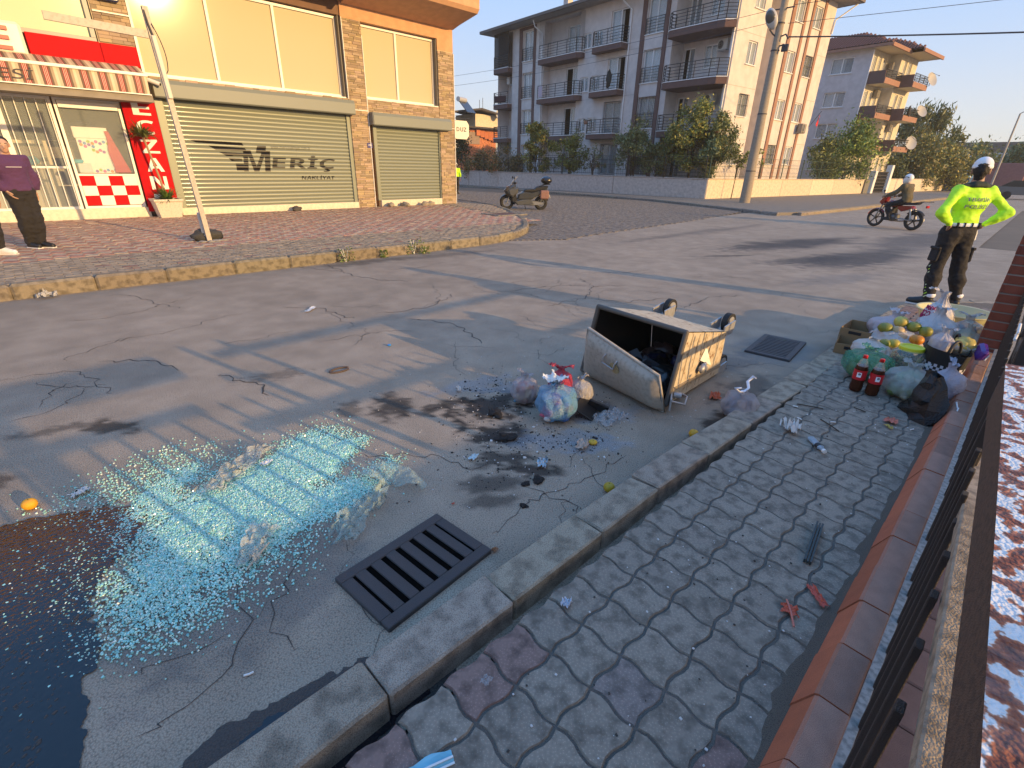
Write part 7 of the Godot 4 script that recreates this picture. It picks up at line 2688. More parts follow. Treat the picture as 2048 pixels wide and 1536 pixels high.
# ---------------------------------------------------------------- people
# one continuous skin over tapered capsules: bones [a, b, ra, rb, (axis), (squash)]
func net(bones: Array, cell: float, k: float, wrinkle := 0.0, wf := 7.0, clips := []) -> Geo:
	var lo := V(1e9, 1e9, 1e9)
	var hi := -lo
	for b: Array in bones:
		var r: float = maxf(b[2], b[3]) + cell * 3.0 + k * 0.5
		lo = lo.min(b[0] - V(r, r, r)).min(b[1] - V(r, r, r))
		hi = hi.max(b[0] + V(r, r, r)).max(b[1] + V(r, r, r))
	var nx := int((hi.x - lo.x) / cell) + 2
	var ny := int((hi.y - lo.y) / cell) + 2
	var nz := int((hi.z - lo.z) / cell) + 2
	var f := PackedFloat32Array()
	f.resize(nx * ny * nz)
	f.fill(1.0)
	for b: Array in bones:
		var a: Vector3 = b[0]
		var e: Vector3 = b[1] - b[0]
		var ra: float = b[2]
		var rb: float = b[3]
		var l2 := maxf(e.length_squared(), 1e-9)
		var flat := b.size() > 5
		var ax: Vector3 = b[4] if flat else Vector3.ZERO
		var sq: float = 1.0 / b[5] - 1.0 if flat else 0.0
		var r := maxf(ra, rb) + cell * 2.0 + k
		var l: Vector3 = (a.min(b[1]) - V(r, r, r) - lo) / cell
		var h: Vector3 = (a.max(b[1]) + V(r, r, r) - lo) / cell
		for z in range(maxi(0, int(l.z)), mini(nz - 1, int(h.z) + 1) + 1):
			for y in range(maxi(0, int(l.y)), mini(ny - 1, int(h.y) + 1) + 1):
				var row := (z * ny + y) * nx
				for x in range(maxi(0, int(l.x)), mini(nx - 1, int(h.x) + 1) + 1):
					var p := lo + V(x, y, z) * cell - a
					var t := clampf(p.dot(e) / l2, 0.0, 1.0)
					p -= e * t
					if flat:
						p += ax * (p.dot(ax) * sq)
					var d := p.length() - (ra + (rb - ra) * t)
					var c := f[row + x]
					var m := k - absf(c - d)
					f[row + x] = minf(c, d) - (m * m / (4.0 * k) if m > 0.0 else 0.0)
	if wrinkle > 0.0 or clips:
		for z in nz:
			for y in ny:
				for x in nx:
					var i := (z * ny + y) * nx + x
					if absf(f[i]) < 0.08:
						var p := lo + V(x, y, z) * cell
						if wrinkle > 0.0:
							f[i] += wrinkle * (NZ.get_noise_3d(p.x * wf, p.y * wf * 1.7, p.z * wf) + 0.6 * NZ.get_noise_3d(p.x * wf * 2.3 + 9.0, p.y * wf * 3.6, p.z * wf * 2.3))
						for c: Array in clips:
							f[i] = maxf(f[i], p.dot(c[0]) - c[1])
					elif f[i] < 0.0:
						var p := lo + V(x, y, z) * cell
						for c: Array in clips:
							f[i] = maxf(f[i], p.dot(c[0]) - c[1])
	var id := {}
	var pos := PackedVector3Array()
	var nor := PackedVector3Array()
	var sx := 1
	var sy := nx
	var sz := nx * ny
	var lim := cell * 2.2
	for z in nz - 1:
		for y in ny - 1:
			for x in nx - 1:
				var i := (z * ny + y) * nx + x
				if absf(f[i]) > lim: continue
				var c := [f[i], f[i + sx], f[i + sy], f[i + sx + sy], f[i + sz], f[i + sx + sz], f[i + sy + sz], f[i + sx + sy + sz]]
				var neg := 0
				for q: float in c:
					if q < 0.0: neg += 1
				if neg == 0 or neg == 8: continue
				var s := Vector3.ZERO
				var cnt := 0
				for e: Array in [[0, 1], [2, 3], [4, 5], [6, 7], [0, 2], [1, 3], [4, 6], [5, 7], [0, 4], [1, 5], [2, 6], [3, 7]]:
					var u: float = c[e[0]]
					var w: float = c[e[1]]
					if (u < 0.0) != (w < 0.0):
						var t := u / (u - w)
						var pa := V(e[0] & 1, (e[0] >> 1) & 1, e[0] >> 2)
						var pb := V(e[1] & 1, (e[1] >> 1) & 1, e[1] >> 2)
						s += pa.lerp(pb, t)
						cnt += 1
				id[i] = pos.size()
				pos.append(lo + (V(x, y, z) + s / cnt) * cell)
				nor.append(V(c[1] + c[3] + c[5] + c[7] - c[0] - c[2] - c[4] - c[6], c[2] + c[3] + c[6] + c[7] - c[0] - c[1] - c[4] - c[5], c[4] + c[5] + c[6] + c[7] - c[0] - c[1] - c[2] - c[3]).normalized())
	var g := Geo.new()
	for i: int in id:
		for q: Array in [[sx, sy, sz], [sy, sz, sx], [sz, sx, sy]]:
			var j: int = i + q[0]
			if j >= f.size() or (f[i] < 0.0) == (f[j] < 0.0): continue
			var i1: int = i - q[1]
			var i2: int = i - q[1] - q[2]
			var i3: int = i - q[2]
			if not (id.has(i1) and id.has(i2) and id.has(i3)): continue
			var a: int = id[i]
			var b: int = id[i1]
			var d: int = id[i2]
			var e: int = id[i3]
			if f[i] < 0.0:
				g.trin(pos[a], pos[b], pos[d], nor[a], nor[b], nor[d])
				g.trin(pos[a], pos[d], pos[e], nor[a], nor[d], nor[e])
			else:
				g.trin(pos[a], pos[d], pos[b], nor[a], nor[d], nor[b])
				g.trin(pos[a], pos[e], pos[d], nor[a], nor[e], nor[d])
	return g

# hand: palm and five fingers; w wrist, dir towards the knuckles, out the palm side, thumb side
func hand_bones(w: Vector3, dir: Vector3, palm: Vector3, thumb: Vector3, curl: float) -> Array:
	var b := []
	var k := w + dir * 0.085
	for i in 4:
		var o := thumb * (0.027 - 0.018 * i)
		b.append([w + o * 0.7 + dir * 0.01, k + o, 0.016, 0.0115])
		var l: float = [0.040, 0.045, 0.042, 0.033][i]
		var p := k + o
		var d := dir
		for s in 3:
			d = (d.rotated(dir.cross(palm).normalized(), curl * [0.5, 0.8, 0.6][s])).normalized()
			var q: Vector3 = p + d * l * [1.0, 0.68, 0.52][s]
			b.append([p, q, 0.0098 - 0.0008 * s, 0.009 - 0.0008 * s])
			p = q
	var t0 := w + dir * 0.025 + thumb * 0.025
	var t1 := t0 + (dir * 0.55 + thumb * 0.7 + palm * 0.25).normalized() * 0.042
	var t2 := t1 + (dir * 0.85 + thumb * 0.35 + palm * 0.35).normalized() * 0.034
	b.append([t0, t1, 0.015, 0.011])
	b.append([t1, t2, 0.011, 0.009])
	return b

func head_bones(c: Vector3, f: Vector3, up: Vector3) -> Array:
	var r := f.cross(up).normalized()
	var b := [
		[c - f * 0.018 + up * 0.035, c - f * 0.03 + up * 0.03, 0.083, 0.083, r, 0.90],
		[c + f * 0.012 + up * 0.01, c + f * 0.03 - up * 0.055, 0.070, 0.056, r, 0.92],
		[c + f * 0.035 - up * 0.085, c + f * 0.052 - up * 0.09, 0.034, 0.026],
		[c + f * 0.080 + up * 0.0, c + f * 0.098 - up * 0.032, 0.009, 0.015],
		[c + f * 0.074 - up * 0.062, c + f * 0.080 - up * 0.062, 0.014, 0.011],
		[c + f * 0.068 + up * 0.018 - r * 0.03, c + f * 0.068 + up * 0.018 + r * 0.03, 0.017, 0.017],
		[c - f * 0.01 - up * 0.05, c - f * 0.025 - up * 0.15, 0.053, 0.058],
	]
	for s: float in [-1.0, 1.0]:
		b.append([c - f * 0.012 + r * 0.078 * s + up * 0.015, c - f * 0.008 + r * 0.080 * s - up * 0.028, 0.015, 0.011])
	return b

# J: joints of a standing person, 1.75 m tall, facing +z with the left hand at +x
func joints(o := {}) -> Dictionary:
	var j := {
		pelvis = V(0, 0.95, 0), waist = V(0, 1.08, 0.0), chest = V(0, 1.29, -0.005), neck = V(0, 1.47, -0.02), head = V(0, 1.625, 0.01),
		lsh = V(0.185, 1.42, -0.02), rsh = V(-0.185, 1.42, -0.02), lel = V(0.26, 1.13, -0.04), rel = V(-0.26, 1.13, -0.04), lwr = V(0.27, 0.88, 0.05), rwr = V(-0.27, 0.88, 0.05),
		lhip = V(0.09, 0.91, 0), rhip = V(-0.09, 0.91, 0), lkn = V(0.11, 0.50, 0.02), rkn = V(-0.11, 0.50, 0.02), lan = V(0.12, 0.09, -0.02), ran = V(-0.12, 0.09, -0.02),
		ltoe = V(0.16, 0.04, 0.17), rtoe = V(-0.16, 0.04, 0.17), face = V(0, 0, 1), up = Vector3.UP,
		lhd = V(0, -1, 0.1), rhd = V(0, -1, 0.1), lpalm = V(-1, 0, 0), rpalm = V(1, 0, 0), lth = V(0, 0, 1), rth = V(0, 0, 1), curl = 0.45,
	}
	j.merge(o, true)
	return j

func torso_bones(j: Dictionary, d: float) -> Array:
	var b := []
	var fx: Vector3 = (j.lsh - j.rsh).normalized()
	var fz := fx.cross((j.neck - j.pelvis).normalized()).normalized()
	b.append([j.pelvis - fx * 0.06, j.pelvis + fx * 0.06, 0.118 + d, 0.118 + d, fz, 0.95])
	b.append([j.waist - fx * 0.05, j.waist + fx * 0.05, 0.112 + d, 0.112 + d, fz, 0.88])
	b.append([j.chest - fx * 0.075, j.chest + fx * 0.075, 0.122 + d, 0.122 + d, fz, 0.86])
	b.append([j.waist, j.chest, 0.135 + d, 0.15 + d, fz, 0.78])
	b.append([j.rsh, j.lsh, 0.058 + d, 0.058 + d])
	b.append([j.chest, j.neck - V(0, 0.04, 0), 0.13 + d, 0.085 + d, fz, 0.8])
	return b

func arm_bones(j: Dictionary, s: String, d: float, cuff := 0.0) -> Array:
	var sh: Vector3 = j[s + "sh"]
	var el: Vector3 = j[s + "el"]
	var wr: Vector3 = j[s + "wr"]
	return [[sh, el, 0.056 + d, 0.043 + d], [el, el.lerp(wr, 0.45), 0.043 + d, 0.041 + d], [el.lerp(wr, 0.3), wr - (wr - el).normalized() * cuff, 0.042 + d, 0.029 + d]]

func leg_bones(j: Dictionary, s: String, d: float, hem := 0.0) -> Array:
	var hp: Vector3 = j[s + "hip"]
	var kn: Vector3 = j[s + "kn"]
	var an: Vector3 = j[s + "an"]
	return [[hp, kn, 0.086 + d, 0.058 + d], [kn, kn.lerp(an, 0.4), 0.056 + d, 0.058 + d], [kn.lerp(an, 0.35), an + (kn - an).normalized() * hem, 0.058 + d, 0.040 + d]]

func foot_bones(an: Vector3, toe: Vector3, d: float) -> Array:
	var dir := (toe - an)
	dir.y = 0
	dir = dir.normalized()
	var hl := V(an.x, toe.y + 0.006, an.z) - dir * 0.035
	return [[hl, toe, 0.040 + d, 0.036 + d], [an, V(toe.x, toe.y + 0.01, toe.z) - dir * 0.06, 0.042 + d, 0.036 + d]]

func put_net(called: String, g: Geo, m: Material, t: Node3D) -> MeshInstance3D:
	return put(called, g, m, t)

func person(label: String, at: Vector3, turn: float, scale: float, j: Dictionary, o: Dictionary) -> Node3D:
	var t := thing("person", label, "person", at, turn)
	t.scale = Vector3.ONE * scale
	var c: float = o.get("cell", 0.017)
	var skin: Color = o.get("skin", Color(0.36, 0.20, 0.13))
	var sm := mat(skin, 0.55, {subs = 1})
	var g := net(torso_bones(j, -0.02) + arm_bones(j, "l", -0.008) + arm_bones(j, "r", -0.008) + leg_bones(j, "l", -0.012) + leg_bones(j, "r", -0.012) + [[j.neck - V(0, 0.05, 0), j.neck + (j.head - j.neck) * 0.5, 0.062, 0.056]], c * 1.5, 0.05)
	g.add(net(head_bones(j.head, j.face.normalized(), j.up), maxf(0.008, c * 0.55), 0.022))
	for s: String in ["l", "r"]:
		g.add(net(hand_bones(j[s + "wr"], j[s + "hd"].normalized(), j[s + "palm"].normalized(), j[s + "th"].normalized(), j.curl), maxf(0.0055, c * 0.4), 0.007))
	put_net("body", g, sm, t)
	var f: Vector3 = j.face.normalized()
	var r := f.cross(j.up).normalized()
	g = Geo.new()
	for s: float in [-1.0, 1.0]:
		g.col = Color(0.8, 0.78, 0.75)
		g.ell(j.head + f * 0.079 + r * 0.031 * s + j.up * 0.004, V(0.011, 0.009, 0.011), Basis.IDENTITY, 10, 6)
		g.col = Color(0.02, 0.015, 0.012)
		g.ell(j.head + f * 0.087 + r * 0.031 * s + j.up * 0.004, V(0.0055, 0.0055, 0.0055), Basis.IDENTITY, 8, 6)
		g.bar(j.head + f * 0.088 + r * 0.018 * s + j.up * 0.026, j.head + f * 0.083 + r * 0.047 * s + j.up * 0.026, 0.006, 0.008, j.up)
	g.col = skin * Color(0.8, 0.5, 0.5)
	g.bar(j.head + f * 0.089 - r * 0.022 - j.up * 0.061, j.head + f * 0.089 + r * 0.022 - j.up * 0.061, 0.006, 0.007, j.up)
	put("face", g, M.vc, t).set_meta("kind", "stuff")
	if o.get("hair", true):
		g = net([[j.head - f * 0.03 + j.up * 0.042, j.head - f * 0.035 + j.up * 0.03, 0.089, 0.089, r, 0.92], [j.head - f * 0.055 - j.up * 0.02, j.head - f * 0.05 - j.up * 0.075, 0.055, 0.045]], maxf(0.009, c * 0.6), 0.03, 0.006, 30.0)
		put("hair", g, mat(Color(0.014, 0.010, 0.008), 0.6, {tex = "grain", hm = "grainh", hs = 0.2, size = 0.05}), t)
	var wr: float = o.get("wrinkle", 0.011)
	var loose: float = o.get("loose", 0.008)
	var hem: float = o.get("hem", 0.99)
	g = net(torso_bones(j, loose) + arm_bones(j, "l", loose, 0.02) + arm_bones(j, "r", loose, 0.02), c, 0.05, wr, 6.0, [[V(0, -1, 0), -hem], [V(0, 1, 0), j.neck.y + 0.015]])
	put_net("shirt", g, o.shirt, t)
	g = net(torso_bones(j, loose * 0.5).slice(0, 2) + leg_bones(j, "l", o.get("baggy", 0.012), 0.03) + leg_bones(j, "r", o.get("baggy", 0.012), 0.03), c, 0.05, wr * 1.2, 6.5, [[V(0, 1, 0), o.get("trouser_top", 1.02)]])
	put_net("trousers", g, o.trousers, t)
	for s: String in ["l", "r"]:
		g = net(foot_bones(j[s + "an"], j[s + "toe"], 0.006), maxf(0.009, c * 0.6), 0.025, 0.0, 7.0, [[V(0, -1, 0), -(minf(j[s + "toe"].y, j[s + "an"].y) - 0.040)]])
		put_net("shoe", g, o.shoes, t)
		g = Geo.new()
		var d: Vector3 = j[s + "toe"] - j[s + "an"]
		d.y = 0
		d = d.normalized()
		var h := V(j[s + "an"].x, j[s + "toe"].y - 0.03, j[s + "an"].z)
		g.bar(h - d * 0.07, V(j[s + "toe"].x, j[s + "toe"].y - 0.03, j[s + "toe"].z) + d * 0.03, 0.085, 0.02)
		put("sole", g, o.sole, t)
	return t

# where a line of sight from outside meets a mesh: nearest vertex depth, used to lay print on cloth
func on_cloth(g: Geo, p: Vector3, n: Vector3, lift: float) -> Vector3:
	var best := -1e9
	for i in range(0, g.v.size(), 3):
		var d := g.v[i] - p
		var s := d.dot(n)
		if (d - n * s).length_squared() < 0.0008 and g.n[i].dot(n) > 0.2 and s > best:
			best = s
	return p + n * ((best if best > -1e8 else 0.0) + lift)

func build_people() -> void:
	M.cloth_black = mat(Color(0.020, 0.018, 0.019), 0.85, {tex = "grain", hm = "grainh", hs = 0.15, size = 0.08, rim = 0.3})
	M.skin = mat(Color(0.36, 0.20, 0.13), 0.55)
	var hivis := mat(Color(0.52, 0.95, 0.015), 0.6, {rim = 0.4})
	var shoe := mat(Color(0.015, 0.015, 0.016), 0.45)
	var sole_b := mat(Color(0.02, 0.02, 0.02), 0.8)
	var sole_w := mat(Color(0.7, 0.7, 0.68), 0.6)
	var j := joints({lel = V(0.40, 1.17, -0.14), rel = V(-0.42, 1.18, -0.12), lwr = V(0.205, 1.03, -0.10), rwr = V(-0.215, 1.03, -0.06), lhd = V(-0.35, -0.45, 0.75), rhd = V(0.3, -0.45, 0.8), lpalm = V(-0.9, 0, -0.3), rpalm = V(0.9, 0, -0.3), lth = V(-0.2, 0.9, 0.3), rth = V(0.2, 0.9, 0.3),
		lan = V(0.07, 0.09, -0.01), lkn = V(0.09, 0.50, 0.03), ltoe = V(0.19, 0.04, 0.13), rkn = V(-0.20, 0.50, 0.03), ran = V(-0.30, 0.09, 0.0), rtoe = V(-0.36, 0.04, 0.17), face = V(-0.62, -0.05, 0.78), pelvis = V(0.0, 0.95, 0), chest = V(-0.01, 1.29, -0.01), head = V(-0.02, 1.635, 0.02)})
	var cop := person("policeman in bright yellow shirt and white cap seen from behind, hands on hips", V(8.52, 0.12, -0.70), 2.36, 1.01, j, {shirt = hivis, trousers = M.cloth_black, shoes = shoe, sole = sole_w, cell = 0.0155, wrinkle = 0.010, loose = 0.004, baggy = 0.020, hem = 1.015, trouser_top = 1.05})
	var g := net([[j.head + V(0, 0.055, 0) - j.face.normalized() * 0.018, j.head + V(0, 0.066, 0) - j.face.normalized() * 0.018, 0.099, 0.092]], 0.009, 0.01, 0.0, 7.0, [[V(0, -1, 0), -(j.head.y + 0.028)]])
	put("cap", g, mat(Color(0.80, 0.80, 0.80), 0.7), cop)
	g = Geo.new()
	var f: Vector3 = j.face.normalized()
	var r := f.cross(Vector3.UP).normalized()
	var rows := []
	for i in 5:
		var line := []
		for k in 9:
			var a := lerpf(-1.0, 1.0, k / 8.0)
			line.append(j.head + V(0, 0.040 - 0.006 * i - 0.012 * a * a, 0) + (f * cos(a) + r * sin(a)) * (0.088 + 0.018 * i * cos(a)))
		rows.append(line)
	g.grid(rows)
	put("cap_peak", g, mat(Color(0.78, 0.78, 0.78), 0.7), cop)
	g = Geo.new()
	var hole := PackedVector2Array()
	for k in 9:
		hole.append(Vector2.from_angle(PI * k / 8.0) * Vector2(0.042, 0.038))
	var bx := Basis(-r, Vector3.UP, -f)
	for k in 8:
		var pa: Vector3 = j.head - f * 0.020 + bx * V(hole[k].x, hole[k].y + 0.036, 0.098)
		var pb: Vector3 = j.head - f * 0.020 + bx * V(hole[k + 1].x, hole[k + 1].y + 0.036, 0.098 - 0.012)
		g.tri(j.head - f * 0.020 + bx * V(0, 0.036, 0.104), pa, pb)
	put("cap_opening", g, M.black, cop)
	g = net([[j.neck + V(-0.05, 0.0, -0.03), j.neck + V(0.05, 0.0, -0.03), 0.055, 0.055], [j.rsh + V(0.02, 0.03, -0.01), j.neck + V(0, -0.01, 0), 0.045, 0.06], [j.lsh + V(-0.02, 0.03, -0.01), j.neck + V(0, -0.01, 0), 0.045, 0.06]], 0.014, 0.03, 0.0, 7.0, [[V(0, -1, 0), -1.455]])
	put("collar", g, mat(Color(0.02, 0.03, 0.02), 0.8), cop)
	var shirt: MeshInstance3D = cop.get_node("shirt")
	var sg := Geo.new()
	var sa := shirt.mesh.surface_get_arrays(0)
	sg.v = sa[Mesh.ARRAY_VERTEX]
	sg.n = sa[Mesh.ARRAY_NORMAL]
	g = Geo.new()
	g.col = Color(0.16, 0.20, 0.17)
	var lay := func(w: Vector3) -> Vector3: return on_cloth(sg, w, V(0, 0, -1), 0.006)
	text_on(g, "TRAFİK", V(0.135, 1.305, -0.2), V(-0.27, 0, 0), V(0, 0.052, 0), 0.0, true, lay)
	put("lettering", g, M.vc, cop)
	g = Geo.new()
	g.col = Color(0.16, 0.20, 0.17)
	text_on(g, "POLİSİ", V(0.135, 1.225, -0.2), V(-0.26, 0, 0), V(0, 0.052, 0), 0.0, true, lay)
	put("lettering", g, M.vc, cop)
	g = net([[V(-0.066, 1.035, 0), V(0.066, 1.035, 0), 0.137, 0.137, V(0, 0, 1), 0.9]], 0.012, 0.01, 0.0, 7.0, [[V(0, 1, 0), 1.053], [V(0, -1, 0), -1.012]])
	put("belt", g, mat(Color(0.80, 0.80, 0.78), 0.5), cop)
	g = Geo.new()
	for x: float in [-0.13, -0.04, 0.05, 0.13]:
		g.box(V(x, 1.033, -0.118 + 0.16 * x * x * 10.0 * 0.12), V(0.012, 0.055, 0.03))
	put("belt_loops", g, M.cloth_black, cop).set_meta("kind", "stuff")
	g = net([[V(-0.20, 1.0, 0.02), V(-0.215, 0.86, 0.0), 0.035, 0.03]], 0.011, 0.01, 0.01, 20.0)
	put("holster", g, mat(Color(0.75, 0.75, 0.73), 0.6), cop)
	for q: Array in [[j.lan, j.lkn, 1.0], [j.ran, j.rkn, 1.0]]:
		g = net([[q[0] + V(0, 0.055, -0.005), q[0] + V(0, 0.06, -0.005), 0.062, 0.062]], 0.01, 0.01, 0.0, 7.0, [[V(0, 1, 0), q[0].y + 0.078], [V(0, -1, 0), -(q[0].y + 0.028)]])
		put("ankle_band", g, mat(Color(0.82, 0.82, 0.82), 0.4), cop)
	g = Geo.new()
	for k in 11:
		var u := k / 10.0
		var p: Vector3 = j.lkn.lerp(j.lan, u * 0.95 - 0.05) + V(0.084 - 0.018 * u, 0, -0.012)
		g.col = Color(0.75, 0.85, 0.5) if k % 2 == 0 else Color(0.5, 0.85, 0.05)
		g.bar(p + V(-0.012, 0.014, -0.014), p + V(0.004, -0.012, 0.010), 0.012, 0.010)
	put("leg_stripe", g, M.vc, cop).set_meta("kind", "stuff")
	for s: float in [1.0, -1.0]:
		g = Geo.new()
		var kn: Vector3 = j.lkn if s > 0 else j.rkn
		var hp: Vector3 = j.lhip if s > 0 else j.rhip
		g.bev(hp.lerp(kn, 0.62) + V(0.085 * s, 0, 0), V(0.045, 0.16, 0.14), 0.015, Basis(V(0, 0, 1), 0.06 * s))
		g.bev(hp.lerp(kn, 0.62) + V(0.092 * s, 0.085, 0), V(0.045, 0.035, 0.15), 0.01, Basis(V(0, 0, 1), 0.06 * s))
		put("pocket", g, M.cloth_black, cop)
	j = joints({rwr = V(-0.20, 0.95, 0.08), rel = V(-0.33, 1.14, -0.06), rhd = V(0.35, -0.8, 0.2), lel = V(0.27, 1.13, -0.05), lwr = V(0.24, 0.90, -0.06), lan = V(0.04, 0.09, 0.02), lkn = V(0.08, 0.50, 0.06), rkn = V(-0.07, 0.50, 0.03), ran = V(-0.07, 0.09, -0.06), ltoe = V(0.12, 0.04, 0.19), rtoe = V(-0.04, 0.04, 0.11), face = V(-0.3, -0.05, 1)})
	var purple := mat(Color(0.105, 0.040, 0.125), 0.9, {tex = "grain", hm = "grainh", hs = 0.15, size = 0.1, rim = 0.3})
	var man := person("man in a purple sweatshirt and black trousers, hand in his pocket", V(0.20, LY, -12.45), 0.35, 1.03, j, {shirt = purple, trousers = M.cloth_black, shoes = shoe, sole = sole_w, cell = 0.02, loose = 0.028, baggy = 0.034, hem = 0.93, wrinkle = 0.013, skin = Color(0.50, 0.30, 0.20)})
	g = Geo.new()
	g.col = Color(0.75, 0.72, 0.72)
	g.box(V(-0.02, 1.30, 0.165), V(0.2, 0.007, 0.02))
	for i in 5:
		g.box(V(0.335, 1.22 - 0.045 * i, 0.005), V(0.012, 0.03, 0.06 - 0.006 * i), Basis(V(0, 0, 1), 0.25))
	put("print", g, M.vc, man).set_meta("kind", "stuff")
	j = joints({lan = V(0.10, 0.09, 0.0), face = V(0.8, 0, 0.6)})
	person("person in black with white trainers at the left edge beside the purple sweatshirt", V(-0.36, LY, -11.85), 0.6, 1.0, j, {shirt = M.cloth_black, trousers = M.cloth_black, shoes = mat(Color(0.75, 0.75, 0.75), 0.5), sole = sole_w, cell = 0.022, loose = 0.02, baggy = 0.022, hem = 0.93})
	j = joints({lel = V(0.26, 1.13, 0.0), lwr = V(0.12, 1.08, 0.16), lan = V(0.06, 0.09, 0.05), ran = V(-0.06, 0.09, -0.12), lkn = V(0.08, 0.5, 0.08)})
	var cop2 := person("distant policeman in bright yellow half hidden by the shop corner", V(20.15, 0.0, -25.75), 2.5, 1.0, j, {shirt = hivis, trousers = M.cloth_black, shoes = shoe, sole = sole_b, cell = 0.03, hem = 0.98})
	g = net([[j.head + V(0, 0.05, 0), j.head + V(0, 0.06, 0), 0.1, 0.095]], 0.015, 0.01)
	put("cap", g, mat(Color(0.72, 0.70, 0.62), 0.7), cop2)
	j = joints({rel = V(-0.38, 1.20, 0.10), rwr = V(-0.47, 1.215, 0.34), rhd = V(0.05, -0.25, 1.0), rpalm = V(0, -1, -0.25), rth = V(1, 0, 0), lan = V(0.12, 0.09, 0), curl = 0.75})
	person("person leaning on the brick pillar at the right edge, hand hanging over it", V(6.66, 0.1, 0.46), -1.571, 1.0, j, {shirt = mat(Color(0.10, 0.09, 0.09), 0.9), trousers = M.cloth_black, shoes = shoe, sole = sole_b, cell = 0.02, skin = Color(0.34, 0.17, 0.105)})

# ---------------------------------------------------------------- scooter and motorcycle (local x forward)
func wheel(t: Node3D, at: Vector3, r: float, w: float, spokes: int, rimm: Material) -> void:
	var wn := Node3D.new()
	wn.name = numbered("wheel", t)
	t.add_child(wn)
	var g := Geo.new()
	var rows := []
	for i in 33:
		var a := TAU * i / 32
		var line := []
		for k in 11:
			var b := TAU * k / 10
			line.append(at + V(cos(a), sin(a), 0) * (r - w * 0.55 + cos(b) * w * 0.55) + V(0, 0, sin(b) * w * 0.5))
		rows.append(line)
	g.grid(rows)
	put("tyre", g, M.rubber, wn)
	g = Geo.new()
	for i in 24:
		var a := TAU * i / 24
		var b := TAU * (i + 1) / 24
		g.bar(at + V(cos(a), sin(a), 0) * (r - w * 1.1), at + V(cos(b), sin(b), 0) * (r - w * 1.1), w * 0.7, 0.014, V(cos(a), sin(a), 0))
	for i in spokes:
		var a := TAU * i / spokes + 0.4
		g.bar(at + V(cos(a), sin(a), 0) * 0.03, at + V(cos(a), sin(a), 0) * (r - w * 1.08), 0.03, 0.032, V(0, 0, 1))
	g.tube([at - V(0, 0, w * 0.5), at + V(0, 0, w * 0.5)], 0.045, 12)
	put("rim", g, rimm, wn)

func arc_fender(t: Node3D, called: String, at: Vector3, r: float, w: float, a0: float, a1: float, m: Material) -> void:
	var g := Geo.new()
	var rows := []
	for i in 15:
		var a := lerpf(a0, a1, i / 14.0)
		var line := []
		for k in 7:
			var b := (k / 6.0 - 0.5) * 2.0
			line.append(at + V(cos(a), sin(a), 0) * (r - 0.03 * b * b) + V(0, 0, b * w * 0.5))
		rows.append(line)
	g.grid(rows)
	put(called, g, m, t)

# side panel with rounded edges: profile polygon, half widths at the belly and at the edge
func shell(g: Geo, poly: PackedVector2Array, hw: float, edge := 0.03) -> void:
	var ctr := Vector2.ZERO
	for p in poly: ctr += p / poly.size()
	if Geometry2D.is_polygon_clockwise(poly): poly.reverse()
	for s: float in [-1.0, 1.0]:
		var small := PackedVector2Array()
		for p in poly: small.append(p + (ctr - p).normalized() * minf(edge, p.distance_to(ctr) * 0.5))
		var ids := Geometry2D.triangulate_polygon(small)
		for i in range(0, ids.size(), 3):
			var a := small[ids[i]]
			var b := small[ids[i + 1]]
			var d := small[ids[i + 2]]
			if ((b - a).cross(d - a) < 0) != (s < 0):
				var q := b
				b = d
				d = q
			g.tri(V(a.x, a.y, hw * s), V(b.x, b.y, hw * s), V(d.x, d.y, hw * s))
		for i in poly.size():
			var k := (i + 1) % poly.size()
			var a := V(poly[i].x, poly[i].y, (hw - edge) * s)
			var b := V(poly[k].x, poly[k].y, (hw - edge) * s)
			var d := V(small[k].x, small[k].y, hw * s)
			var e := V(small[i].x, small[i].y, hw * s)
			if s > 0: g.quad(a, b, d, e)
			else: g.quad(b, a, e, d)
	for i in poly.size():
		var k := (i + 1) % poly.size()
		g.quad(V(poly[i].x, poly[i].y, -hw + edge), V(poly[k].x, poly[k].y, -hw + edge), V(poly[k].x, poly[k].y, hw - edge), V(poly[i].x, poly[i].y, hw - edge))

func pv(a: Array) -> PackedVector2Array:
	var p := PackedVector2Array()
	for q: Array in a: p.append(Vector2(q[0], q[1]))
	return p

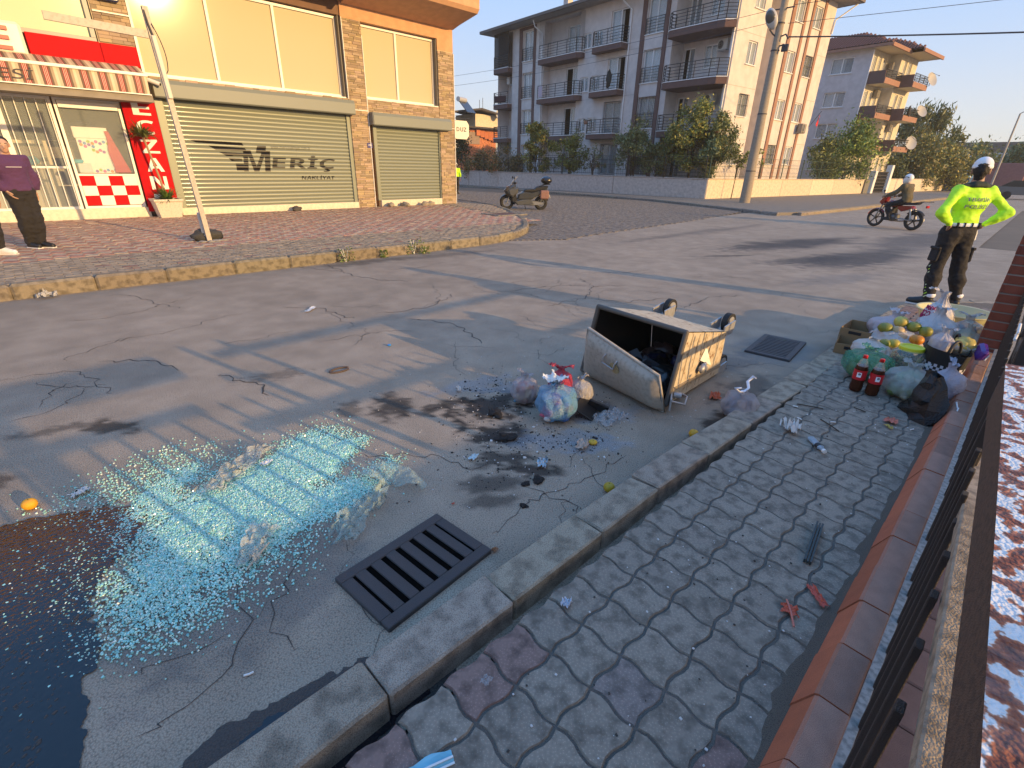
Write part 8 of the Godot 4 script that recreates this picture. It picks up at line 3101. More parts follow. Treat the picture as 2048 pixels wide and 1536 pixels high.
func build_bikes() -> void:
	var grey := mat(Color(0.045, 0.048, 0.047), 0.28, {coat = 0.7})
	var grey2 := mat(Color(0.085, 0.087, 0.082), 0.3, {coat = 0.6})
	var alu := mat(Color(0.35, 0.35, 0.34), 0.4, {metal = 0.8})
	var t := thing("scooter", "dark grey maxi scooter with black top box parked by the curved kerb", "scooter", V(15.62, 0, -15.4), 2.47)
	t.rotation.x = 0.0
	wheel(t, V(0.72, 0.29, 0), 0.29, 0.12, 5, alu)
	wheel(t, V(-0.72, 0.28, 0), 0.28, 0.13, 5, alu)
	arc_fender(t, "front_fender", V(0.72, 0.29, 0), 0.325, 0.17, 0.2, 2.7, grey)
	var g := Geo.new()
	for s: float in [-0.09, 0.09]:
		g.tube([V(0.72, 0.29, s), V(0.56, 0.72, s)], 0.024, 8)
	put("fork", g, alu, t)
	g = Geo.new()
	shell(g, pv([[0.78, 0.62], [0.86, 0.74], [0.72, 0.90], [0.46, 1.02], [0.36, 0.98], [0.38, 0.70], [0.52, 0.52], [0.66, 0.50]]), 0.28, 0.12)
	put("front_fairing", g, grey, t)
	g = Geo.new()
	shell(g, pv([[0.70, 0.78], [0.52, 0.86], [0.26, 0.88], [0.30, 0.66], [0.50, 0.50], [0.62, 0.55]]), 0.31, 0.06)
	put("side_fairing", g, grey2, t)
	g = Geo.new()
	shell(g, pv([[0.55, 0.50], [0.36, 0.60], [0.28, 0.34], [0.42, 0.20], [0.52, 0.30]]), 0.20, 0.05)
	put("leg_shield", g, mat(Color(0.02, 0.02, 0.02), 0.5), t)
	g = Geo.new()
	shell(g, pv([[0.42, 0.34], [0.30, 0.20], [-0.40, 0.24], [-0.30, 0.44], [0.10, 0.42]]), 0.28, 0.04)
	put("floorboard", g, grey2, t)
	g = Geo.new()
	shell(g, pv([[0.30, 0.42], [0.26, 0.62], [0.06, 0.72], [-0.30, 0.70], [-0.95, 0.86], [-1.00, 0.78], [-0.60, 0.58], [-0.28, 0.40]]), 0.25, 0.06)
	put("body_panel", g, grey, t)
	g = Geo.new()
	shell(g, pv([[0.06, 0.72], [-0.02, 0.80], [-0.40, 0.82], [-0.52, 0.92], [-0.98, 0.95], [-0.96, 0.86], [-0.30, 0.70]]), 0.20, 0.05)
	put("seat", g, mat(Color(0.012, 0.012, 0.012), 0.6), t)
	g = Geo.new()
	var rows := []
	for i in 7:
		var u := i / 6.0
		var line := []
		for k in 9:
			var b := (k / 8.0 - 0.5) * 2.0
			line.append(V(0.72 - 0.36 * u - 0.10 * b * b, 0.86 + 0.44 * u, b * (0.20 - 0.07 * u)))
		rows.append(line)
	g.grid(rows)
	put("windscreen", g, mat(Color(0.35, 0.36, 0.33), 0.05, {a = 0.35}), t)
	g = Geo.new()
	g.tube([V(0.36, 1.06, -0.36), V(0.42, 1.04, -0.15), V(0.42, 1.04, 0.15), V(0.36, 1.06, 0.36)], 0.018, 8)
	g.ell(V(0.42, 1.04, 0), V(0.10, 0.06, 0.14), Basis.IDENTITY, 10, 6)
	for s: float in [-1.0, 1.0]:
		g.tube([V(0.44, 1.05, 0.22 * s), V(0.46, 1.22, 0.34 * s)], 0.010, 6)
	put("handlebar", g, M.black, t)
	for s: float in [-1.0, 1.0]:
		g = Geo.new()
		g.ell(V(0.46, 1.25, 0.36 * s), V(0.03, 0.045, 0.085), Basis(V(1, 0, 0), 0.4 * s), 12, 7)
		put("mirror", g, M.black, t)
		g = Geo.new()
		g.bev(V(0.80, 0.76, 0.10 * s), V(0.06, 0.07, 0.12), 0.02, Basis(Vector3.UP, -0.5 * s))
		put("headlight", g, mat(Color(0.5, 0.5, 0.48), 0.1), t)
	g = Geo.new()
	g.ell(V(-0.92, 1.17, 0), V(0.24, 0.155, 0.24), Basis.IDENTITY, 20, 12)
	g.tube([V(-0.92, 1.15, 0), V(-0.92, 1.165, 0)], 0.245, 20)
	put("top_box", g, mat(Color(0.014, 0.014, 0.015), 0.22, {coat = 0.5}), t)
	g = Geo.new()
	for s: float in [-0.1, 0.1]:
		g.tube([V(-0.62, 0.93, s), V(-0.90, 1.0, s), V(-1.06, 1.02, s)], 0.012, 6)
	g.bev(V(-0.92, 1.01, 0), V(0.3, 0.02, 0.24), 0.006)
	put("rack", g, M.black, t)
	g = Geo.new()
	g.bev(V(-0.82, 0.62, 0.27), V(0.36, 0.34, 0.12), 0.04, Basis.from_euler(V(0.1, 0, -0.1)))
	g.bev(V(-0.82, 0.62, -0.27), V(0.36, 0.34, 0.12), 0.04)
	put("saddlebag", g, mat(Color(0.30, 0.155, 0.12), 0.6, {tex = "grime", size = 0.4}), t)
	g = Geo.new()
	shell(g, pv([[0.10, 0.20], [0.0, 0.36], [-0.40, 0.38], [-0.85, 0.30], [-0.80, 0.22], [-0.30, 0.17]]), 0.13, 0.03)
	put("engine", g, alu, t)
	g = Geo.new()
	g.tube([V(-0.30, 0.30, 0.20), V(-0.55, 0.30, 0.24), V(-1.05, 0.42, 0.25)], [0.03, 0.06, 0.06], 10)
	put("exhaust", g, M.black, t)
	g = Geo.new()
	g.tube([V(-0.05, 0.24, 0.16), V(-0.12, 0.01, 0.30)], 0.014, 6)
	put("kickstand", g, M.black, t)
	g = Geo.new()
	g.bev(V(-1.07, 0.55, 0), V(0.02, 0.14, 0.2), 0.004, Basis(V(0, 0, 1), -0.3))
	put("number_plate", g, M.white, t)
	var red := mat(Color(0.22, 0.012, 0.015), 0.25, {coat = 0.6})
	t = thing("motorcycle", "small red motorcycle crossing the junction under a rider", "motorcycle", V(21.8, 0, -3.58), 1.165)
	wheel(t, V(0.64, 0.30, 0), 0.30, 0.075, 5, M.black)
	wheel(t, V(-0.64, 0.30, 0), 0.30, 0.085, 5, M.black)
	arc_fender(t, "front_fender", V(0.64, 0.30, 0), 0.325, 0.11, 0.3, 2.5, red)
	arc_fender(t, "rear_fender", V(-0.64, 0.30, 0), 0.345, 0.15, 0.6, 2.6, M.black)
	g = Geo.new()
	for s: float in [-0.075, 0.075]:
		g.tube([V(0.64, 0.30, s), V(0.40, 0.92, s)], 0.022, 8)
		g.tube([V(-0.60, 0.34, s * 1.8), V(-0.50, 0.66, s * 1.6)], 0.032, 8)
		g.tube([V(-0.64, 0.30, s * 1.3), V(-0.10, 0.34, s * 1.2)], 0.018, 6)
	put("suspension", g, alu, t)
	g = Geo.new()
	shell(g, pv([[0.56, 0.94], [0.62, 0.80], [0.50, 0.72], [0.40, 0.80], [0.36, 1.00], [0.44, 1.05]]), 0.11, 0.04)
	put("front_fairing", g, red, t)
	g = Geo.new()
	g.ell(V(0.585, 0.86, 0), V(0.04, 0.08, 0.08), Basis.IDENTITY, 12, 8)
	put("headlight", g, M.chrome, t)
	g = Geo.new()
	shell(g, pv([[0.34, 0.86], [0.22, 0.90], [-0.02, 0.84], [-0.10, 0.74], [0.10, 0.68], [0.34, 0.72]]), 0.13, 0.05)
	put("fuel_tank", g, red, t)
	g = Geo.new()
	shell(g, pv([[-0.04, 0.66], [-0.08, 0.74], [-0.50, 0.76], [-0.56, 0.68], [-0.20, 0.56]]), 0.115, 0.03)
	put("side_cover", g, red, t)
	g = Geo.new()
	shell(g, pv([[0.0, 0.80], [-0.10, 0.76], [-0.62, 0.80], [-0.70, 0.86], [-0.40, 0.86]]), 0.12, 0.03)
	put("seat", g, M.cloth_black, t)
	g = Geo.new()
	g.ell(V(0.06, 0.36, 0), V(0.20, 0.14, 0.13), Basis.IDENTITY, 12, 8)
	for k in 5:
		g.bev(V(0.16, 0.46 + k * 0.035, 0), V(0.17, 0.014, 0.17), 0.004, Basis(V(0, 0, 1), -0.3))
	g.bev(V(0.0, 0.40, 0), V(0.26, 0.16, 0.20), 0.03)
	put("engine", g, mat(Color(0.12, 0.12, 0.12), 0.4, {metal = 0.6}), t)
	g = Geo.new()
	g.tube([V(0.20, 0.44, 0.10), V(0.24, 0.24, 0.13), V(-0.10, 0.24, 0.15), V(-0.85, 0.34, 0.16)], [0.02, 0.02, 0.03, 0.045], 10)
	put("exhaust", g, M.chrome, t)
	g = Geo.new()
	g.tube([V(0.34, 1.02, -0.34), V(0.40, 0.98, -0.14), V(0.40, 0.98, 0.14), V(0.34, 1.02, 0.34)], 0.014, 6)
	for s: float in [-1.0, 1.0]:
		g.tube([V(0.38, 1.0, 0.22 * s), V(0.36, 1.16, 0.34 * s)], 0.008, 5)
		g.ell(V(0.36, 1.19, 0.36 * s), V(0.02, 0.04, 0.06), Basis.IDENTITY, 8, 6)
	g.bar(V(0.34, 0.72, 0), V(0.10, 0.28, 0), 0.05, 0.05)
	g.bar(V(0.30, 0.76, 0), V(-0.5, 0.68, 0), 0.05, 0.05)
	g.bar(V(0.26, 0.25, 0.2), V(0.22, 0.55, 0.2), 0.02, 0.02)
	put("handlebar", g, M.black, t)
	g = Geo.new()
	for s: float in [-0.11, 0.11]:
		g.tube([V(-0.5, 0.84, s), V(-0.72, 0.90, s), V(-1.0, 0.92, s)], 0.011, 6)
	for k in 4:
		g.tube([V(-0.72 - 0.09 * k, 0.91, -0.11), V(-0.72 - 0.09 * k, 0.91, 0.11)], 0.009, 5)
	put("rack", g, M.black, t)
	g = Geo.new()
	g.bev(V(-0.93, 0.76, 0), V(0.05, 0.08, 0.14), 0.015)
	put("tail_light", g, mat(Color(0.45, 0.01, 0.01), 0.2), t)
	var j := joints({pelvis = V(0, 0.90, -0.20), waist = V(0, 1.03, -0.21), chest = V(0, 1.24, -0.15), neck = V(0, 1.42, -0.10), head = V(0, 1.56, -0.05), lsh = V(0.185, 1.36, -0.11), rsh = V(-0.185, 1.36, -0.11), lel = V(0.30, 1.13, 0.05), rel = V(-0.30, 1.13, 0.05), lwr = V(0.30, 1.04, 0.28), rwr = V(-0.30, 1.04, 0.28), lhd = V(0, -0.1, 1), rhd = V(0, -0.1, 1), lpalm = V(0, -1, 0), rpalm = V(0, -1, 0), lth = V(-1, 0, 0), rth = V(1, 0, 0), curl = 0.9,
		lhip = V(0.10, 0.88, -0.16), rhip = V(-0.10, 0.88, -0.16), lkn = V(0.19, 0.74, 0.24), rkn = V(-0.19, 0.74, 0.24), lan = V(0.19, 0.36, 0.08), ran = V(-0.19, 0.36, 0.08), ltoe = V(0.20, 0.30, 0.26), rtoe = V(-0.20, 0.30, 0.26)})
	var rider := person("motorcycle rider in an olive jacket and white helmet crossing the junction", V(21.8, 0, -3.58), 2.736, 1.0, j, {shirt = mat(Color(0.105, 0.085, 0.045), 0.85, {rim = 0.3}), trousers = M.cloth_black, shoes = M.rubber, sole = M.rubber, cell = 0.022, loose = 0.022, hem = 0.86, trouser_top = 1.0, hair = false})
	g = net([[j.head + V(0, 0.04, -0.015), j.head + V(0, 0.0, 0.0), 0.135, 0.128], [j.head + V(0, -0.06, 0.045), j.head + V(0, -0.07, 0.05), 0.09, 0.085]], 0.013, 0.05)
	put("helmet", g, mat(Color(0.80, 0.79, 0.75), 0.25, {coat = 0.6}), rider)
	g = net([[j.head + V(0, 0.02, 0.055), j.head + V(0, 0.0, 0.06), 0.098, 0.095]], 0.012, 0.02, 0.0, 7.0, [[V(0, 1, 0), j.head.y + 0.065], [V(0, -1, 0), -(j.head.y - 0.045)]])
	put("visor", g, mat(Color(0.012, 0.012, 0.014), 0.08), rider)
	g = Geo.new()
	for k in 12:
		var a := lerpf(0.5, 2.8, k / 11.0)
		var b := lerpf(0.5, 2.8, (k + 1) / 11.0)
		for s: float in [-1.0, 1.0]:
			g.bar(j.head + V(0.128 * s, 0.03 + 0.05 * sin(a), -0.10 * cos(a) - 0.01), j.head + V(0.128 * s, 0.03 + 0.05 * sin(b), -0.10 * cos(b) - 0.01), 0.012, 0.02)
	put("helmet_stripe", g, M.black, rider).set_meta("kind", "stuff")

# ---------------------------------------------------------------- groceries heaped on the pavement
func bottle(label: String, at: Vector3, turn: float) -> void:
	var t := thing("cola_bottle", label, "bottle", at, turn, "")
	var g := Geo.new()
	var prof := [Vector2(0.0, 0.004), Vector2(0.030, 0.0), Vector2(0.044, 0.012), Vector2(0.046, 0.05), Vector2(0.042, 0.075), Vector2(0.045, 0.10), Vector2(0.045, 0.185), Vector2(0.040, 0.215), Vector2(0.026, 0.255), Vector2(0.0145, 0.275), Vector2(0.0135, 0.295), Vector2(0.0, 0.296)]
	g.lathe(prof.slice(7), 20)
	put("plastic", g, mat(Color(0.8, 0.82, 0.82), 0.04, {a = 0.14}), t)
	g = Geo.new()
	var liq := []
	for p: Vector2 in prof.slice(0, 8): liq.append(p)
	liq.append(Vector2(0.036, 0.222))
	liq.append(Vector2(0, 0.222))
	g.lathe(liq, 20)
	put("cola", g, mat(Color(0.055, 0.016, 0.007), 0.25, {spec = 0.3}), t)
	g = Geo.new()
	g.lathe([Vector2(0.0462, 0.105), Vector2(0.0465, 0.11), Vector2(0.0465, 0.18), Vector2(0.0462, 0.185)], 24)
	put("label_band", g, mat(Color(0.55, 0.012, 0.02), 0.35), t)
	g = Geo.new()
	for k in 2:
		var a0 := 0.4 if k == 0 else 2.0
		for i in 5:
			var a := a0 + i * 0.13
			g.col = Color(0.85, 0.85, 0.85) if k == 0 else Color(0.85, 0.8, 0.8)
			var d := V(cos(a), 0, sin(a)) * 0.0472
			var e := V(cos(a + 0.13), 0, sin(a + 0.13)) * 0.0472
			var lo := 0.128 if k == 0 else 0.135 + 0.008 * sin(i * 2.0)
			var hi := 0.168 if k == 0 else 0.150 + 0.008 * sin(i * 2.0)
			g.quad(d + V(0, lo, 0), e + V(0, lo, 0), e + V(0, hi, 0), d + V(0, hi, 0))
	for i in 2:
		var a := 0.53 + i * 0.17
		g.col = Color(0.03, 0.03, 0.03)
		var d := V(cos(a), 0, sin(a)) * 0.0476
		var e := V(cos(a + 0.14), 0, sin(a + 0.14)) * 0.0476
		g.quad(d + V(0, 0.146, 0), e + V(0, 0.146, 0), e + V(0, 0.162, 0), d + V(0, 0.162, 0))
	g.facing(Vector3.UP)
	put("print", g, M.vc, t).set_meta("kind", "stuff")
	g = Geo.new()
	g.lathe([Vector2(0.0, 0.278), Vector2(0.0165, 0.278), Vector2(0.0165, 0.300), Vector2(0.014, 0.304), Vector2(0, 0.304)], 16)
	put("cap", g, mat(Color(0.60, 0.015, 0.015), 0.35), t)

func lying_fruit(label: String, at: Vector3, r: float, col: Color, sq := 0.9) -> void:
	fruit("fruit", label, "fruit", at, r, col, sq, "fruit on the grocery heap")

func build_groceries() -> void:
	var y := 0.121
	bottle("cola bottle with red cap on the pavement, left one of the two", V(4.50, y, -0.635), -2.34)
	bottle("cola bottle with red cap on the pavement, right one of the two", V(4.50, y, -0.525), -2.0)
	var greens := [Color(0.10, 0.20, 0.05), Color(0.16, 0.26, 0.08), Color(0.22, 0.25, 0.10), Color(0.30, 0.30, 0.14)]
	bag("vegetable_bag", "green tinted bag of leafy vegetables behind the cola bottles", V(4.86, y, -0.66), V(0.22, 0.27, 0.21), 0.4, 31, film(Color(0.03, 0.36, 0.20), 0.5), greens, 40, 0.055, 2, 0.2)
	bag("vegetable_bag", "clear white carrier bag of vegetables right of the cola bottles", V(4.66, y, -0.34), V(0.20, 0.275, 0.19), 1.1, 35, film(Color(0.62, 0.70, 0.70), 0.45), greens + [Color(0.4, 0.4, 0.3)], 40, 0.05, 2, 0.25)
	bag("carrier_bag", "lilac white carrier bag between the clear bag and the black bag", V(4.74, y, -0.13), V(0.13, 0.32, 0.11), 2.0, 38, film(Color(0.62, 0.62, 0.74), 0.7), [], 0, 0.05, 2, 0.3)
	var bb := thing("black_bag", "glossy black carrier bag with white print leaning on the coping bricks", "plastic bag", V(4.36, y, -0.17), 0.5)
	var fb := Geo.new()
	var brows := []
	for i in 7:
		var v := i / 6.0
		var line := []
		for k in 12:
			var a := -TAU * k / 12
			var sq := 1.0 / pow(pow(absf(cos(a)), 4.0) + pow(absf(sin(a)), 4.0), 0.25)
			var rx := lerpf(0.19, 0.07, pow(v, 1.3))
			var rz := lerpf(0.11, 0.035, v)
			line.append(V(cos(a) * sq * rx + 0.08 * v * v, v * 0.30, sin(a) * sq * rz + 0.02 * v) + V(R.randf_range(-1, 1), R.randf_range(-0.4, 0.4) * minf(v, 0.5), R.randf_range(-1, 1)) * 0.020)
		brows.append(line)
	for i in 6:
		for k in 12:
			var k2 := (k + 1) % 12
			fb.tri(brows[i][k], brows[i][k2], brows[i + 1][k2])
			fb.tri(brows[i][k], brows[i + 1][k2], brows[i + 1][k])
	put("film", fb, mat(Color(0.006, 0.006, 0.007), 0.16, {spec = 0.45, hm = "crink", hs = 0.8, size = 0.25}), bb)
	var g := Geo.new()
	g.col = Color(0.8, 0.8, 0.8)
	for q: Array in [[[-0.13, 0.10, 0.10], [-0.125, 0.12, 0.12], [-0.10, 0.135, 0.135], [-0.10, 0.11, 0.135], [-0.06, 0.125, 0.15], [-0.03, 0.15, 0.15]], [[-0.15, 0.075, 0.07], [-0.14, 0.07, 0.085], [-0.145, 0.055, 0.09]]]:
		var pts := []
		for p: Array in q: pts.append(V(p[0] * 1.05, p[1], p[2] * 0.95))
		g.tube(pts, 0.005, 5)
	put("print", g, M.vc, bb).set_meta("kind", "stuff")
	var jar := thing("pickle_jar", "big clear jar of green olives with a yellow screw lid", "jar", V(5.20, y, -0.44))
	g = Geo.new()
	g.lathe([Vector2(0.0, 0.0), Vector2(0.125, 0.0), Vector2(0.14, 0.02), Vector2(0.142, 0.17), Vector2(0.12, 0.22), Vector2(0.10, 0.235), Vector2(0.10, 0.245)], 24)
	put("glass", g, mat(Color(0.75, 0.80, 0.70), 0.04, {a = 0.15}), jar)
	g = Geo.new()
	for i in 260:
		var a := R.randf() * TAU
		var k := sqrt(R.randf()) * 0.112 if i < 80 else 0.116
		g.col = [Color(0.13, 0.14, 0.035), Color(0.20, 0.19, 0.06), Color(0.09, 0.10, 0.03)][i % 3]
		g.ell(V(cos(a) * k, R.randf_range(0.02, 0.19), sin(a) * k), V(0.018, 0.015, 0.015), Basis.from_euler(V(R.randf() * 6, R.randf() * 6, 0)), 6, 4)
	put("olives", g, M.vcgloss, jar).set_meta("kind", "stuff")
	g = Geo.new()
	g.lathe([Vector2(0, 0.228), Vector2(0.088, 0.228), Vector2(0.092, 0.234), Vector2(0.092, 0.26), Vector2(0.086, 0.266), Vector2(0.074, 0.262), Vector2(0.070, 0.254), Vector2(0, 0.254)], 28)
	put("lid", g, mat(Color(0.72, 0.66, 0.02), 0.4), jar)
	var wb := thing("woven_bag", "black woven shopping bag with white and green checks against the wall", "shopping bag", V(5.27, y, -0.215), 0.2)
	g = Geo.new()
	var w := Geo.new()
	var nu := 44
	for j in 13:
		for i in nu:
			var dark := true
			var col := Color(0.012, 0.012, 0.014)
			if j < 8 and (i + j) % 2 == 0:
				dark = false
				col = Color(0.62, 0.60, 0.64) if j > 2 else Color(0.03, 0.20, 0.15) if i % 3 == 0 else Color(0.55, 0.55, 0.52)
				if j == 4 or j == 5: col = Color(0.40, 0.34, 0.46) if i % 4 == 0 else col
			var pt := func(u: int, v: int) -> Vector3:
				var a := TAU * u / nu
				var k := 0.86 + 0.14 * v / 13.0 + 0.03 * sin(a * 3.0)
				var r := 1.0 / pow(pow(absf(cos(a)), 3.0) + pow(absf(sin(a)), 3.0), 1.0 / 3.0)
				return V(cos(a) * r * 0.21 * k, v * 0.0235 + 0.012 * sin(a * 2.0) * v / 13.0, sin(a) * r * 0.145 * k)
			var a0: Vector3 = pt.call(i, j)
			var a1: Vector3 = pt.call(i + 1, j)
			var b1: Vector3 = pt.call(i + 1, j + 1)
			var b0: Vector3 = pt.call(i, j + 1)
			var o := V(a0.x + b1.x, 0, a0.z + b1.z).normalized() * (0.0 if dark else 0.002)
			var tgt := g if dark else w
			tgt.col = col
			tgt.quad(a0 + o, b0 + o, b1 + o, a1 + o)
	put("weave", g, M.vc, wb)
	put("checks", w, M.vc, wb).set_meta("kind", "stuff")
	g = Geo.new()
	for q: Array in [[-0.13, 0.02, 0.10], [0.13, 0.05, -0.02]]:
		var pts := []
		for i in 11:
			var a := PI * i / 10.0
			pts.append(V(q[0] + cos(a) * 0.05, 0.29 + sin(a) * 0.10, q[1] + q[2] * cos(a) * 0.4))
		g.tube(pts, 0.011, 7)
	put("handle", g, M.black, wb)
	bag("carrier_bag", "white knotted carrier bag standing up in the woven bag", V(5.22, 0.32, -0.27), V(0.12, 0.26, 0.10), 0.3, 44, film(Color(0.78, 0.76, 0.78), 0.6), [Color(0.45, 0.22, 0.18), Color(0.5, 0.3, 0.25)], 12, 0.05, 2, 0.3)
	bag("carrier_bag", "small knotted white bag of yellow melon in the woven bag", V(5.38, 0.35, -0.13), V(0.12, 0.13, 0.09), 1.9, 47, film(Color(0.78, 0.78, 0.76), 0.45), [Color(0.62, 0.48, 0.12)], 8, 0.07, 2, 0.2)
	g = Geo.new()
	g.bev(Vector3.ZERO, V(0.17, 0.10, 0.06), 0.02, Basis.from_euler(V(0.4, 0.3, 0.2)), 0.006, R)
	var pk := one("snack_packet", g, mat(Color(0.10, 0.03, 0.22), 0.25), "shiny purple packet with white swirls in the woven bag", "packet", "", V(5.33, 0.42, -0.02))
	g = Geo.new()
	for i in 4:
		g.tube([V(-0.07 + i * 0.04, -0.02, 0.035), V(-0.05 + i * 0.04, 0.02, 0.036), V(-0.035 + i * 0.04, -0.01, 0.037)], 0.006, 5)
	for i in g.v.size(): g.v[i] = Basis.from_euler(V(0.4, 0.3, 0.2)) * g.v[i]
	put("print", g, M.white, pk).set_meta("kind", "stuff")
	bag("carrier_bag", "round white carrier bag under the limes behind the green bag", V(5.38, y, -0.74), V(0.21, 0.22, 0.17), 0.6, 51, film(Color(0.78, 0.76, 0.70), 0.8), [], 0, 0.05, 0, 0.2)
	bag("fruit_bag", "big open white bag of mixed fruit in the middle of the heap", V(5.82, y, -0.64), V(0.33, 0.24, 0.25), 0.6, 52, film(Color(0.78, 0.74, 0.70), 0.72), [Color(0.5, 0.3, 0.2), Color(0.5, 0.42, 0.2), Color(0.45, 0.2, 0.18)], 20, 0.06, 0, 0.1)
	bag("carrier_bag", "white and red printed carrier bag leaning behind the fruit bag", V(6.15, y, -0.72), V(0.26, 0.33, 0.18), 1.4, 54, film(Color(0.76, 0.70, 0.74), 0.7), [Color(0.45, 0.14, 0.2)], 10, 0.06, 2, 0.3)
	bag("carrier_bag", "upright white carrier bag at the middle right of the heap", V(6.35, y, -0.42), V(0.25, 0.40, 0.2), 0.2, 57, film(Color(0.80, 0.78, 0.78), 0.72), [], 0, 0.05, 2, 0.35)
	var pb := bag("carrier_bag", "tall white paper bag with crimson script standing at the back of the heap", V(6.72, y, -0.46), V(0.19, 0.50, 0.16), 0.1, 58, film(Color(0.82, 0.78, 0.76), 0.88), [], 0, 0.05, 1, 0.4)
	g = Geo.new()
	g.col = Color(0.45, 0.03, 0.12)
	for q: Array in [[-0.02, 0.33, 0.0], [-0.03, 0.28, 0.04], [0.0, 0.24, 0.0]]:
		for i in 4:
			var a: float = 3.5 + 0.28 * i + q[2]
			var rr: float = 0.155 - (q[1] - 0.24) * 0.35
			var pts := []
			for k in 9:
				var b := TAU * k / 8.0
				pts.append(V(cos(a + 0.10 * cos(b)) * rr * 1.05, q[1] + 0.022 * sin(b), sin(a + 0.10 * cos(b)) * rr * 0.95))
			g.tube(pts, 0.0055, 5)
	put("script", g, M.vc, pb).set_meta("kind", "stuff")
	bag("food_bag", "clear bag of orange yellow food between the white bags and the pillar", V(6.30, y, -0.16), V(0.18, 0.30, 0.13), 0.4, 61, film(Color(0.76, 0.74, 0.60), 0.45), [Color(0.62, 0.32, 0.03), Color(0.66, 0.42, 0.05)], 22, 0.06, 2, 0.3)
	bag("carrier_bag", "greyish clear bag against the pillar at the back of the heap", V(6.55, y, -0.20), V(0.2, 0.34, 0.13), 2.4, 63, film(Color(0.68, 0.68, 0.70), 0.5), [Color(0.3, 0.3, 0.3)], 12, 0.06, 2, 0.3)
	var tub := thing("plastic_tub", "pale yellow plastic tub rim at the back of the heap by the pillar", "tub", V(7.1, y, -0.36), 0.2)
	g = Geo.new()
	g.lathe([Vector2(0.0, 0.01), Vector2(0.24, 0.0), Vector2(0.32, 0.24), Vector2(0.345, 0.245), Vector2(0.345, 0.262), Vector2(0.31, 0.255), Vector2(0.23, 0.02), Vector2(0, 0.02)], 30)
	put("bowl", g, mat(Color(0.66, 0.62, 0.36), 0.4, {a = 0.75}), tub)
	var lime := Color(0.17, 0.20, 0.025)
	var k := 0
	for q: Array in [[5.78, 0.36, -0.74, 0.062, lime, "green lime at the left of the fruit bag"], [5.98, 0.40, -0.66, 0.06, Color(0.50, 0.46, 0.10), "yellow quince on top of the fruit bag"], [6.0, 0.37, -0.55, 0.06, Color(0.26, 0.27, 0.04), "olive green lime at the top right of the fruit bag"], [5.98, 0.35, -0.45, 0.055, lime, "dark green lime at the right edge of the fruit bag"], [5.68, 0.33, -0.47, 0.058, Color(0.62, 0.22, 0.015), "deep orange fruit at the right front of the fruit bag"], [5.42, 0.30, -0.66, 0.05, lime, "lime on the round white bag, right one"], [5.46, 0.31, -0.60, 0.05, Color(0.45, 0.42, 0.06), "yellow green lime on the round white bag behind the other lime"], [5.70, 0.31, -0.58, 0.05, Color(0.55, 0.36, 0.22), "brownish peach in the fruit bag before the orange"], [5.80, 0.35, -0.64, 0.055, Color(0.52, 0.40, 0.22), "pale peach in the middle of the fruit bag"]]:
		lying_fruit(q[5], V(q[0], q[1], q[2]), q[3], q[4], 0.95 if k % 2 else 0.85)
		k += 1
	for q: Array in [[5.62, -0.93, 0.10, 0.9, "brown cardboard tray leaning at the kerb edge, lower one"], [5.95, -0.96, 0.17, 0.75, "brown cardboard box with a hand hole behind the limes"]]:
		var t := thing("cardboard_box", q[4], "cardboard box", V(q[0], y, q[1]), q[3] - 0.75)
		var cm := mat(Color(0.30, 0.19, 0.09), 0.85, {tex = "grain", size = 0.15})
		var hh: float = q[2]
		for s: Array in [[0, hh / 2, 0.13, 0.42, hh, 0.006], [0, hh / 2, -0.13, 0.42, hh, 0.006], [-0.21, hh / 2, 0, 0.006, hh, 0.254], [0.21, hh / 2, 0, 0.006, hh, 0.254], [0, 0.004, 0, 0.41, 0.006, 0.25]]:
			g = Geo.new()
			g.bev(V(s[0], s[1], s[2]), V(s[3], s[4], s[5]), 0.002)
			put("side", g, cm, t)
		g = Geo.new()
		g.bev(V(-0.02, hh - 0.03, 0.134), V(0.13, 0.03, 0.004), 0.0015)
		g.bev(V(-0.214, hh - 0.035, 0.0), V(0.004, 0.03, 0.11), 0.0015)
		put("hand_hole", g, M.dark, t)

# ---------------------------------------------------------------- litter
func scrap(called: String, label: String, cat: String, at: Vector3, w: float, l: float, h: float, sd: int, m: Material, turn := 0.0) -> void:
	one(called, sheet_geo(w, l, 12, 14, h, sd, 0.4), m, label, cat, "", at).rotation.y = turn

func rod(called: String, label: String, cat: String, a: Vector3, b: Vector3, r: float, m: Material) -> void:
	var g := Geo.new()
	g.tube([Vector3.ZERO, (b - a) * 0.5 + V(0, r * 0.3, r * 0.8), b - a], r, 7)
	one(called, g, m, label, cat, "", a)

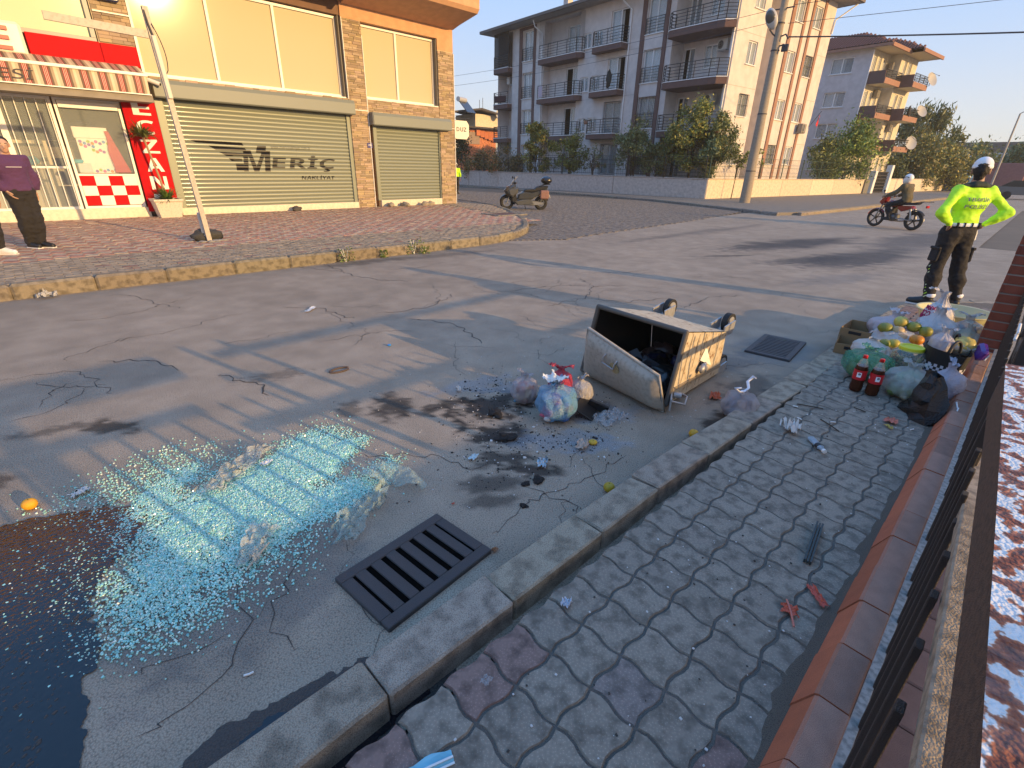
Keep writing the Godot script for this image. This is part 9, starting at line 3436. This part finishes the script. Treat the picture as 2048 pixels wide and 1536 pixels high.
func build_litter() -> void:
	var paper := mat(Color(0.78, 0.76, 0.72), 0.85, {back = Color(0.3, 0.3, 0.3)})
	var y := 0.122
	scrap("tissue", "white tissue on the road beside the bright orange", "tissue", V(-0.14, 0.004, -3.24), 0.085, 0.05, 0.022, 3, paper, 0.6)
	scrap("tissue", "flat white paper on the upper edge of the broken glass", "paper", V(0.71, 0.025, -2.84), 0.06, 0.045, 0.008, 5, paper, 0.5)
	scrap("tissue", "small white tissue on the road left of the soot", "tissue", V(2.26, 0.004, -2.92), 0.05, 0.035, 0.03, 7, paper, 0.9)
	scrap("paper_scrap", "pale blue paper scrap between the glass and the soot", "paper", V(1.70, 0.004, -2.06), 0.06, 0.04, 0.014, 9, mat(Color(0.55, 0.68, 0.72), 0.8), 0.3)
	scrap("paper_scrap", "singed pale paper beside the half fruit in the ash", "paper", V(2.33, 0.004, -1.68), 0.10, 0.075, 0.03, 11, mat(Color(0.55, 0.42, 0.33), 0.85), 0.4)
	scrap("foil_wrapper", "silvery grey foil wrapper at the edge of the dark stain", "wrapper", V(1.98, 0.004, -1.72), 0.10, 0.06, 0.02, 13, mat(Color(0.45, 0.52, 0.56), 0.25, {metal = 0.5}), 0.7)
	scrap("napkin", "crumpled white napkin on the near pavement by the kerb", "napkin", V(3.38, y, -0.75), 0.12, 0.08, 0.06, 15, mat(Color(0.74, 0.68, 0.62), 0.85), 0.9)
	scrap("paper_scrap", "white paper flower shaped scrap on the pavement before the drain", "paper", V(1.17, y, -0.85), 0.045, 0.035, 0.022, 17, mat(Color(0.66, 0.70, 0.78), 0.85), 0.2)
	scrap("clear_scrap", "clear plastic scrap by the kerb on the near pavement", "plastic scrap", V(0.73, y, -0.83), 0.035, 0.03, 0.006, 19, film(Color(0.75, 0.75, 0.75), 0.4), 0.2)
	scrap("clear_cup", "crushed clear plastic cup at the foot of the far kerb at the left", "cup", V(0.05, 0.004, -8.72), 0.2, 0.1, 0.07, 23, film(Color(0.75, 0.73, 0.68), 0.6), 0.2)
	scrap("paper_strip", "white paper strip on the road in the middle distance", "paper", V(2.38, 0.004, -6.05), 0.22, 0.06, 0.012, 25, paper, 0.8)
	scrap("red_shard", "long orange red plastic shard on the near pavement by the coping", "plastic shard", V(1.96, y + 0.002, -0.17), 0.035, 0.115, 0.006, 27, mat(Color(0.55, 0.07, 0.03), 0.3), -0.75)
	scrap("red_shard", "forked orange red plastic shard nearest the coping bricks", "plastic shard", V(1.80, y + 0.002, -0.225), 0.05, 0.06, 0.008, 29, mat(Color(0.55, 0.08, 0.03), 0.3), 0.3)
	rod("red_sliver", "thin pale red sliver lying over the forked shard", "plastic shard", V(1.84, y + 0.012, -0.25), V(1.73, y + 0.006, -0.185), 0.004, mat(Color(0.58, 0.18, 0.13), 0.4))
	scrap("orange_scrap", "orange red broken plastic on the road between skip and knotted bag", "plastic shard", V(3.76, 0.004, -1.43), 0.10, 0.075, 0.03, 31, mat(Color(0.50, 0.11, 0.045), 0.5), 0.4)
	scrap("orange_scrap", "small red scrap on the road between drain and kerb", "plastic shard", V(0.95, 0.004, -1.225), 0.022, 0.025, 0.004, 33, mat(Color(0.55, 0.09, 0.05), 0.5))
	scrap("orange_scrap", "tiny red scrap above the near drain grate", "plastic shard", V(1.32, 0.004, -1.78), 0.016, 0.012, 0.004, 35, mat(Color(0.55, 0.09, 0.05), 0.5))
	scrap("orange_peel", "dried orange peel on the road right of the drain grate", "peel", V(1.25, 0.004, -1.36), 0.035, 0.022, 0.01, 37, mat(Color(0.36, 0.17, 0.08), 0.7))
	scrap("peel_disc", "pink orange disc on the pavement before the black bag", "peel", V(4.07, y, -0.31), 0.085, 0.07, 0.014, 39, mat(Color(0.60, 0.18, 0.12), 0.7))
	scrap("peel_scrap", "yellow peel scrap beside the pink disc", "peel", V(3.95, y, -0.30), 0.06, 0.025, 0.01, 41, mat(Color(0.50, 0.36, 0.08), 0.7), 0.8)
	for q: Array in [[0.155, 0.005, -1.51, "white cigarette end on the grey road above the gutter water", 0.3], [3.73, y + 0.004, -0.60, "white cigarette end in the middle of the near pavement", 0.9], [4.02, y + 0.004, -0.19, "white cigarette end before the black bag", 0.4], [3.80, y + 0.004, -0.97 + 0.1, "white cigarette end near the kerb before the green bag", 1.2], [3.62, y + 0.004, -0.78, "white cigarette end beyond the napkin", 1.9]]:
		var a := V(q[0], q[1], q[2])
		rod("cigarette_end", q[3], "cigarette end", a, a + V(cos(q[4]), 0, sin(q[4])) * 0.032, 0.0042, M.white)
	rod("twig", "forked brown twig on the near pavement", "twig", V(3.86, y + 0.005, -0.86), V(3.92, y + 0.005, -0.70), 0.004, M.bark)
	rod("twig", "short brown twig before the clear carrier bag", "twig", V(4.12, y + 0.005, -0.55), V(4.10, y + 0.005, -0.47), 0.004, M.bark)
	rod("twig", "thin twig with a leaf right of the napkin", "twig", V(3.72, y + 0.005, -0.66), V(3.62, y + 0.005, -0.52), 0.004, M.bark)
	var g := Geo.new()
	for s: float in [-0.012, 0.0, 0.012]:
		g.bar(V(2.46, y + 0.012, -0.305 + s), V(2.13, y + 0.012, -0.262 + s), 0.008, 0.018 if s != 0.0 else 0.010)
	one("rubber_strip", g, mat(Color(0.022, 0.028, 0.027), 0.4), "black ribbed rubber strip lying along the near pavement", "rubber strip")
	var t := thing("small_bottle", "small crushed clear bottle with dark band on the near pavement", "bottle", V(3.30, y + 0.018, -0.57), 0.75)
	g = Geo.new()
	g.tube([V(-0.09, 0, 0), V(-0.07, 0, 0), V(-0.055, 0, 0), V(0.06, -0.002, 0), V(0.08, -0.008, 0)], [0.012, 0.012, 0.022, 0.022, 0.012], 12, true, 0.75)
	put("plastic", g, film(Color(0.55, 0.66, 0.74), 0.7), t)
	g = Geo.new()
	g.tube([V(-0.053, 0, 0), V(-0.02, 0, 0)], 0.0226, 12, false, 0.76)
	put("band", g, M.black, t)
	g = Geo.new()
	g.tube([V(-0.105, 0, 0), V(-0.088, 0, 0)], 0.0135, 10)
	put("cap", g, M.white, t)
	t = thing("face_mask", "folded pale blue face mask on the near pavement at the bottom edge", "face mask", V(0.435, y, -0.755), -0.35)
	g = Geo.new()
	var rows := []
	for i in 9:
		var u := i / 8.0 - 0.5
		rows.append([V(u * 0.15, 0.004, -0.020 + 0.006 * sin(i)), V(u * 0.15, 0.016 + 0.005 * sin(i * 1.3), -0.006), V(u * 0.15, 0.007, 0.004), V(u * 0.15, 0.015, 0.013), V(u * 0.15, 0.003, 0.024)])
	g.grid(rows)
	g.facing(Vector3.UP)
	put("cloth", g, mat(Color(0.24, 0.56, 0.68), 0.8), t)
	g = Geo.new()
	g.bar(V(-0.075, 0.017, 0.013), V(0.075, 0.017, 0.013), 0.006, 0.003)
	g.bar(V(-0.075, 0.010, 0.027), V(0.075, 0.010, 0.027), 0.006, 0.003)
	put("edge", g, M.white, t)
	g = Geo.new()
	var pts := []
	for i in 25:
		var a := lerpf(0.5, TAU - 0.1, i / 24.0)
		pts.append(V(cos(a) * 0.085, 0.008, sin(a) * 0.045))
	g.tube(pts, 0.012, 6, true, 0.6)
	one("rubber_loop", g, mat(Color(0.09, 0.06, 0.045), 0.6), "brown rubber loop lying on the road in a strip of sunlight", "rubber loop", "", V(1.74, 0.0, -3.98))
	g = Geo.new()
	g.lathe([Vector2(0, 0.014), Vector2(0.017, 0.014), Vector2(0.018, 0.0), Vector2(0, 0.0)], 14)
	one("bottle_cap", g, mat(Color(0.03, 0.25, 0.62), 0.4), "blue bottle cap on the shaded road", "bottle cap", "", V(2.42, 0.003, -4.26))
	g = Geo.new()
	g.col = Color(1, 1, 1)
	g.bev(Vector3.ZERO, V(1, 0.5, 0.8), 0.12)
	var chip := g.mesh(mat(Color(1, 1, 1), 0.85, {vc = true}))
	var at := []
	var cols := []
	for i in 1500:
		var p: Vector2
		var c: Color
		var s := R.randf_range(0.003, 0.010)
		if i < 900:
			var o: Vector2 = [Vector2(2.3, -2.5), Vector2(2.05, -2.15), Vector2(1.9, -1.9), Vector2(2.7, -1.95), Vector2(2.4, -1.72), Vector2(2.5, -2.85)][i % 6]
			p = o + Vector2(R.randfn(), R.randfn()) * Vector2(0.22, 0.13)
			c = Color(0.02, 0.018, 0.017) if i % 5 else Color(0.6, 0.6, 0.58)
			if i % 11 == 0: s *= 2.2
		elif i < 1250:
			p = Vector2(R.randf_range(0.8, 4.8), R.randf_range(-3.6, -1.1))
			c = Color(0.55, 0.53, 0.5) if i % 3 else Color(0.05, 0.045, 0.04)
		else:
			p = Vector2(R.randf_range(0.3, 5.0), R.randf_range(-0.8, -0.15))
			c = Color(0.6, 0.58, 0.55) if i % 2 else Color(0.05, 0.045, 0.04)
		if p.y > -1.02 and p.y < -0.82: continue
		var yy := 0.003 if p.y < -1.0 else y
		at.append(Transform3D(Basis.from_euler(V(R.randf_range(-0.4, 0.4), R.randf() * TAU, R.randf_range(-0.4, 0.4))).scaled(V(s, s, s)), V(p.x, yy, p.y)))
		cols.append(c)
	var cr := thing("grit", "scattered char, ash flakes and grit over the road and pavement", "debris")
	cr.set_meta("kind", "stuff")
	many("crumbs", chip, at, cr, 0.0, cols)
	for q: Array in [[1.83, -1.62, 0.045, "black burnt clod at the edge of the stain, largest of three"], [1.75, -1.645, 0.03, "black burnt clod left of the largest clod"], [1.60, -1.51, 0.025, "black burnt clod nearest the kerb"], [2.22, -2.42, 0.07, "charred lump left of the clear rubbish bag"], [2.03, -2.10, 0.075, "charred lump in the middle of the soot"]]:
		g = Geo.new()
		g.ell(Vector3.ZERO, V(q[2], q[2] * 0.28, q[2] * 0.7), Basis(Vector3.UP, q[0] * 9.0), 14, 8, NZ, 0.8)
		one("burnt_clod", g, mat(Color(0.018, 0.016, 0.015), 0.8, {tex = "grain", hm = "grainh", hs = 0.4, size = 0.1}), q[3], "burnt clod", "", V(q[0], q[2] * 0.15, q[1]))

# short for Vector3(x, y, z)
func V(x: float, y: float, z: float) -> Vector3:
	return Vector3(x, y, z)
